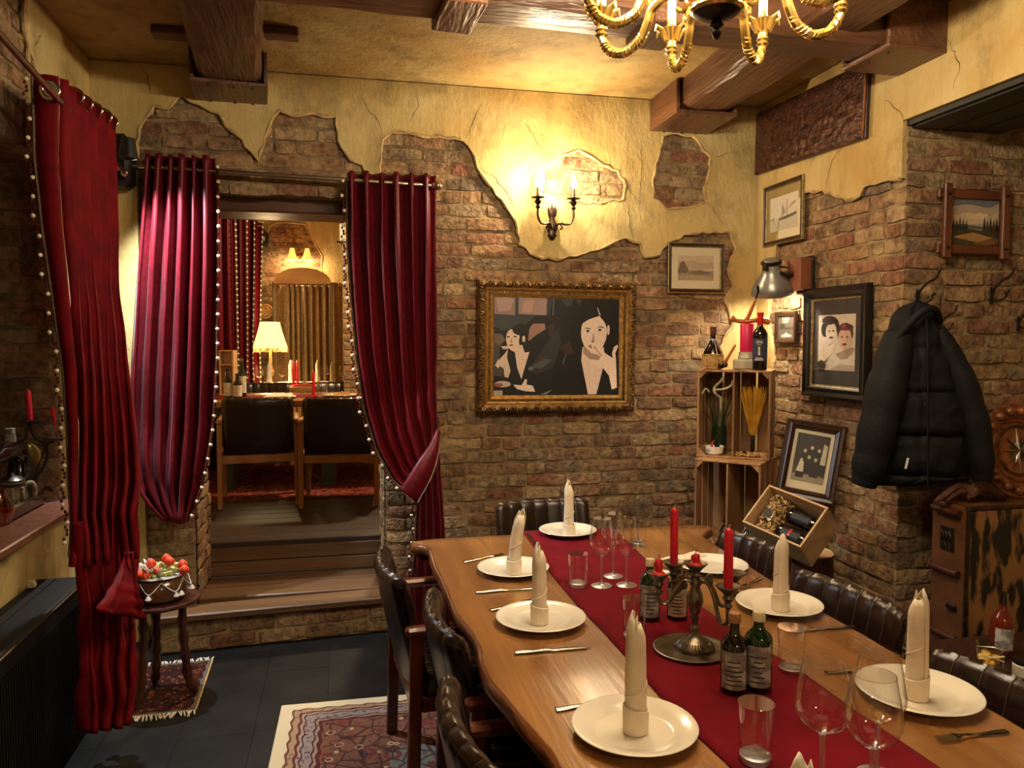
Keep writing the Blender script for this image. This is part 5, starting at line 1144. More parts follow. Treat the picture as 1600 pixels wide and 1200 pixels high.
def jf(u, v):
    z = lerp(rows[0][2], rows[-1][2], v); x0, x1, d_ = keyed(kk, -z); a_ = u*2*pi; cx = (x0+x1)/2; hw = (x1-x0)/2
    ds = min(abs(z-s_) for s_ in seams); qu = min(1, ds/.035)**.5
    x = cx+hw*cos(a_)*(1-.02*(1-qu)); sd = sin(a_); dep = d_*(.72+.28*qu)
    cs = abs(x-(cx-hw*.12)); dep *= .86+.14*min(1, cs/.02)
    wr = .010*noise.noise(Vector((x*14, z*14, 1)))+.006*noise.noise(Vector((x*40, z*30, 4)))
    return Vector((x+wr, -(dep+wr)*max(sd, -.35) if sd > 0 else -dep*sd*.35, z+.01*noise.noise(Vector((x*8, 0, 2)))*v))
b = MB(); b.grid(jf, 72, 64, True); n0 = len(b.v); b.add([jf(k/72, 0) for k in range(72)], [tuple(range(72))]); b.add([jf(k/72, 1) for k in range(72)], [tuple(range(72))[::-1]]); jo = b.obj('body', 'jacket', t, True, ang=70)
def sleeve(pts, rs, name='sleeve'):
    P3 = spline([(x, y, z) for x, y, z in pts], 8); n = len(P3); b = MB(); R = []
    for i in range(n):
        k = i/(n-1); r_ = keyed([(j/(len(rs)-1), r) for j, r in enumerate(rs)], k)[0]; s_ = (k*4.5) % 1; R.append(r_*(.90+.12*(abs(sin(pi*s_))**.5)))
    b.tube(P3, R, 18); return b.obj(name, 'jacket', t, True, ang=80)
x = lambda px, py, y: (jl(px, py)[0], y, jl(px, py)[1])
sleeve([x(1398, 520, -.05), x(1376, 590, -.09), x(1358, 660, -.11), x(1346, 720, -.10), x(1338, 752, -.09)], [.06, .085, .082, .075, .052])
sleeve([x(1462, 515, -.03), x(1490, 580, -.05), x(1512, 650, -.06), x(1523, 712, -.06), x(1526, 745, -.05)], [.03, .056, .058, .053, .04])
# collar flap, zip seam, pocket tag
b = MB(); b.tube(spline([x(1460, 505, -.05), x(1446, 486, -.10), x(1424, 488, -.12), x(1398, 515, -.11), x(1378, 540, -.10), x(1368, 550, -.09)], 6), [.012]+[.017]*24+[.012]*6, 12); b.obj('collar', 'jacket', t)
b = MB(); b.tube([x(1432, y_, -.105-.012*(y_ > 520)) for y_ in (500, 540, 600, 660, 720, 752)], .004, 6); b.obj('back_seam', 'jacket', jo)
b = MB(); b.box(x(1398, 717, -.135), (.010, .004, .05), Ry(.2), .001); b.obj('tag', 'white_tag', jo, False)
b = MB(); b.tube([(0, -.02, jl(1436, 474)[1]-.01), (.0, -.03, jl(1436, 455)[1]), (.008, -.02, jl(1436, 474)[1]-.01)], .003, 6); b.obj('hanging_loop', 'black_plastic', t)
# ------------------------------------------------------------ crates in the corner
def crate(loc, rz, label, w_=.40, h_=.50, d_=.30, div=0.0):
    t = thing('wooden_crate', label, 'crate', loc, rz, 'stacked crates in the corner'); th = .012
    for z in (th/2+.001, h_-th/2): MB().box((0, 0, z), (w_, d_, th), None, .002).obj('end_board', 'crate', t, False)
    for s_ in (-1, 1):
        for k in range(3): MB().box((s_*(w_/2-th/2), -d_/2+.05+k*.1, h_/2), (th, .088, h_-2*th-.003), None, .002).obj('side_slat', 'crate', t, False)
        for z, s2 in ((th, 1), (h_-th, -1)):
            b = MB(); x0 = s_*(w_/2-th); b.prism([(x0, z+.001*s2), (x0-s_*.04, z+.001*s2), (x0, z+s2*.04)], -d_/2+.004, d_/2-.02); b.obj('corner_post', 'crate', t, False)
    for k in range(4): MB().box(((k-1.5)*.097, d_/2-th/2, h_/2), (.085, th, h_-2*th-.003), None, .002).obj('back_slat', 'crate', t, False)
    MB().box((div, -.006, h_/2), (.011, d_-.03, h_-2*th-.003), None, .002).obj('divider', 'crate', t, False)
    return t
def facing(px, py, rz, w_, d_, z):
    """centre of a crate whose front left lower corner sits at the pixel"""
    p = W(px, py, D=4.40 if z > .8 else 4.36); o_ = Rz(rz) @ Vector((w_/2, d_/2, 0)); return (p.x+o_.x, p.y+o_.y, z)
rz1, rz2 = radians(-36), radians(-46)
z1 = .985; L1 = facing(1088, 708, rz1, .40, .30, z1); L2 = facing(1084, 800, rz2, .37, .34, .485)
cr1 = crate(L1, rz1, 'upper wooden crate in the corner holding leeks and a glass of spaghetti')
cr2 = crate(L2, rz2, 'lower wooden crate in the corner holding small straw bottles', .37, .5, .34)
cr3 = crate((L2[0], L2[1], 0), rz2, 'bottom wooden crate of the corner stack, hidden behind the table', .37, .485, .34)
def C1(x, y, z): v = Rz(rz1) @ Vector((x, y, 0)); return Vector((L1[0]+v.x, L1[1]+v.y, L1[2]+z))
def C2(x, y, z): v = Rz(rz2) @ Vector((x, y, 0)); return Vector((L2[0]+v.x, L2[1]+v.y, L2[2]+z))
zt1 = .5005
# on top: straw chianti bottle, pillar candle with pipe, wine bottle, mallet
def chianti(loc, label, s=1.0, empty=False):
    t = thing('straw_bottle', label, 'bottle', loc, .5); t.scale = (s,)*3
    b = MB(); b.lathe([(0, .002), (.045, .002), (.055, .03), (.058, .06), (.05, .1), (.03, .135), (.016, .165), (.014, .215), (.0155, .22), (.0155, .235), (0, .236)], 22); b.obj('glass_body', 'bottle_dark', t)
    b = MB(); b.lathe([(.047, 0), (.058, .03), (.0605, .06), (.056, .085), (.054, .084)], 26); bb = b.obj('straw_basket', 'straw', t)
    m = MB()
    for k in range(22): a_ = 2*pi*k/22; m.tube([(.0475*cos(a_), .0475*sin(a_), .002), (.0615*cos(a_), .0615*sin(a_), .045), (.0575*cos(a_), .0575*sin(a_), .086)], .0022, 4)
    for z, r_ in ((.008, .052), (.084, .0585)): m.tube([(r_*cos(2*pi*k/20), r_*sin(2*pi*k/20), z) for k in range(21)], .003, 5)
    m.obj('weave', 'straw', bb)
    m = MB()
    for a_ in (-.6, .5, 2.2, 3.8): m.tube([(.057*cos(a_-1.5), .057*sin(a_-1.5), .086), (.036*cos(a_-1.5), .036*sin(a_-1.5), .13), (.017*cos(a_-1.5), .017*sin(a_-1.5), .165)], .002, 4)
    m.tube([(.0175*cos(2*pi*k/12), .0175*sin(2*pi*k/12), .167) for k in range(13)], .003, 5); m.obj('straw_tie', 'dry_white', t)
    b = MB(); b.lathe([(.0148, .19), (.0165, .195), (.0165, .238), (0, .24)], 14); b.obj('seal', 'trunk_leather', t); return t
q = C1(-.125, -.09, zt1); chianti(q, 'straw-covered chianti bottle standing on the upper crate', 1.02)
q = C1(.055, -.03, zt1); t = thing('candle_stand', 'block of pale stone under the magenta pillar candle', 'stand', q, rz1)
b = MB(); b.box((0, 0, .03), (.14, .1, .06), None, .008); b.obj('foot', 'marble_white', t, False); b = MB(); b.lathe([(.045, .06), (.05, .066), (.042, .085), (.046, .1), (0, .1)], 18); b.obj('holder', 'marble_white', t)
t = thing('candle', 'thick magenta pillar candle on the upper crate', 'candle', q+Vector((0, 0, .1005)), 0)
b = MB(); b.lathe([(.037, 0), (.038, .004), (.038, .155), (.034, .16), (0, .156)], 22); b.obj('wax', 'wax_magenta', t); b = MB(); b.tube([(0, 0, .155), (0, 0, .168)], .0015, 5); b.obj('wick', 'wick', t)
t = thing('tobacco_pipe', 'long carved wooden pipe resting on the magenta candle', 'pipe', q+Vector((0, 0, .262)), rz1)
b = MB(); b.tube(spline([(-.02, .0, -.002), (.005, 0, .04), (.03, 0, .10), (.045, 0, .14)], 5), [.012, .012, .013, .012, .013, .011, .012, .01, .011, .009, .01, .008, .008, .007, .006, .005], 9); b.obj('stem', 'pipe_wood', t)
b = MB(); b.tube(spline([(.045, 0, .14), (.056, 0, .17), (.056, 0, .20), (.052, 0, .21)], 4), .0065, 8); b.obj('mouthpiece', 'bottle_dark', t)
b = MB(); b.tube(spline([(-.085, -.02, .03), (-.05, -.01, .015), (0, 0, .012), (.06, 0, .018), (.1, 0, .012), (.125, .0, .0)], 4), [.016, .02, .018, .014, .012, .014, .013, .012, .015, .014, .013, .014, .016, .018, .018, .018, .018, .017, .016, .012, .01], 9); b.obj('bowl', 'pipe_wood', t)
q = C1(.135, -.115, zt1); t = thing('wine_bottle', 'dark wine bottle with navy label and red capsule on the upper crate', 'bottle', q, rz1)
b = MB(); b.lathe([(0, .004), (.034, 0), (.039, .004), (.0405, .19), (.039, .205), (.03, .225), (.017, .24), (.0145, .25), (.0145, .30), (0, .30)], 26); b.obj('glass_body', 'bottle_dark', t)
b = MB(); b.lathe([(.0155, .25), (.0158, .26), (.0162, .305), (.0185, .306), (.0185, .318), (.016, .32), (0, .32)], 18); b.obj('capsule', 'chili', t)
b = MB(); b.grid(lambda u, v: Vector((.041*cos(-pi/2+(u-.5)*2.6), .041*sin(-pi/2+(u-.5)*2.6), .05+.125*v)), 14, 1); l_ = b.obj('label', 'label_navy', t)
b = MB()
for k, (wd, zz, hh) in enumerate([(.8, .16, .004), (.9, .15, .006), (.5, .14, .003), (.25, .085, .045), (1.0, .066, .004), (1.2, .056, .006)]): b.grid(lambda u, v: Vector((.0414*cos(-pi/2+(u-.5)*wd), .0414*sin(-pi/2+(u-.5)*wd), zz+hh*v)), 6, 1)
b.obj('print', 'label_cream', l_, False)
q = C1(-.035, -.11, zt1); t = thing('mallet', 'small wooden mallet leaning against the stone block on the upper crate', 'tool', q, rz1)
b = MB(); b.tube([(-.03, .0, .02), (.03, .06, .14)], [.009, .007], 8); b.obj('handle', 'pipe_wood', t); b = MB(); b.tube([(-.055, -.02, .018), (-.02, .03, .03)], .018, 10); b.obj('head', 'black_iron', t)
# in the upper crate: antlers and leeks on the left, spaghetti goblet on the right
q = C1(-.095, -.02, .0135); t = thing('leeks', 'bunch of dark green leek leaves standing in the upper crate', 'leeks', q, rz1); r = random.Random(4)
for k in range(22):
    a_ = r.uniform(0, 6.28); h0 = r.uniform(.24, .36); sp_ = r.uniform(.02, .075); b = MB(); base = Vector((.02*cos(a_), .02*sin(a_), 0))
    pts = spline([base, base*1.2+Vector((0, 0, h0*.4)), base*1.5+Vector((sp_*cos(a_)*.4, sp_*sin(a_)*.4, h0*.8)), base*1.6+Vector((sp_*cos(a_), sp_*sin(a_)*.7, h0))], 4); b.tube(pts, [.010, .010, .010, .010, .010, .009, .009, .008, .008, .007, .006, .004, .002], 5, flat=.3); b.obj('leaf', 'leek_green', t)
b = MB(); b.lathe([(0, 0), (.04, 0), (.045, .1), (.04, .16), (0, .16)], 14); b.obj('bundle', 'bottle_green', t)
q = C1(-.11, -.10, .30); t = thing('antler', 'bleached forked antler above the leeks in the upper crate', 'antler', q, rz1)
b = MB(); b.tube(spline([(-.07, 0, .06), (-.05, 0, .09), (-.03, 0, .07)], 5), .006, 7); b.tube(spline([(.03, .02, .04), (.0, 0, .07), (.0, 0, .1), (.03, 0, .13), (.05, 0, .16)], 5), .007, 7); b.tube(spline([(.0, 0, .085), (.05, -.01, .09), (.09, 0, .11), (.1, 0, .14)], 5), .007, 7); b.tube(spline([(.03, .02, .04), (.03, .05, -.05), (.02, .06, -.14)], 5), .007, 7); b.obj('branch', 'antler', t)
q = C1(-.105, -.105, .0135); t = thing('bowl', 'white lettered bowl with a red chili at the front of the upper crate', 'bowl', q, rz1)
b = MB(); b.lathe([(0, 0), (.035, 0), (.048, .012), (.05, .03), (.054, .044), (.055, .05), (.052, .05), (.048, .03), (.044, .014), (0, .008)], 26); bo = b.obj('dish', 'china', t)
b = MB()
for k, (wd, zz) in enumerate([(.5, .034), (.7, .026), (.4, .018)]): b.grid(lambda u, v: Vector((.0515*cos(-2.2+(u-.5)*wd), .0515*sin(-2.2+(u-.5)*wd), zz+.003*v)), 6, 1)
b.obj('lettering', 'black_plastic', bo, False)
b = MB(); b.tube(spline([(-.01, .0, .03), (-.015, 0, .06), (.0, 0, .085)], 4), [.008, .008, .007, .007, .006, .005, .004, .002, .001], 8); b.obj('chili', 'chili', t)
q = C1(.095, -.03, .0135); t = thing('goblet', 'glass goblet filled with a spray of spaghetti in the upper crate', 'goblet', q, rz1)
b = MB(); b.lathe([(.04, 0), (.038, .004), (.008, .01), (.006, .03)], 20); b.f = b.f; b.obj('foot', 'glass', t); b = MB(); b.lathe([(.007, .01), (.012, .05), (.007, .07), (.012, .09), (.006, .1)], 14); b.obj('stem', 'black_iron', t)
b = MB(); b.lathe([(.0, .1), (.022, .105), (.034, .13), (.033, .17), (.03, .21)], 22); b.f.pop(); b.mi.pop(); b.obj('bowl', 'glass', t)
r = random.Random(9); b = MB()
for k in range(110):
    a_ = r.uniform(0, 6.28); s_ = sqrt(r.random()); b.tube([(.016*s_*cos(a_), .016*s_*sin(a_), .115), (.075*s_*cos(a_), .06*s_*sin(a_), .37+r.uniform(-.02, .03))], .0016, 4)
tag(b.obj('spaghetti', 'pasta', t), kind='stuff')
q = C1(.09, -.09, .0135); t = thing('wood_wool', 'heap of pale wood wool on the floor of the upper crate', 'wood wool', q, rz1); tag(t, kind='stuff'); b = MB()
for k in range(90):
    x0, y0 = r.uniform(-.085, .085), r.uniform(-.05, .05); d_ = r.uniform(0, 6.28); b.tube(spline([(x0, y0, .004), (x0+.02*cos(d_), y0+.015*sin(d_), .012+r.random()*.012), (x0+.03*cos(d_+1), y0+.02*sin(d_+1), .005)], 3), .003, 4)
tag(b.obj('shavings', 'straw', t), kind='stuff')
q = C1(.062, -.115, .034); o = MB().sphere((0, 0, 0), .012, 12, 8).obj('ball', 'bottle_dark', None, True, q); b = MB(); tag(o, 'small shiny black ball among the wood wool', 'ball')
# in the lower crate
q = C2(-.055, -.02, .0135); chianti(q, 'small straw bottle in the left half of the lower crate', .62); q = C2(.1, -.1, .0135); chianti(q, 'small round straw bottle at the front right of the lower crate', .68)
q = C2(-.10, -.11, .0135); t = thing('corks', 'scatter of corks and shavings at the front of the lower crate', 'corks', q, rz2); tag(t, kind='stuff'); b = MB()
for k in range(26): b.tube([(lambda x0, y0, d_: [(x0, y0, .012+.01*(k % 2)), (x0+.03*cos(d_), y0+.03*sin(d_), .012+.01*(k % 2))])(r.uniform(-.06, .09), r.uniform(-.03, .06), r.uniform(0, 6.28))][0], .010, 8)
tag(b.obj('cork_pile', 'cork', t), kind='stuff')
# ------------------------------------------------------------ stump, open wine box, leaning photograph
p = W(1272, 885, D=3.72); sx, sy = 2.20, 3.40
p = W(1268, 872, Z=.52); sx, sy = p.x+.02, p.y+.10
t = thing('log_stump', 'split log with rough bark standing below the open wine box', 'stump', (sx, sy, 0)); b = MB()
def lg(u, v): a_ = u*2*pi; r_ = .15*(1+.08*noise.noise(Vector((cos(a_)*2, sin(a_)*2, v)))+.04*noise.noise(Vector((cos(a_)*9, sin(a_)*9, v*3)))); return Vector((r_*cos(a_), r_*sin(a_), .53*v))
b.grid(lg, 40, 10, True); b.obj('bark', 'bark', t, True, ang=180); b = MB(); b.add([lg(k/40, 1) for k in range(40)], [tuple(range(40))]); b.obj('cut_face', 'pine_box', t)
# box axes recovered from its outline in the photograph (x right, y up, z towards the viewer)
cam2w = lambda v: _r*v[0]+_u*v[1]-_f*v[2]
e1, e2, e3 = cam2w((.196, -.076, .271)), cam2w((.16, .18, -.0653)), cam2w((.089, -.114, -.0964))
bx_w, bx_d, bx_h = e1.length, e2.length, e3.length
Rb = Matrix((e1.normalized(), e2.normalized(), e1.normalized().cross(e2.normalized()))).transposed()
c0 = W(1225, 804, D=3.80)+e3*.5
t = thing('wine_box', 'open pine wine box tilted to show pasta and black bottles', 'box', c0); t.rotation_euler = Rb.to_euler(); th = .011
for nm, c_, d_ in [('base', (0, 0, -bx_h/2), (bx_w, bx_d, th)), ('long_side', (0, -bx_d/2+th/2, 0), (bx_w, th, bx_h)), ('long_side', (0, bx_d/2-th/2, 0), (bx_w, th, bx_h)), ('end_panel', (-bx_w/2+th/2, 0, 0), (th, bx_d-2*th, bx_h)), ('end_panel', (bx_w/2-th/2, 0, 0), (th, bx_d-2*th, bx_h))]: MB().box(c_, d_, None, .002).obj(nm, 'pine_box', t, False)
def inbox(v): return Vector(c0)+Rb @ Vector(v)
P('pasta_pale', (206, 172, 112), (176, 138, 82), sc=60, rough=.6)
o = thing('pasta_bag', 'clear bag of pale pasta in the open wine box', 'pasta', inbox((-.095, 0, -.07))); o.rotation_euler = Rb.to_euler(); r = random.Random(6); b = MB()
for k in range(260):
    a_ = r.uniform(0, 6.28); s_ = sqrt(r.random()); x0, y0, z0 = .058*s_*cos(a_), r.uniform(-.1, .1), .07+.056*s_*sin(a_); d_ = Vector((r.uniform(-1, 1), r.uniform(-1, 1), r.uniform(-1, 1))).normalized()*.010; q = Vector((x0, y0, z0)); b.tube([q-d_, q+d_*.2+Vector((0, 0, .004)), q+d_], .0052, 5)
tag(b.obj('pasta', 'pasta_pale', o), kind='stuff')
b = MB(); b.lathe([(.02, -.125), (.055, -.105), (.066, -.05), (.066, .05), (.055, .1), (.03, .12), (.035, .135)], 20, (0, 0, .07), Rx(pi/2)); b.f = [f for f in b.f if len(f) == 4]; b.mi = b.mi[:len(b.f)]; b.obj('film', 'glass', o)
b = MB(); b.lathe([(0, 0), (.024, 0), (.024, .002), (0, .002)], 18, (0, -.015, .136)); b.obj('sticker', 'mat_dark', o)
for k, (yy, lb) in enumerate(((.055, 'upper black bottle lying in the open wine box'), (-.045, 'lower black bottle lying in the open wine box'))):
    o = thing('wine_bottle', lb, 'bottle', inbox((.06, yy, -.025))); o.rotation_euler = (Rb @ Ry(pi/2)).to_euler()
    b = MB(); b.lathe([(0, -.10), (.04, -.10), (.043, -.09), (.043, .04), (.03, .065), (.016, .08), (.015, .095), (0, .095)], 20); b.obj('glass_body', 'bottle_dark', o); b = MB(); b.grid(lambda u, v: Vector((.0437*cos(pi+(u-.5)*1.8), .0437*sin(pi+(u-.5)*1.8), -.07+.1*v)), 10, 1); l_ = b.obj('label', 'black_plastic', o); b = MB(); b.grid(lambda u, v: Vector((.0441*cos(pi+(u-.5)*1.0), .0441*sin(pi+(u-.5)*1.0), -.03+.012*v)), 6, 1); b.obj('print', 'chili' if k else 'mat_dark', l_)
# leaning photograph behind the box
p = W(1266, 720, D=4.12); t = thing('framed_photograph', 'old group photograph in a dark wooden frame leaning behind the open wine box', 'picture', p); t.rotation_euler = (radians(-14), radians(8), radians(-36)); w_, h_ = .30, .42
ring_frame('frame', w_, h_, [(0, 0, 0), (0, .022, 0), (.006, .028, 0), (.022, .024, 0), (.03, .028, 0), (.046, .018, 0), (.05, .008, 0)], ['dark_wood_frame'], t); MB().box((0, -.003, 0), (w_-.09, .006, h_-.09)).obj('backing', 'mat_board', t, False)
grp = [((90, 78, 62), FULL), ((60, 50, 40), [(0, .3), (1, .3), (1, 1), (0, 1)]), ((150, 136, 110), [(0, 0), (1, 0), (1, .12), (.6, .2), (0, .14)])]
for x_, y_ in ((.3, .62), (.5, .7), (.72, .66), (.24, .42), (.45, .5), (.66, .46), (.85, .52)): grp += [((44, 38, 34), [(x_-.13, y_-.34), (x_+.13, y_-.34), (x_+.09, y_), (x_-.09, y_)]), ell((190, 172, 142), x_, y_+.02, .05, .04)]
grp += [((206, 196, 170), [(.12, .2), (.34, .2), (.32, .4), (.2, .46)]), ((196, 184, 156), [(.8, .4), (.96, .4), (.96, .8), (.84, .84)])]
print_mesh('print', w_-.135, h_-.16, grp, t, -.0065, 0, .012); MB().box((0, -.0105, 0), (w_-.1, .0015, h_-.1)).obj('glazing', 'glazing', t, False)
# ------------------------------------------------------------ trunk, copper plate, driftwood, bottles in the alcove
tx, ty, tz = 2.70, 2.86, .905
t = thing('trunk', 'upright brown leather trunk with wooden slats and hide-patterned front', 'trunk', (tx, ty, 0)); tw, td = .85, .20
MB().box((tw/2, td/2, tz/2), (tw, td, tz), None, .006).obj('body', 'trunk_leather', t, False)
MB().box((tw/2, -.006, tz/2), (tw-.03, .012, tz-.03), None, .003).obj('hide_panel', 'hide', t, False)
for z in (.875, .60, .30, .06): b = MB(); b.tube([(-.014, .02, z), (-.016, .10, z-.0), (-.014, td-.02, z)], .016, 10); b.obj('wooden_slat', 'stool_wood', t)
b = MB(); b.box((-.004, .10, .745), (.006, .08, .11), None, .002); em = b.obj('emblem_plate', 'black_iron', t, False)
b = MB()
for k in range(3): b.tube(spline([(-.009, .075+.022*k, .71), (-.009, .085+.022*k, .735), (-.009, .07+.022*k, .755), (-.009, .085+.022*k, .78)], 4), .004, 5)
b.obj('emblem', 'bronze', em); b = MB(); b.box((-.008, .06, .44), (.016, .05, .03), None, .004); b.obj('clasp', 'black_iron', t, False)
MB().box((.004, -.01, tz/2), (.014, .014, tz), None, .002).obj('edge_strip', 'bronze', t, False); MB().box((tw/2, -.004, tz-.004), (tw, .02, .014), None, .002).obj('edge_strip', 'bronze', t, False)
q = W(1601, 706, Y=3.0); t = thing('copper_plate', 'round embossed copper plate with compass star leaning on the trunk', 'plate', (q.x, 3.04, q.z)); t.rotation_euler = (radians(-10), 0, 0)
RXX = Rx(pi/2); b = MB(); b.lathe([(0, .004), (.132, .004), (.138, .012), (.144, .014), (.148, .008), (.154, .006), (.158, .012), (.164, .014), (.2, .012), (.222, .014), (.228, .008), (.226, 0), (0, 0)], 56, (0, 0, 0), RXX); dish = b.obj('dish', 'copper', t)
b = MB()
for k in range(18): a_ = 2*pi*k/18; b.sphere((.19*cos(a_), -.016, .19*sin(a_)), .026, 10, 6)
b.obj('boss', 'copper', dish); b = MB()
for k in range(72): a_ = 2*pi*k/72; b.bar((.108*cos(a_), -.006, .108*sin(a_)), (.124*cos(a_), -.006, .124*sin(a_)), .003, .003)
b.obj('scale_ring', 'black_iron', dish); b = MB()
for k in range(16):
    a_ = 2*pi*k/16; R_ = .118 if k % 4 == 0 else (.095 if k % 2 == 0 else .06); e = Vector((R_*cos(a_), -.006, R_*sin(a_))); l_ = Vector((.024*cos(a_+.39), -.006, .024*sin(a_+.39))); m_ = Vector((.024*cos(a_-.39), -.006, .024*sin(a_-.39))); b.add([e, l_, Vector((0, -.016, 0))], [(0, 1, 2)]); b.add([e, m_, Vector((0, -.016, 0))], [(0, 2, 1)])
b.obj('compass_star', 'steel', dish, False)
q = W(1510, 772, Y=2.98); t = thing('driftwood', 'gnarled reddish driftwood lying on the trunk under the jacket', 'wood', (q.x-.0, 2.97, tz+.001)); b = MB(); r = random.Random(3)
for k in range(9): a_ = r.uniform(-.5, .5)+(pi if k % 2 else 0); L_ = r.uniform(.08, .2); b.tube(spline([(0, r.uniform(-.02, .02), .03), (L_*.4*cos(a_), L_*.3*sin(a_), .05+r.random()*.03), (L_*.8*cos(a_), L_*.5*sin(a_), .04), (L_*1.1*cos(a_), L_*.6*sin(a_), .015)], 4), [.028, .028, .026, .024, .022, .02, .018, .016, .015, .014, .012, .01, .006], 7)
b.obj('branch', 'driftwood', t)
# low side cabinet with liquor bottle and jars, seen over the chair back
st_ = thing('side_cabinet', 'low dark side cabinet behind the near right chair', 'cabinet', (2.55, 2.42, 0)); zc_ = .40
MB().box((0, 0, zc_/2), (.62, .5, zc_-.04), None, .006).obj('body', 'dark_wood_frame', st_, False); MB().box((0, 0, zc_-.012), (.66, .54, .024), None, .006).obj('top', 'dark_wood_frame', st_, False)
for s_ in (-1, 1):
    d_ = MB().box((s_*.15, -.255, zc_/2), (.29, .012, zc_-.08), None, .004).obj('door', 'dark_wood_frame', st_, False); MB().sphere((s_*.03, -.266, zc_/2), .012, 8, 6).obj('knob', 'brass', d_)
def SC(px, py): return W(px, py, Z=zc_+.001)
q = W(1566, 1000, Y=2.5); t = thing('liquor_bottle', 'amber liquor bottle with silver cap beside the trunk', 'bottle', (q.x, 2.5, zc_+.001), -.6)
b = MB(); b.lathe([(0, 0), (.04, 0), (.043, .005), (.043, .13), (.036, .155), (.018, .18), (.014, .2), (.014, .235), (0, .235)], 22); b.obj('glass_body', 'bottle_amber', t); b = MB(); b.lathe([(.0155, .205), (.0165, .21), (.0165, .25), (0, .251)], 16); b.obj('cap', 'steel', t); b = MB(); b.grid(lambda u, v: Vector((.0435*cos(-pi/2+(u-.5)*1.6), .0435*sin(-pi/2+(u-.5)*1.6), .03+.085*v)), 8, 1); b.obj('label', 'label_grey', t)
q = W(1545, 1030, Y=2.33); t = thing('clip_jar', 'square clip-top glass jar filled with yellow pickles', 'jar', (q.x, 2.33, zc_+.001), -.6)
b = MB(); b.box((0, 0, .055), (.085, .085, .11), None, .012); b.obj('glass_body', 'glass', t); b = MB(); r = random.Random(2)
for k in range(26): b.sphere((r.uniform(-.028, .028), r.uniform(-.028, .028), .015+.075*r.random()), .013, 8, 5)
tag(b.obj('pickles', 'pasta', t), kind='stuff'); b = MB(); b.box((0, 0, .12), (.08, .08, .016), None, .006); b.obj('lid', 'glass', t, False)
b = MB(); b.tube([(-.045, -.044, .1), (-.05, -.044, .13), (0, -.046, .134), (.05, -.044, .13), (.045, -.044, .1)], .0025, 6); b.tube([(-.03, -.046, .085), (-.03, -.046, .06), (.03, -.046, .06), (.03, -.046, .085)], .0025, 6); b.obj('wire_clip', 'steel_bright', t)
b = MB(); b.bar((-.04, -.046, .105), (.04, -.046, .085), .008, .002); b.bar((-.04, -.047, .085), (.04, -.047, .105), .008, .002); b.obj('ribbon', 'cap_cream', t)
q = W(1592, 1055, Y=2.3); t = thing('preserve_jar', 'small jar with dark metal lid at the right edge', 'jar', (q.x, 2.28, zc_+.001)); b = MB(); b.lathe([(0, 0), (.035, 0), (.037, .006), (.037, .06), (.03, .068), (0, .068)], 20); b.obj('glass_body', 'label_cream', t); b = MB(); b.lathe([(.034, .066), (.035, .068), (.035, .082), (0, .083)], 20); b.obj('lid', 'black_iron', t)
# ------------------------------------------------------------ things on the window sill
ZS = NZ0+.0295
SP = lambda px, py: W(px, py, Z=ZS)
p = SP(26, 800); t = thing('beer_stein', 'relief stoneware beer stein with pewter lid on the window sill', 'stein', (p.x-.02, p.y+.02, ZS), .5)
b = MB(); b.lathe([(0, 0), (.048, 0), (.05, .006), (.046, .014), (.045, .12), (.048, .13), (.044, .134), (0, .134)], 26); bd = b.obj('body', 'stoneware', t)
b = MB(); b.lathe([(.0465, .016), (.047, .02), (.0465, .024)], 26); b.lathe([(.0462, .112), (.047, .118), (.0462, .126)], 26); b.obj('band', 'stone_blue', bd)
b = MB()
for k in range(7): a_ = k*.9; b.tube([(.046*cos(a_), .046*sin(a_), .03), (.05*cos(a_+.08), .05*sin(a_+.08), .06), (.046*cos(a_), .046*sin(a_), .095)], [.006, .010, .007], 7); b.sphere((.049*cos(a_), .049*sin(a_), .103), .007, 8, 5)
b.obj('relief_figure', 'stoneware', bd)
b = MB(); b.tube(spline([(.044, 0, .115), (.075, 0, .118), (.085, 0, .075), (.07, 0, .03), (.045, 0, .03)], 5), .0085, 8); b.obj('handle', 'stoneware', t)
b = MB(); b.lathe([(.049, .134), (.05, .14), (.035, .152), (.012, .16), (.01, .17), (0, .172)], 24); b.tube([(.04, 0, .142), (.055, 0, .15), (.06, 0, .18)], [.006, .007, .009], 7); b.obj('lid', 'pewter', t)
p = SP(68, 785); t = thing('candle_holder', 'scrolled wrought-iron candle holder on the window sill', 'candle holder', (p.x, p.y+.05, ZS+.001), radians(35))
Q = lambda px, py, dy=0: (lambda v: (v.x, dy, v.z-ZS-.001))(Rz(radians(-35)) @ (W(px, py, D=(Vector((p.x, p.y+.05, 0))-Vector((0, 0, 0))).dot(_f)/1.0)-Vector((p.x, p.y+.05, 0))))
def iron(pts, r=.0042): b = MB(); b.tube(spline([Q(*q) for q in pts], 6), r, 7); return b.obj('scroll', 'black_iron', t)
iron([(40, 660), (32, 685), (8, 705), (10, 725), (40, 745), (60, 770), (78, 782)]); iron([(43, 660), (50, 680), (78, 700), (76, 725), (60, 745), (52, 770), (46, 784)])
iron([(100, 690), (80, 697), (60, 730), (52, 752)]); iron([(100, 690), (112, 700), (108, 712), (96, 708), (98, 700)]); iron([(52, 752), (58, 780), (80, 790), (90, 775), (84, 764), (72, 766), (70, 776), (78, 780)]); iron([(0, 702), (20, 712), (36, 735)])
for px, py in ((41, 657), (97, 687)): b = MB(); b.lathe([(0, -.002), (.045, 0), (.05, .004), (.048, .005), (0, .003)], 22, Q(px, py)); b.obj('drip_plate', 'black_iron', t)
b = MB(); b.tube(spline([(-.07, 0, .002), (-.02, -.05, .004), (.06, -.03, .004), (.08, .02, .003)], 5), .004, 6); b.obj('foot', 'black_iron', t)
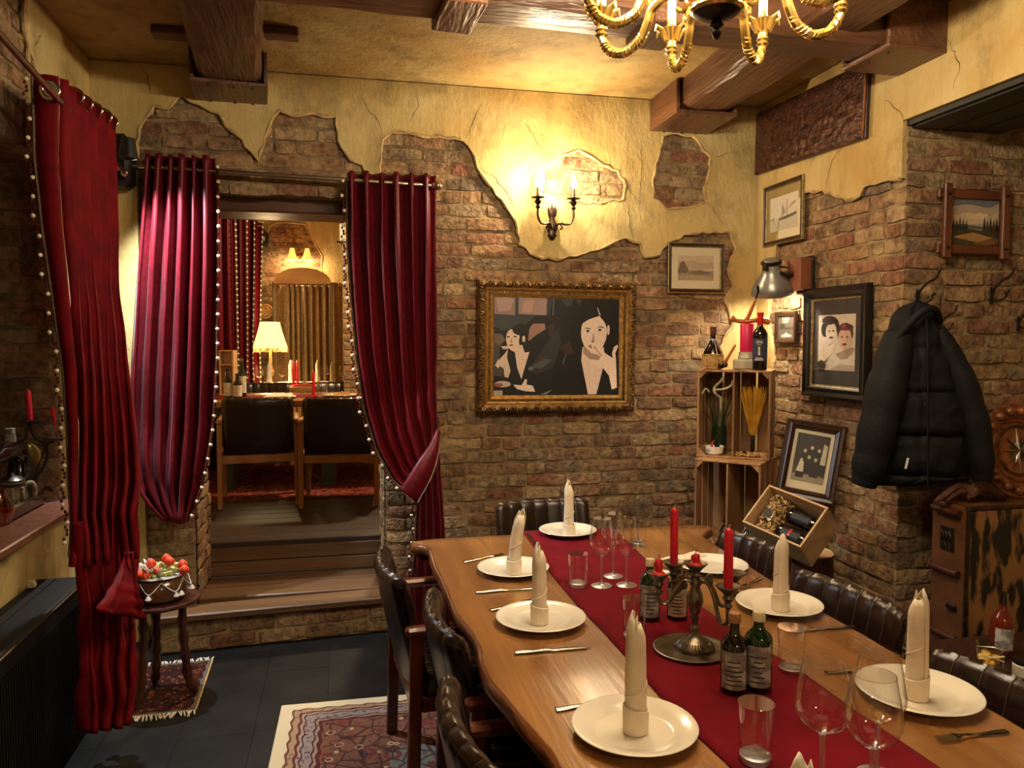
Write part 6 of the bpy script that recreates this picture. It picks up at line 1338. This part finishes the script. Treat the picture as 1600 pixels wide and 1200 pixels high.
def hold(px0, py0, px1, py1, label, r=.0125):
    M_ = Rz(radians(35)); a_ = Vector((p.x, p.y+.05, ZS+.001))+M_ @ Vector(Q(px0, py0)); c_ = Vector((p.x, p.y+.05, ZS+.001))+M_ @ Vector(Q(px1, py1)); d_ = c_-a_
    o = thing('candle', label, 'candle', a_+Vector((0, 0, .003)), 0, 'red candles on the window sill'); b = MB(); b.tube([(0, 0, 0), d_*.1, d_*.92, d_], [r, r, r, r*.75], 14); b.obj('wax', 'wax_red', o); b = MB(); b.tube([d_, d_*1.06+Vector((-.004, 0, 0))], .0012, 5); b.obj('wick', 'wick', o)
hold(43, 656, 38, 610, 'short red candle on the left plate of the iron holder'); hold(101, 685, 83, 618, 'red candle leaning on the right plate of the iron holder')
p = SP(4, 822); t = thing('amber_jug', 'amber glass jug at the left edge of the window sill', 'jug', (p.x-.03, p.y+.04, ZS+.0005)); b = MB(); b.lathe([(0, 0), (.04, 0), (.058, .05), (.055, .09), (.035, .12), (.03, .14)], 22); b.f.pop(); b.mi.pop(); b.obj('glass_body', 'amber_glass', t); b = MB(); b.lathe([(.036, 0), (.05, .04), (.048, .06), (0, .06)], 20); b.obj('filling', 'bottle_amber', t)
# sewing machine
p = W(92, 770, Z=ZS); t = thing('sewing_machine', 'old black sewing machine half hidden behind the velvet curtain', 'sewing machine', (XL-.12, 3.68, ZS), radians(90))
b = MB(); b.box((0, 0, .03), (.40, .17, .058), None, .008); b.obj('base', 'sewing_black', t, False)
b = MB(); b.tube(spline([(.15, 0, .05), (.15, 0, .13), (.15, 0, .22), (.11, 0, .265), (.0, 0, .27), (-.1, 0, .262), (-.16, 0, .26)], 5), [.05]*8+[.045]*8+[.04]*8+[.038]*7, 14); b.box((-.155, 0, .21), (.06, .07, .16), None, .014); b.obj('arm', 'sewing_black', t)
b = MB(); b.tube([(-.155, 0, .13), (-.155, 0, .07)], .008, 8); b.tube([(-.155, 0, .29), (-.155, 0, .33)], .007, 8); b.obj('needle_bar', 'steel_bright', t); b = MB(); b.lathe([(.05, -.012), (.062, -.01), (.062, .01), (.05, .012), (.045, .004), (.012, .006), (.012, -.006), (.045, -.004)], 24, (.215, 0, .22), Ry(pi/2)); b.obj('hand_wheel', 'brass', t)
b = MB(); b.lathe([(.02, 0), (.022, .01), (.018, .05), (.02, .06), (0, .06)], 14, (.06, 0, .305)); b.obj('thread_spool', 'label_grey', t)
# ------------------------------------------------------------ black radiator cover
t = thing('radiator_cover', 'black slatted radiator cover below the window sill', 'radiator', (-1.295+.045, 3.53, 0)); 
LW = 2.0; MB().box((.085, -LW/2, .325), (.19, LW, .648), None, .006).obj('body', 'radiator_black', t, False)
b = MB()
for k in range(96): b.box((.183, -.02-k*.02, .30), (.008, .009, .54))
tag(b.obj('grille_ribs', 'radiator_black', t, False), kind='stuff')
b = MB(); b.box((.188, -LW/2, .642), (.016, LW, .012), None, .003); b.obj('top_edge', 'black_iron', t, False); MB().box((.07, -LW/2, .652), (.006, LW-.06, .006)).obj('top_slot', 'black_iron', t, False)
q = W(66, 899, Z=.66); b = MB(); b.lathe([(0, 0), (.016, .002), (.018, .015), (.012, .028), (0, .03)], 14, (.02, -.14, .655)); b.obj('valve_knob', 'cap_cream', t)
# ------------------------------------------------------------ small stool table with a pot of dried flowers, fringed mat
tp = W(250, 934, D=3.52); tx, ty, tz = tp.x, tp.y, tp.z
pr0 = W(318, 1031, Z=0); pr1 = W(299, 1118, Z=0); pb = W(135, 1136, Z=0)
ux = (pr1-pb).normalized(); an = atan2(ux.y, ux.x); cc = (pr0+pb)/2
t = thing('fringed_mat', 'small dark oriental mat with white fringes under the flower stool', 'rug', (cc.x, cc.y, .002), an)
MB().box((0, 0, .004), (.48, .56, .007), None, .002).obj('pile', 'rug_small', t, False)
for s_ in (-1, 1):
    b = MB(); r = random.Random(s_+4)
    for k in range(44):
        x_ = -.235+.47*k/43; d_ = r.uniform(-.012, .012); b.tube([(x_, s_*.278, .006), (x_+d_, s_*.30, .008), (x_+d_*2, s_*(.32+r.uniform(-.006, .008)), .003)], [.004, .0045, .003], 5)
    tag(b.obj('fringe', 'fringe', t), kind='stuff')
for s_ in (-1, 1): MB().tube([(s_*.24, -.28, .007), (s_*.24, .28, .007)], .004, 6).obj('edge_binding', 'straw', t)
t = thing('stool_table', 'small round carved wooden stool carrying the flower pot', 'stool', (tx, ty, .0105), 1.1)
h_ = tz-.0105; b = MB(); b.lathe([(0, h_-.022), (.15, h_-.022), (.165, h_-.018), (.172, h_-.01), (.17, h_-.002), (.16, h_), (0, h_)], 40); b.obj('round_top', 'stool_wood', t)
for k in range(3):
    a_ = 2*pi*k/3+.9; D_ = Vector((cos(a_), sin(a_), 0)); b = MB(); pts = spline([D_*.10+Vector((0, 0, h_-.02)), D_*.095+Vector((0, 0, h_*.72)), D_*.105+Vector((0, 0, h_*.45)), D_*.115+Vector((0, 0, h_*.2)), D_*.15+Vector((0, 0, .008))], 5); b.tube(pts, [.020+.004*sin(i*1.9) for i in range(len(pts)-1)]+[.012], 8); b.obj('carved_leg', 'stool_wood', t)
q = Vector((tx, ty, tz+.0006)); t = thing('flower_pot', 'glazed brown pot tied with twine on the small stool', 'pot', q, .3)
b = MB(); b.lathe([(0, 0), (.095, 0), (.118, .012), (.127, .04), (.122, .075), (.108, .098), (.1, .105), (.104, .112), (.098, .112), (.095, .104), (0, .1)], 36); b.obj('vessel', 'pot', t)
b = MB(); b.lathe([(.0, .107), (.108, .107), (.114, .112), (.11, .116), (0, .118)], 32); b.obj('rim_plate', 'label_grey', t)
b = MB()
for a0, a1 in ((-2.4, -1.6), (-1.6, -.7), (-.7, .1)): b.tube(spline([(.12*cos(a0), .12*sin(a0), .1), (.134*cos((a0+a1)/2), .134*sin((a0+a1)/2), .055), (.12*cos(a1), .12*sin(a1), .1)], 6), .002, 5)
for a_ in (-2.0, -1.15, -.95, -.3): b.lathe([(.004, .016), (.008, .01), (.013, 0), (.010, -.004), (0, -.004)], 10, (.138*cos(a_), .138*sin(a_), .035))
b.obj('twine_and_bells', 'dry_white', t)
b = MB(); r = random.Random(12)
for k in range(70):
    a_, s_ = r.uniform(0, 6.28), sqrt(r.random())*.095; b.sphere((s_*cos(a_), s_*sin(a_), .12+r.random()*.02), r.uniform(.008, .016), 6, 4)
t2 = thing('dried_flowers', 'dried flower arrangement of moss and silver leaves on the pot', 'flowers', q+Vector((0, 0, .0)), 0); tag(b.obj('moss_bed', 'moss', t2), kind='stuff')
for k in range(26):
    a_, s_ = r.uniform(1.6, 4.9), r.uniform(.03, .1); b = MB(); c_ = Vector((s_*cos(a_), s_*sin(a_), .13)); d_ = Vector((cos(a_)*.6+r.uniform(-.5, .5), sin(a_)*.6+r.uniform(-.5, .5), r.uniform(.5, 1.2))).normalized()*r.uniform(.03, .055); n_ = d_.cross(Vector((0, 0, 1))).normalized()*.012; b.add([c_, c_+d_*.5+n_, c_+d_, c_+d_*.5-n_], [(0, 1, 2, 3)]); o = b.obj('leaf', ['dry_white', 'dry_pink', 'dry_white'][k % 3], t2); sm = o.modifiers.new('thick', 'SOLIDIFY'); sm.thickness = .0015
for k, (x_, y_, z_) in enumerate([(-.03, -.02, .165), (.03, .0, .178), (.05, -.03, .172), (-.07, -.07, .13), (-.045, -.085, .128), (.105, -.03, .155), (.115, -.05, .135), (.0, -.06, .14)]):
    b = MB()
    def ph(u, v): a_ = u*2*pi; r_ = .021*sin(pi*min(1, v*.96+.03))**.8*(1+.14*cos(5*a_)); return Vector((x_+r_*cos(a_), y_+r_*sin(a_), z_-.022+.048*v))
    b.grid(ph, 20, 8, True); b.obj('lantern_flower', 'physalis', t2, True, ang=180)
# ------------------------------------------------------------ the room beyond the doorway
fc = make_chair('black leather armchair with oak frame on the left in the room beyond', 'oak_chair'); g2 = 'oak armchairs in the room beyond'; fc['group'] = g2
def fplace(px, Y, rzd, label=None, base=None):
    x_ = W(px, 600, Y=Y).x; rz = radians(rzd); off = Rz(rz) @ Vector((0, -.30, 0)); loc = (x_-off.x, Y-off.y, Z2+.001)
    if base is not None: base.location = loc; base.rotation_euler = (0, 0, rz); return base
    return copy_tree(fc, None, loc, rz, label, g2)
fplace(402, 5.85, 4, base=fc); fplace(527, 5.72, -4, 'black leather armchair with oak frame on the right in the room beyond')
fplace(412, 8.0, 178, 'black leather armchair behind the far table, left one'); fplace(528, 8.0, 182, 'black leather armchair behind the far table, right one')
ZF = Z2+.75
t = thing('far_table', 'wooden dining table with red runner in the room beyond', 'table', (.0, 7.0, Z2))
MB().box((-.1, 0, .72), (2.6, .95, .06), None, .01).obj('tabletop', 'table_wood', t, False)
for x_ in (-.95, -.12, .75):
    b = MB(); b.box((x_, -.1, .345), (.12, .5, .69), None, .008); b.obj('leg', 'green_grey', t, False)
o = MB().box((0, 0, .002), (2.55, .36, .003), None, .001).obj('table_runner', 'runner', None, False, (-.1, 6.95, ZF+.0005)); tag(o, 'red runner along the table in the room beyond', 'table runner')
FT = lambda px, Y: Vector((W(px, 600, Y=Y).x, Y, ZF+.001))
def fbottle(px, Y, label, mat, h=.24, lab='label_cream', z=.004):
    q = FT(px, Y); t = thing('bottle', label, 'bottle', (q.x, q.y, q.z+z)); b = MB(); b.lathe([(0, 0), (.034, 0), (.036, .005), (.036, h*.62), (.018, h*.76), (.014, h), (0, h)], 18); b.obj('glass_body', mat, t); b = MB(); b.lathe([(.0366, h*.1), (.0366, h*.55)], 18); b.f = [f for f in b.f if len(f) == 4]; b.mi = b.mi[:len(b.f)]; b.obj('label', lab, t); b = MB(); b.lathe([(.016, h*.95), (.017, h*1.03), (0, h*1.03)], 14); b.obj('cap', 'black_plastic' if mat != 'bottle_green' else 'steel', t)
fbottle(356, 6.72, 'dark bottle with white label at the left of the far table', 'bottle_dark'); fbottle(371, 6.70, 'squat dark bottle with white label on the far table', 'bottle_dark', .2); fbottle(378, 6.95, 'green bottle with silver top on the far table', 'bottle_green', .32)
q = FT(503, 6.78); o = put('tumbler', TGM, None, (q.x, q.y, q.z)); o.scale = (1.35, 1.35, 1); tag(o, 'round water glass on the far table', 'glass')
q = FT(490, 6.85); t = thing('candle', 'slim red candle standing on the far table', 'candle', (q.x, q.y, q.z+.004)); b = MB(); b.lathe([(.03, 0), (.03, .004), (.012, .008), (.0125, .012), (.012, .20), (.004, .215), (0, .216)], 14); b.obj('wax', 'wax_red', t); b = MB(); b.tube([(0, 0, .215), (0, 0, .228)], .001, 4); b.obj('wick', 'wick', t)
q = FT(532, 6.74); o = put('dinner_plate', PLM, None, (q.x, q.y, q.z)); tag(o, 'plate of food on the far table', 'plate'); t = thing('food', 'heap of golden food on the plate of the far table', 'food', (q.x, q.y, q.z+.0095)); b = MB(); r = random.Random(5)
for k in range(40): a_, s_ = r.uniform(0, 6.28), sqrt(r.random())*.09; b.sphere((s_*cos(a_), s_*sin(a_), .008+.03*(1-s_/.1)*r.random()), .012, 7, 4)
tag(b.obj('pieces', 'food', t), kind='stuff')
q = FT(437, 6.76); t = thing('napkin', 'crumpled cream napkin on the far table', 'napkin', (q.x, q.y, q.z+.002)); b = MB(); b.grid(lambda u, v: Vector(((u-.5)*.26, (v-.5)*.14, .008+.028*max(0, sin(u*pi))*max(0, sin(v*pi))+.01*noise.noise(Vector((u*6, v*6, 2))))), 20, 12); o = b.obj('cloth', 'linen', t, True, ang=180); sm = o.modifiers.new('t', 'SOLIDIFY'); sm.thickness = .003; sm.offset = 1
# second table further back
t = thing('far_table', 'second table further back in the room beyond', 'table', (.55, 8.75, Z2)); MB().box((0, 0, .72), (2.9, .8, .06), None, .01).obj('tabletop', 'table_wood', t, False)
for x_ in (-1.2, 1.2): MB().box((x_, 0, .345), (.1, .5, .69), None, .008).obj('leg', 'green_grey', t, False)
o = MB().box((0, 0, .002), (2.8, .34, .003), None, .001).obj('table_runner', 'runner', None, False, (.55, 8.75, ZF+.0005)); tag(o, 'red runner on the second table in the room beyond', 'table runner')
for k, (px, Y) in enumerate(((421, 8.5), (520, 8.5), (497, 8.95), (455, 8.95))):
    q = FT(px, Y); nm = ['left end', 'right end', 'right rear', 'left rear'][k]
    t = thing('napkin', 'rolled cream napkin at the %s of the second far table' % nm, 'napkin', (q.x, q.y, q.z+.0095), 0, 'napkins on the second far table'); b = MB(); b.lathe([(.03, 0), (.03, .07), (.026, .075), (.026, .2), (.006, .26), (0, .262)], 14); b.obj('roll', 'linen', t); o = put('dinner_plate', PLM, None, (q.x, q.y, q.z)); tag(o, 'white plate under the napkin at the %s of the second far table' % nm, 'plate', 'plates on the second far table')
for k, (px, Y) in enumerate(((405, 8.55), (440, 8.6), (508, 8.62), (536, 8.6), (398, 8.9), (545, 8.9))):
    q = FT(px, Y); o = put('wine_glass', WGM, None, (q.x, q.y, q.z)); tag(o, 'wine glass on the second far table, %s one' % ('leftmost', 'second', 'third', 'fourth', 'rear left', 'rear right')[k], 'glass', 'wine glasses on the second far table')
for k, (px, Y) in enumerate(((459, 8.66), (465, 8.8))):
    q = FT(px, Y); t = thing('candle', ('left' if k == 0 else 'right')+' of two slim red candles on the second far table', 'candle', (q.x, q.y, q.z+.004)); b = MB(); b.lathe([(.03, 0), (.012, .006), (.013, .01), (.012, .26), (0, .275)], 12); b.obj('wax', 'wax_red', t); b = MB(); b.tube([(0, 0, .27), (0, 0, .285)], .001, 4); b.obj('wick', 'wick', t)
# table lamp with scalloped shade
pl_ = W(422, 523, Y=9.0); t = thing('table_lamp', 'glowing table lamp with scalloped fringed shade in the room beyond', 'lamp', (pl_.x, 9.0, ZF+.001)); zl = pl_.z-ZF
b = MB(); b.lathe([(.09, 0), (.085, .015), (.03, .03), (.02, .08), (.045, .14), (.02, .2), (.012, zl-.05), (.01, zl)], 20); b.obj('base', 'gold_dark', t); b = MB()
def shf(u, v): a_ = u*2*pi; r_ = lerp(.105, .185, v**1.2)*(1+.035*abs(sin(6*a_))); return Vector((r_*cos(a_), r_*sin(a_), zl+.14-.28*v-.012*abs(sin(6*a_))*v))
b.grid(shf, 72, 10, True); sh_ = b.obj('shade', 'shade', t, True, ang=180); sm = sh_.modifiers.new('t', 'SOLIDIFY'); sm.thickness = .004
b = MB()
for k in range(72): q = shf(k/72, 1); b.tube([q, q+Vector((0, 0, -.045))], .004, 4)
tag(b.obj('fringe', 'straw', sh_), kind='stuff')
light('table_lamp_light', 'POINT', (0, 0, zl-.12), P_FAR_LAMP, (1, .74, .4), .06, None, t)
light('table_lamp_uplight', 'POINT', (0, 0, zl+.2), P_FAR_LAMP*.5, (1, .74, .4), .06, None, t)
# small open shelf box with photographs
q = FT(357, 7.25); t = thing('shelf_box', 'narrow pale wooden display box on the far table', 'box', (q.x, q.y, q.z), -.3)
for c_, d_ in [((-.06, 0, .2), (.012, .08, .4)), ((.06, 0, .2), (.012, .08, .4)), ((0, 0, .006), (.12, .08, .012)), ((0, 0, .394), (.12, .08, .012)), ((0, 0, .27), (.11, .08, .01)), ((0, .036, .2), (.12, .008, .4))]: MB().box(c_, d_).obj('board', 'pine_box', t, False)
b = MB(); b.lathe([(.02, 0), (.02, .05), (0, .052)], 12, (0, -.01, .013)); b.obj('tealight', 'label_cream', t); b = MB(); b.lathe([(.0, 0), (.022, .01), (.026, .04), (.012, .07), (0, .075)], 12, (0, -.01, .16)); b.obj('ornament', 'china', t)
# red curtains dividing the booths, each on its own short rod
for k, (x0, x1, Y, yt, nm) in enumerate(((336, 366, 7.62, 312, 'first'), (363, 384, 8.2, 318, 'second'), (381, 396, 8.7, 322, 'third'), (392, 409, 9.5, 346, 'fourth'))):
    t = thing('curtain', 'dark red beaded booth curtain in the room beyond, %s from the doorway' % nm, 'curtain', group='booth curtains in the room beyond'); a, c = W(x0, yt, Y=Y), W(x1, yt+2, Y=Y); d_ = c.x-a.x
    _, fn = sheet(t, [(a.z, a.x-.25, Y), (Z2+.02, a.x-.25, Y)], [(c.z, c.x, Y), (1.5, c.x-.02*k, Y), (Z2+.02, c.x-.04, Y)], 5, lambda v: .03, 16, 'curtain', seed=50+k)
    b = MB(); b.tube([fn(1, j/16)+Vector((.01, -.03, 0)) for j in range(17)], .008, 6); b.obj('braid_trim', 'gold_cord', t); b = MB()
    for j in range(46): b.sphere(fn(1, j/46)+Vector((.014, -.045, 0)), .011, 6, 4)
    tag(b.obj('pearl_trim', 'pearl', t), kind='stuff')
    b = MB(); b.tube([(a.x-.35, Y, a.z-.05), (c.x+.05, Y, a.z-.05)], .011, 8); tag(b.obj('curtain_rod', 'steel', None), 'short steel rod of the %s booth curtain' % nm, 'curtain rod')
# tan curtains at the back, under an arched board
YC = 10.3; zt_ = W(470, 441, Y=YC).z
t = thing('curtain_rod', 'pale curtain rod below the arched board at the back of the room beyond', 'curtain rod', (0, YC, zt_-.04)); a, c = W(420, 443, Y=YC), W(572, 447, Y=YC); b = MB(); b.tube([(a.x, 0, 0), (c.x, 0, 0)], .014, 8); b.obj('rod', 'steel_bright', t)
for s_ in (a.x+.02, c.x-.02): b = MB(); b.tube([(s_, 0, 0), (s_, .25, 0)], .01, 6); b.obj('bracket', 'steel_bright', t)
for k, (x0, x1, n_, nm) in enumerate(((425, 447, 1, 'leftmost'), (448, 472, 3, 'second'), (474, 514, 4, 'third'), (515, 540, 1, 'fourth'), (541, 566, 2, 'rightmost'))):
    a, c = W(x0, 441, Y=YC), W(x1, 441, Y=YC); t = thing('curtain', 'tan satin curtain panel at the back of the room beyond, %s' % nm, 'curtain', group='tan curtains at the back')
    _, fn = sheet(t, [(zt_, a.x, YC), (Z2+.02, a.x, YC)], [(zt_, c.x, YC), (Z2+.02, c.x, YC)], n_, lambda v: .075, 12, 'tan_curtain', seed=70+k)
    for j in range(n_): q = fn((j+.5)/n_, .02); grommet(t, (q.x, YC, zt_-.04), (1, .4, 0), .03)
p0 = W(428, 440, Y=10.1); p1 = W(517, 440, Y=10.1); pt = W(470, 418, Y=10.1); xm, hw = (p0.x+p1.x)/2, (p1.x-p0.x)/2; hz = pt.z-p0.z
b = MB(); b.prism([(xm-hw, p0.z-.02), (xm+hw, p0.z-.02)]+[(xm+hw*cos(pi*k/16), p0.z+hz*sin(pi*k/16)) for k in range(17)], 10.1, 10.3); o = b.obj('arched_board', 'arch_board', None, False); tag(o, 'arched wooden board above the tan curtains', 'board')
# twin sconce, dark box, round plaque, candle lamp on the pier
q = W(469, 404, Y=Y1-.05); t = thing('wall_sconce', 'twin wall sconce with tulip shades in the room beyond', 'wall lamp', (q.x, Y1-.04, q.z)); b = MB(); b.lathe([(.05, 0), (.04, .02), (.012, .03)], 14, (0, 0, 0), Rx(pi/2)); b.obj('back_plate', 'brass', t)
for s_ in (-1, 1):
    b = MB(); b.tube(spline([(0, -.03, 0), (s_*.06, -.1, -.03), (s_*.095, -.13, .06)], 5), .008, 7); o = b.obj('arm', 'brass', t); b = MB()
    def tf(u, v): a_ = u*2*pi; r_ = keyed([(0, .026), (.5, .042), (1, .07)], v)[0]*(1+.06*sin(6*a_)*v); return Vector((s_*.095+r_*cos(a_), -.13+r_*sin(a_), .12-.15*v))
    b.grid(tf, 24, 8, True); b.obj('shade', 'shade_small', o, True, ang=180); light('far_sconce_light', 'POINT', (s_*.095, -.14, -.06), P_FAR_SCONCE, (1, .72, .38), .05, None, t)
q = W(409, 374, Y=Y1-.15); t = thing('loudspeaker', 'small black loudspeaker on the brick wall of the room beyond', 'speaker', (q.x, Y1-.13, q.z)); MB().box((0, 0, 0), (.16, .2, .15), None, .01).obj('case', 'black_plastic', t, False); MB().box((.02, -.102, 0), (.05, .004, .05)).obj('badge', 'label_cream', t, False)
q = W(415, 487, Y=Y1-.03); b = MB(); b.lathe([(0, .025), (.06, .03), (.07, .02), (.09, .03), (.1, .012), (.1, 0)], 28, (q.x, Y1-.02, q.z), Rx(pi/2)); o = b.obj('plaque', 'straw', None); tag(o, 'round relief plaque on the brick wall of the room beyond', 'plaque')
q = W(534, 382, Y=7.84); t = thing('wall_sconce', 'iron wall candle with white candle on the brick pier', 'wall lamp', (q.x, 7.86, q.z)); b = MB(); b.bar((0, 0, .0), (0, -.14, 0), .012); b.lathe([(.05, 0), (.05, .008), (0, .008)], 14, (0, -.13, .006)); b.obj('bracket', 'black_iron', t); b = MB(); b.lathe([(.026, 0), (.026, .16), (.02, .17), (0, .17)], 14, (0, -.13, .015)); b.obj('candle', 'label_cream', t)
# unseen lantern added to brighten the far tables, rug under them
t = thing('fill_lantern', 'added brass fill lantern in the room beyond, unseen above the doorway line of sight', 'lamp', (.55, 6.6, 3.0)); b = MB(); b.tube([(0, 0, .1), (0, 0, .45)], .006, 6); b.lathe([(.02, .12), (.1, .06), (.11, .05), (.02, .1)], 16); b.obj('frame', 'brass', t); b = MB(); b.sphere((0, 0, .03), .04, 12, 8); b.obj('bulb', 'bulb', t); light('fill_lantern_light', 'POINT', (0, 0, -.04), P_FAR_FILL, (1, .76, .46), .08, None, t)
rug_mat('rug_far', 1.3, .9, [(0, (120, 60, 44)), (.05, (90, 30, 26)), (.12, (120, 50, 38)), (.2, (104, 36, 30))], None, [(8, .3, (150, 80, 60), .05, .05), (12, .03, (50, 20, 20), .02, .05), (20, .25, (150, 110, 84), .05, .05)], 1.2)
o = MB().box((0, 0, .003), (2.6, 1.8, .007), None, .002).obj('rug', 'rug_far', None, False, (-.1, 7.05, Z2+.0008)); tag(o, 'red patterned rug under the table in the room beyond', 'rug')
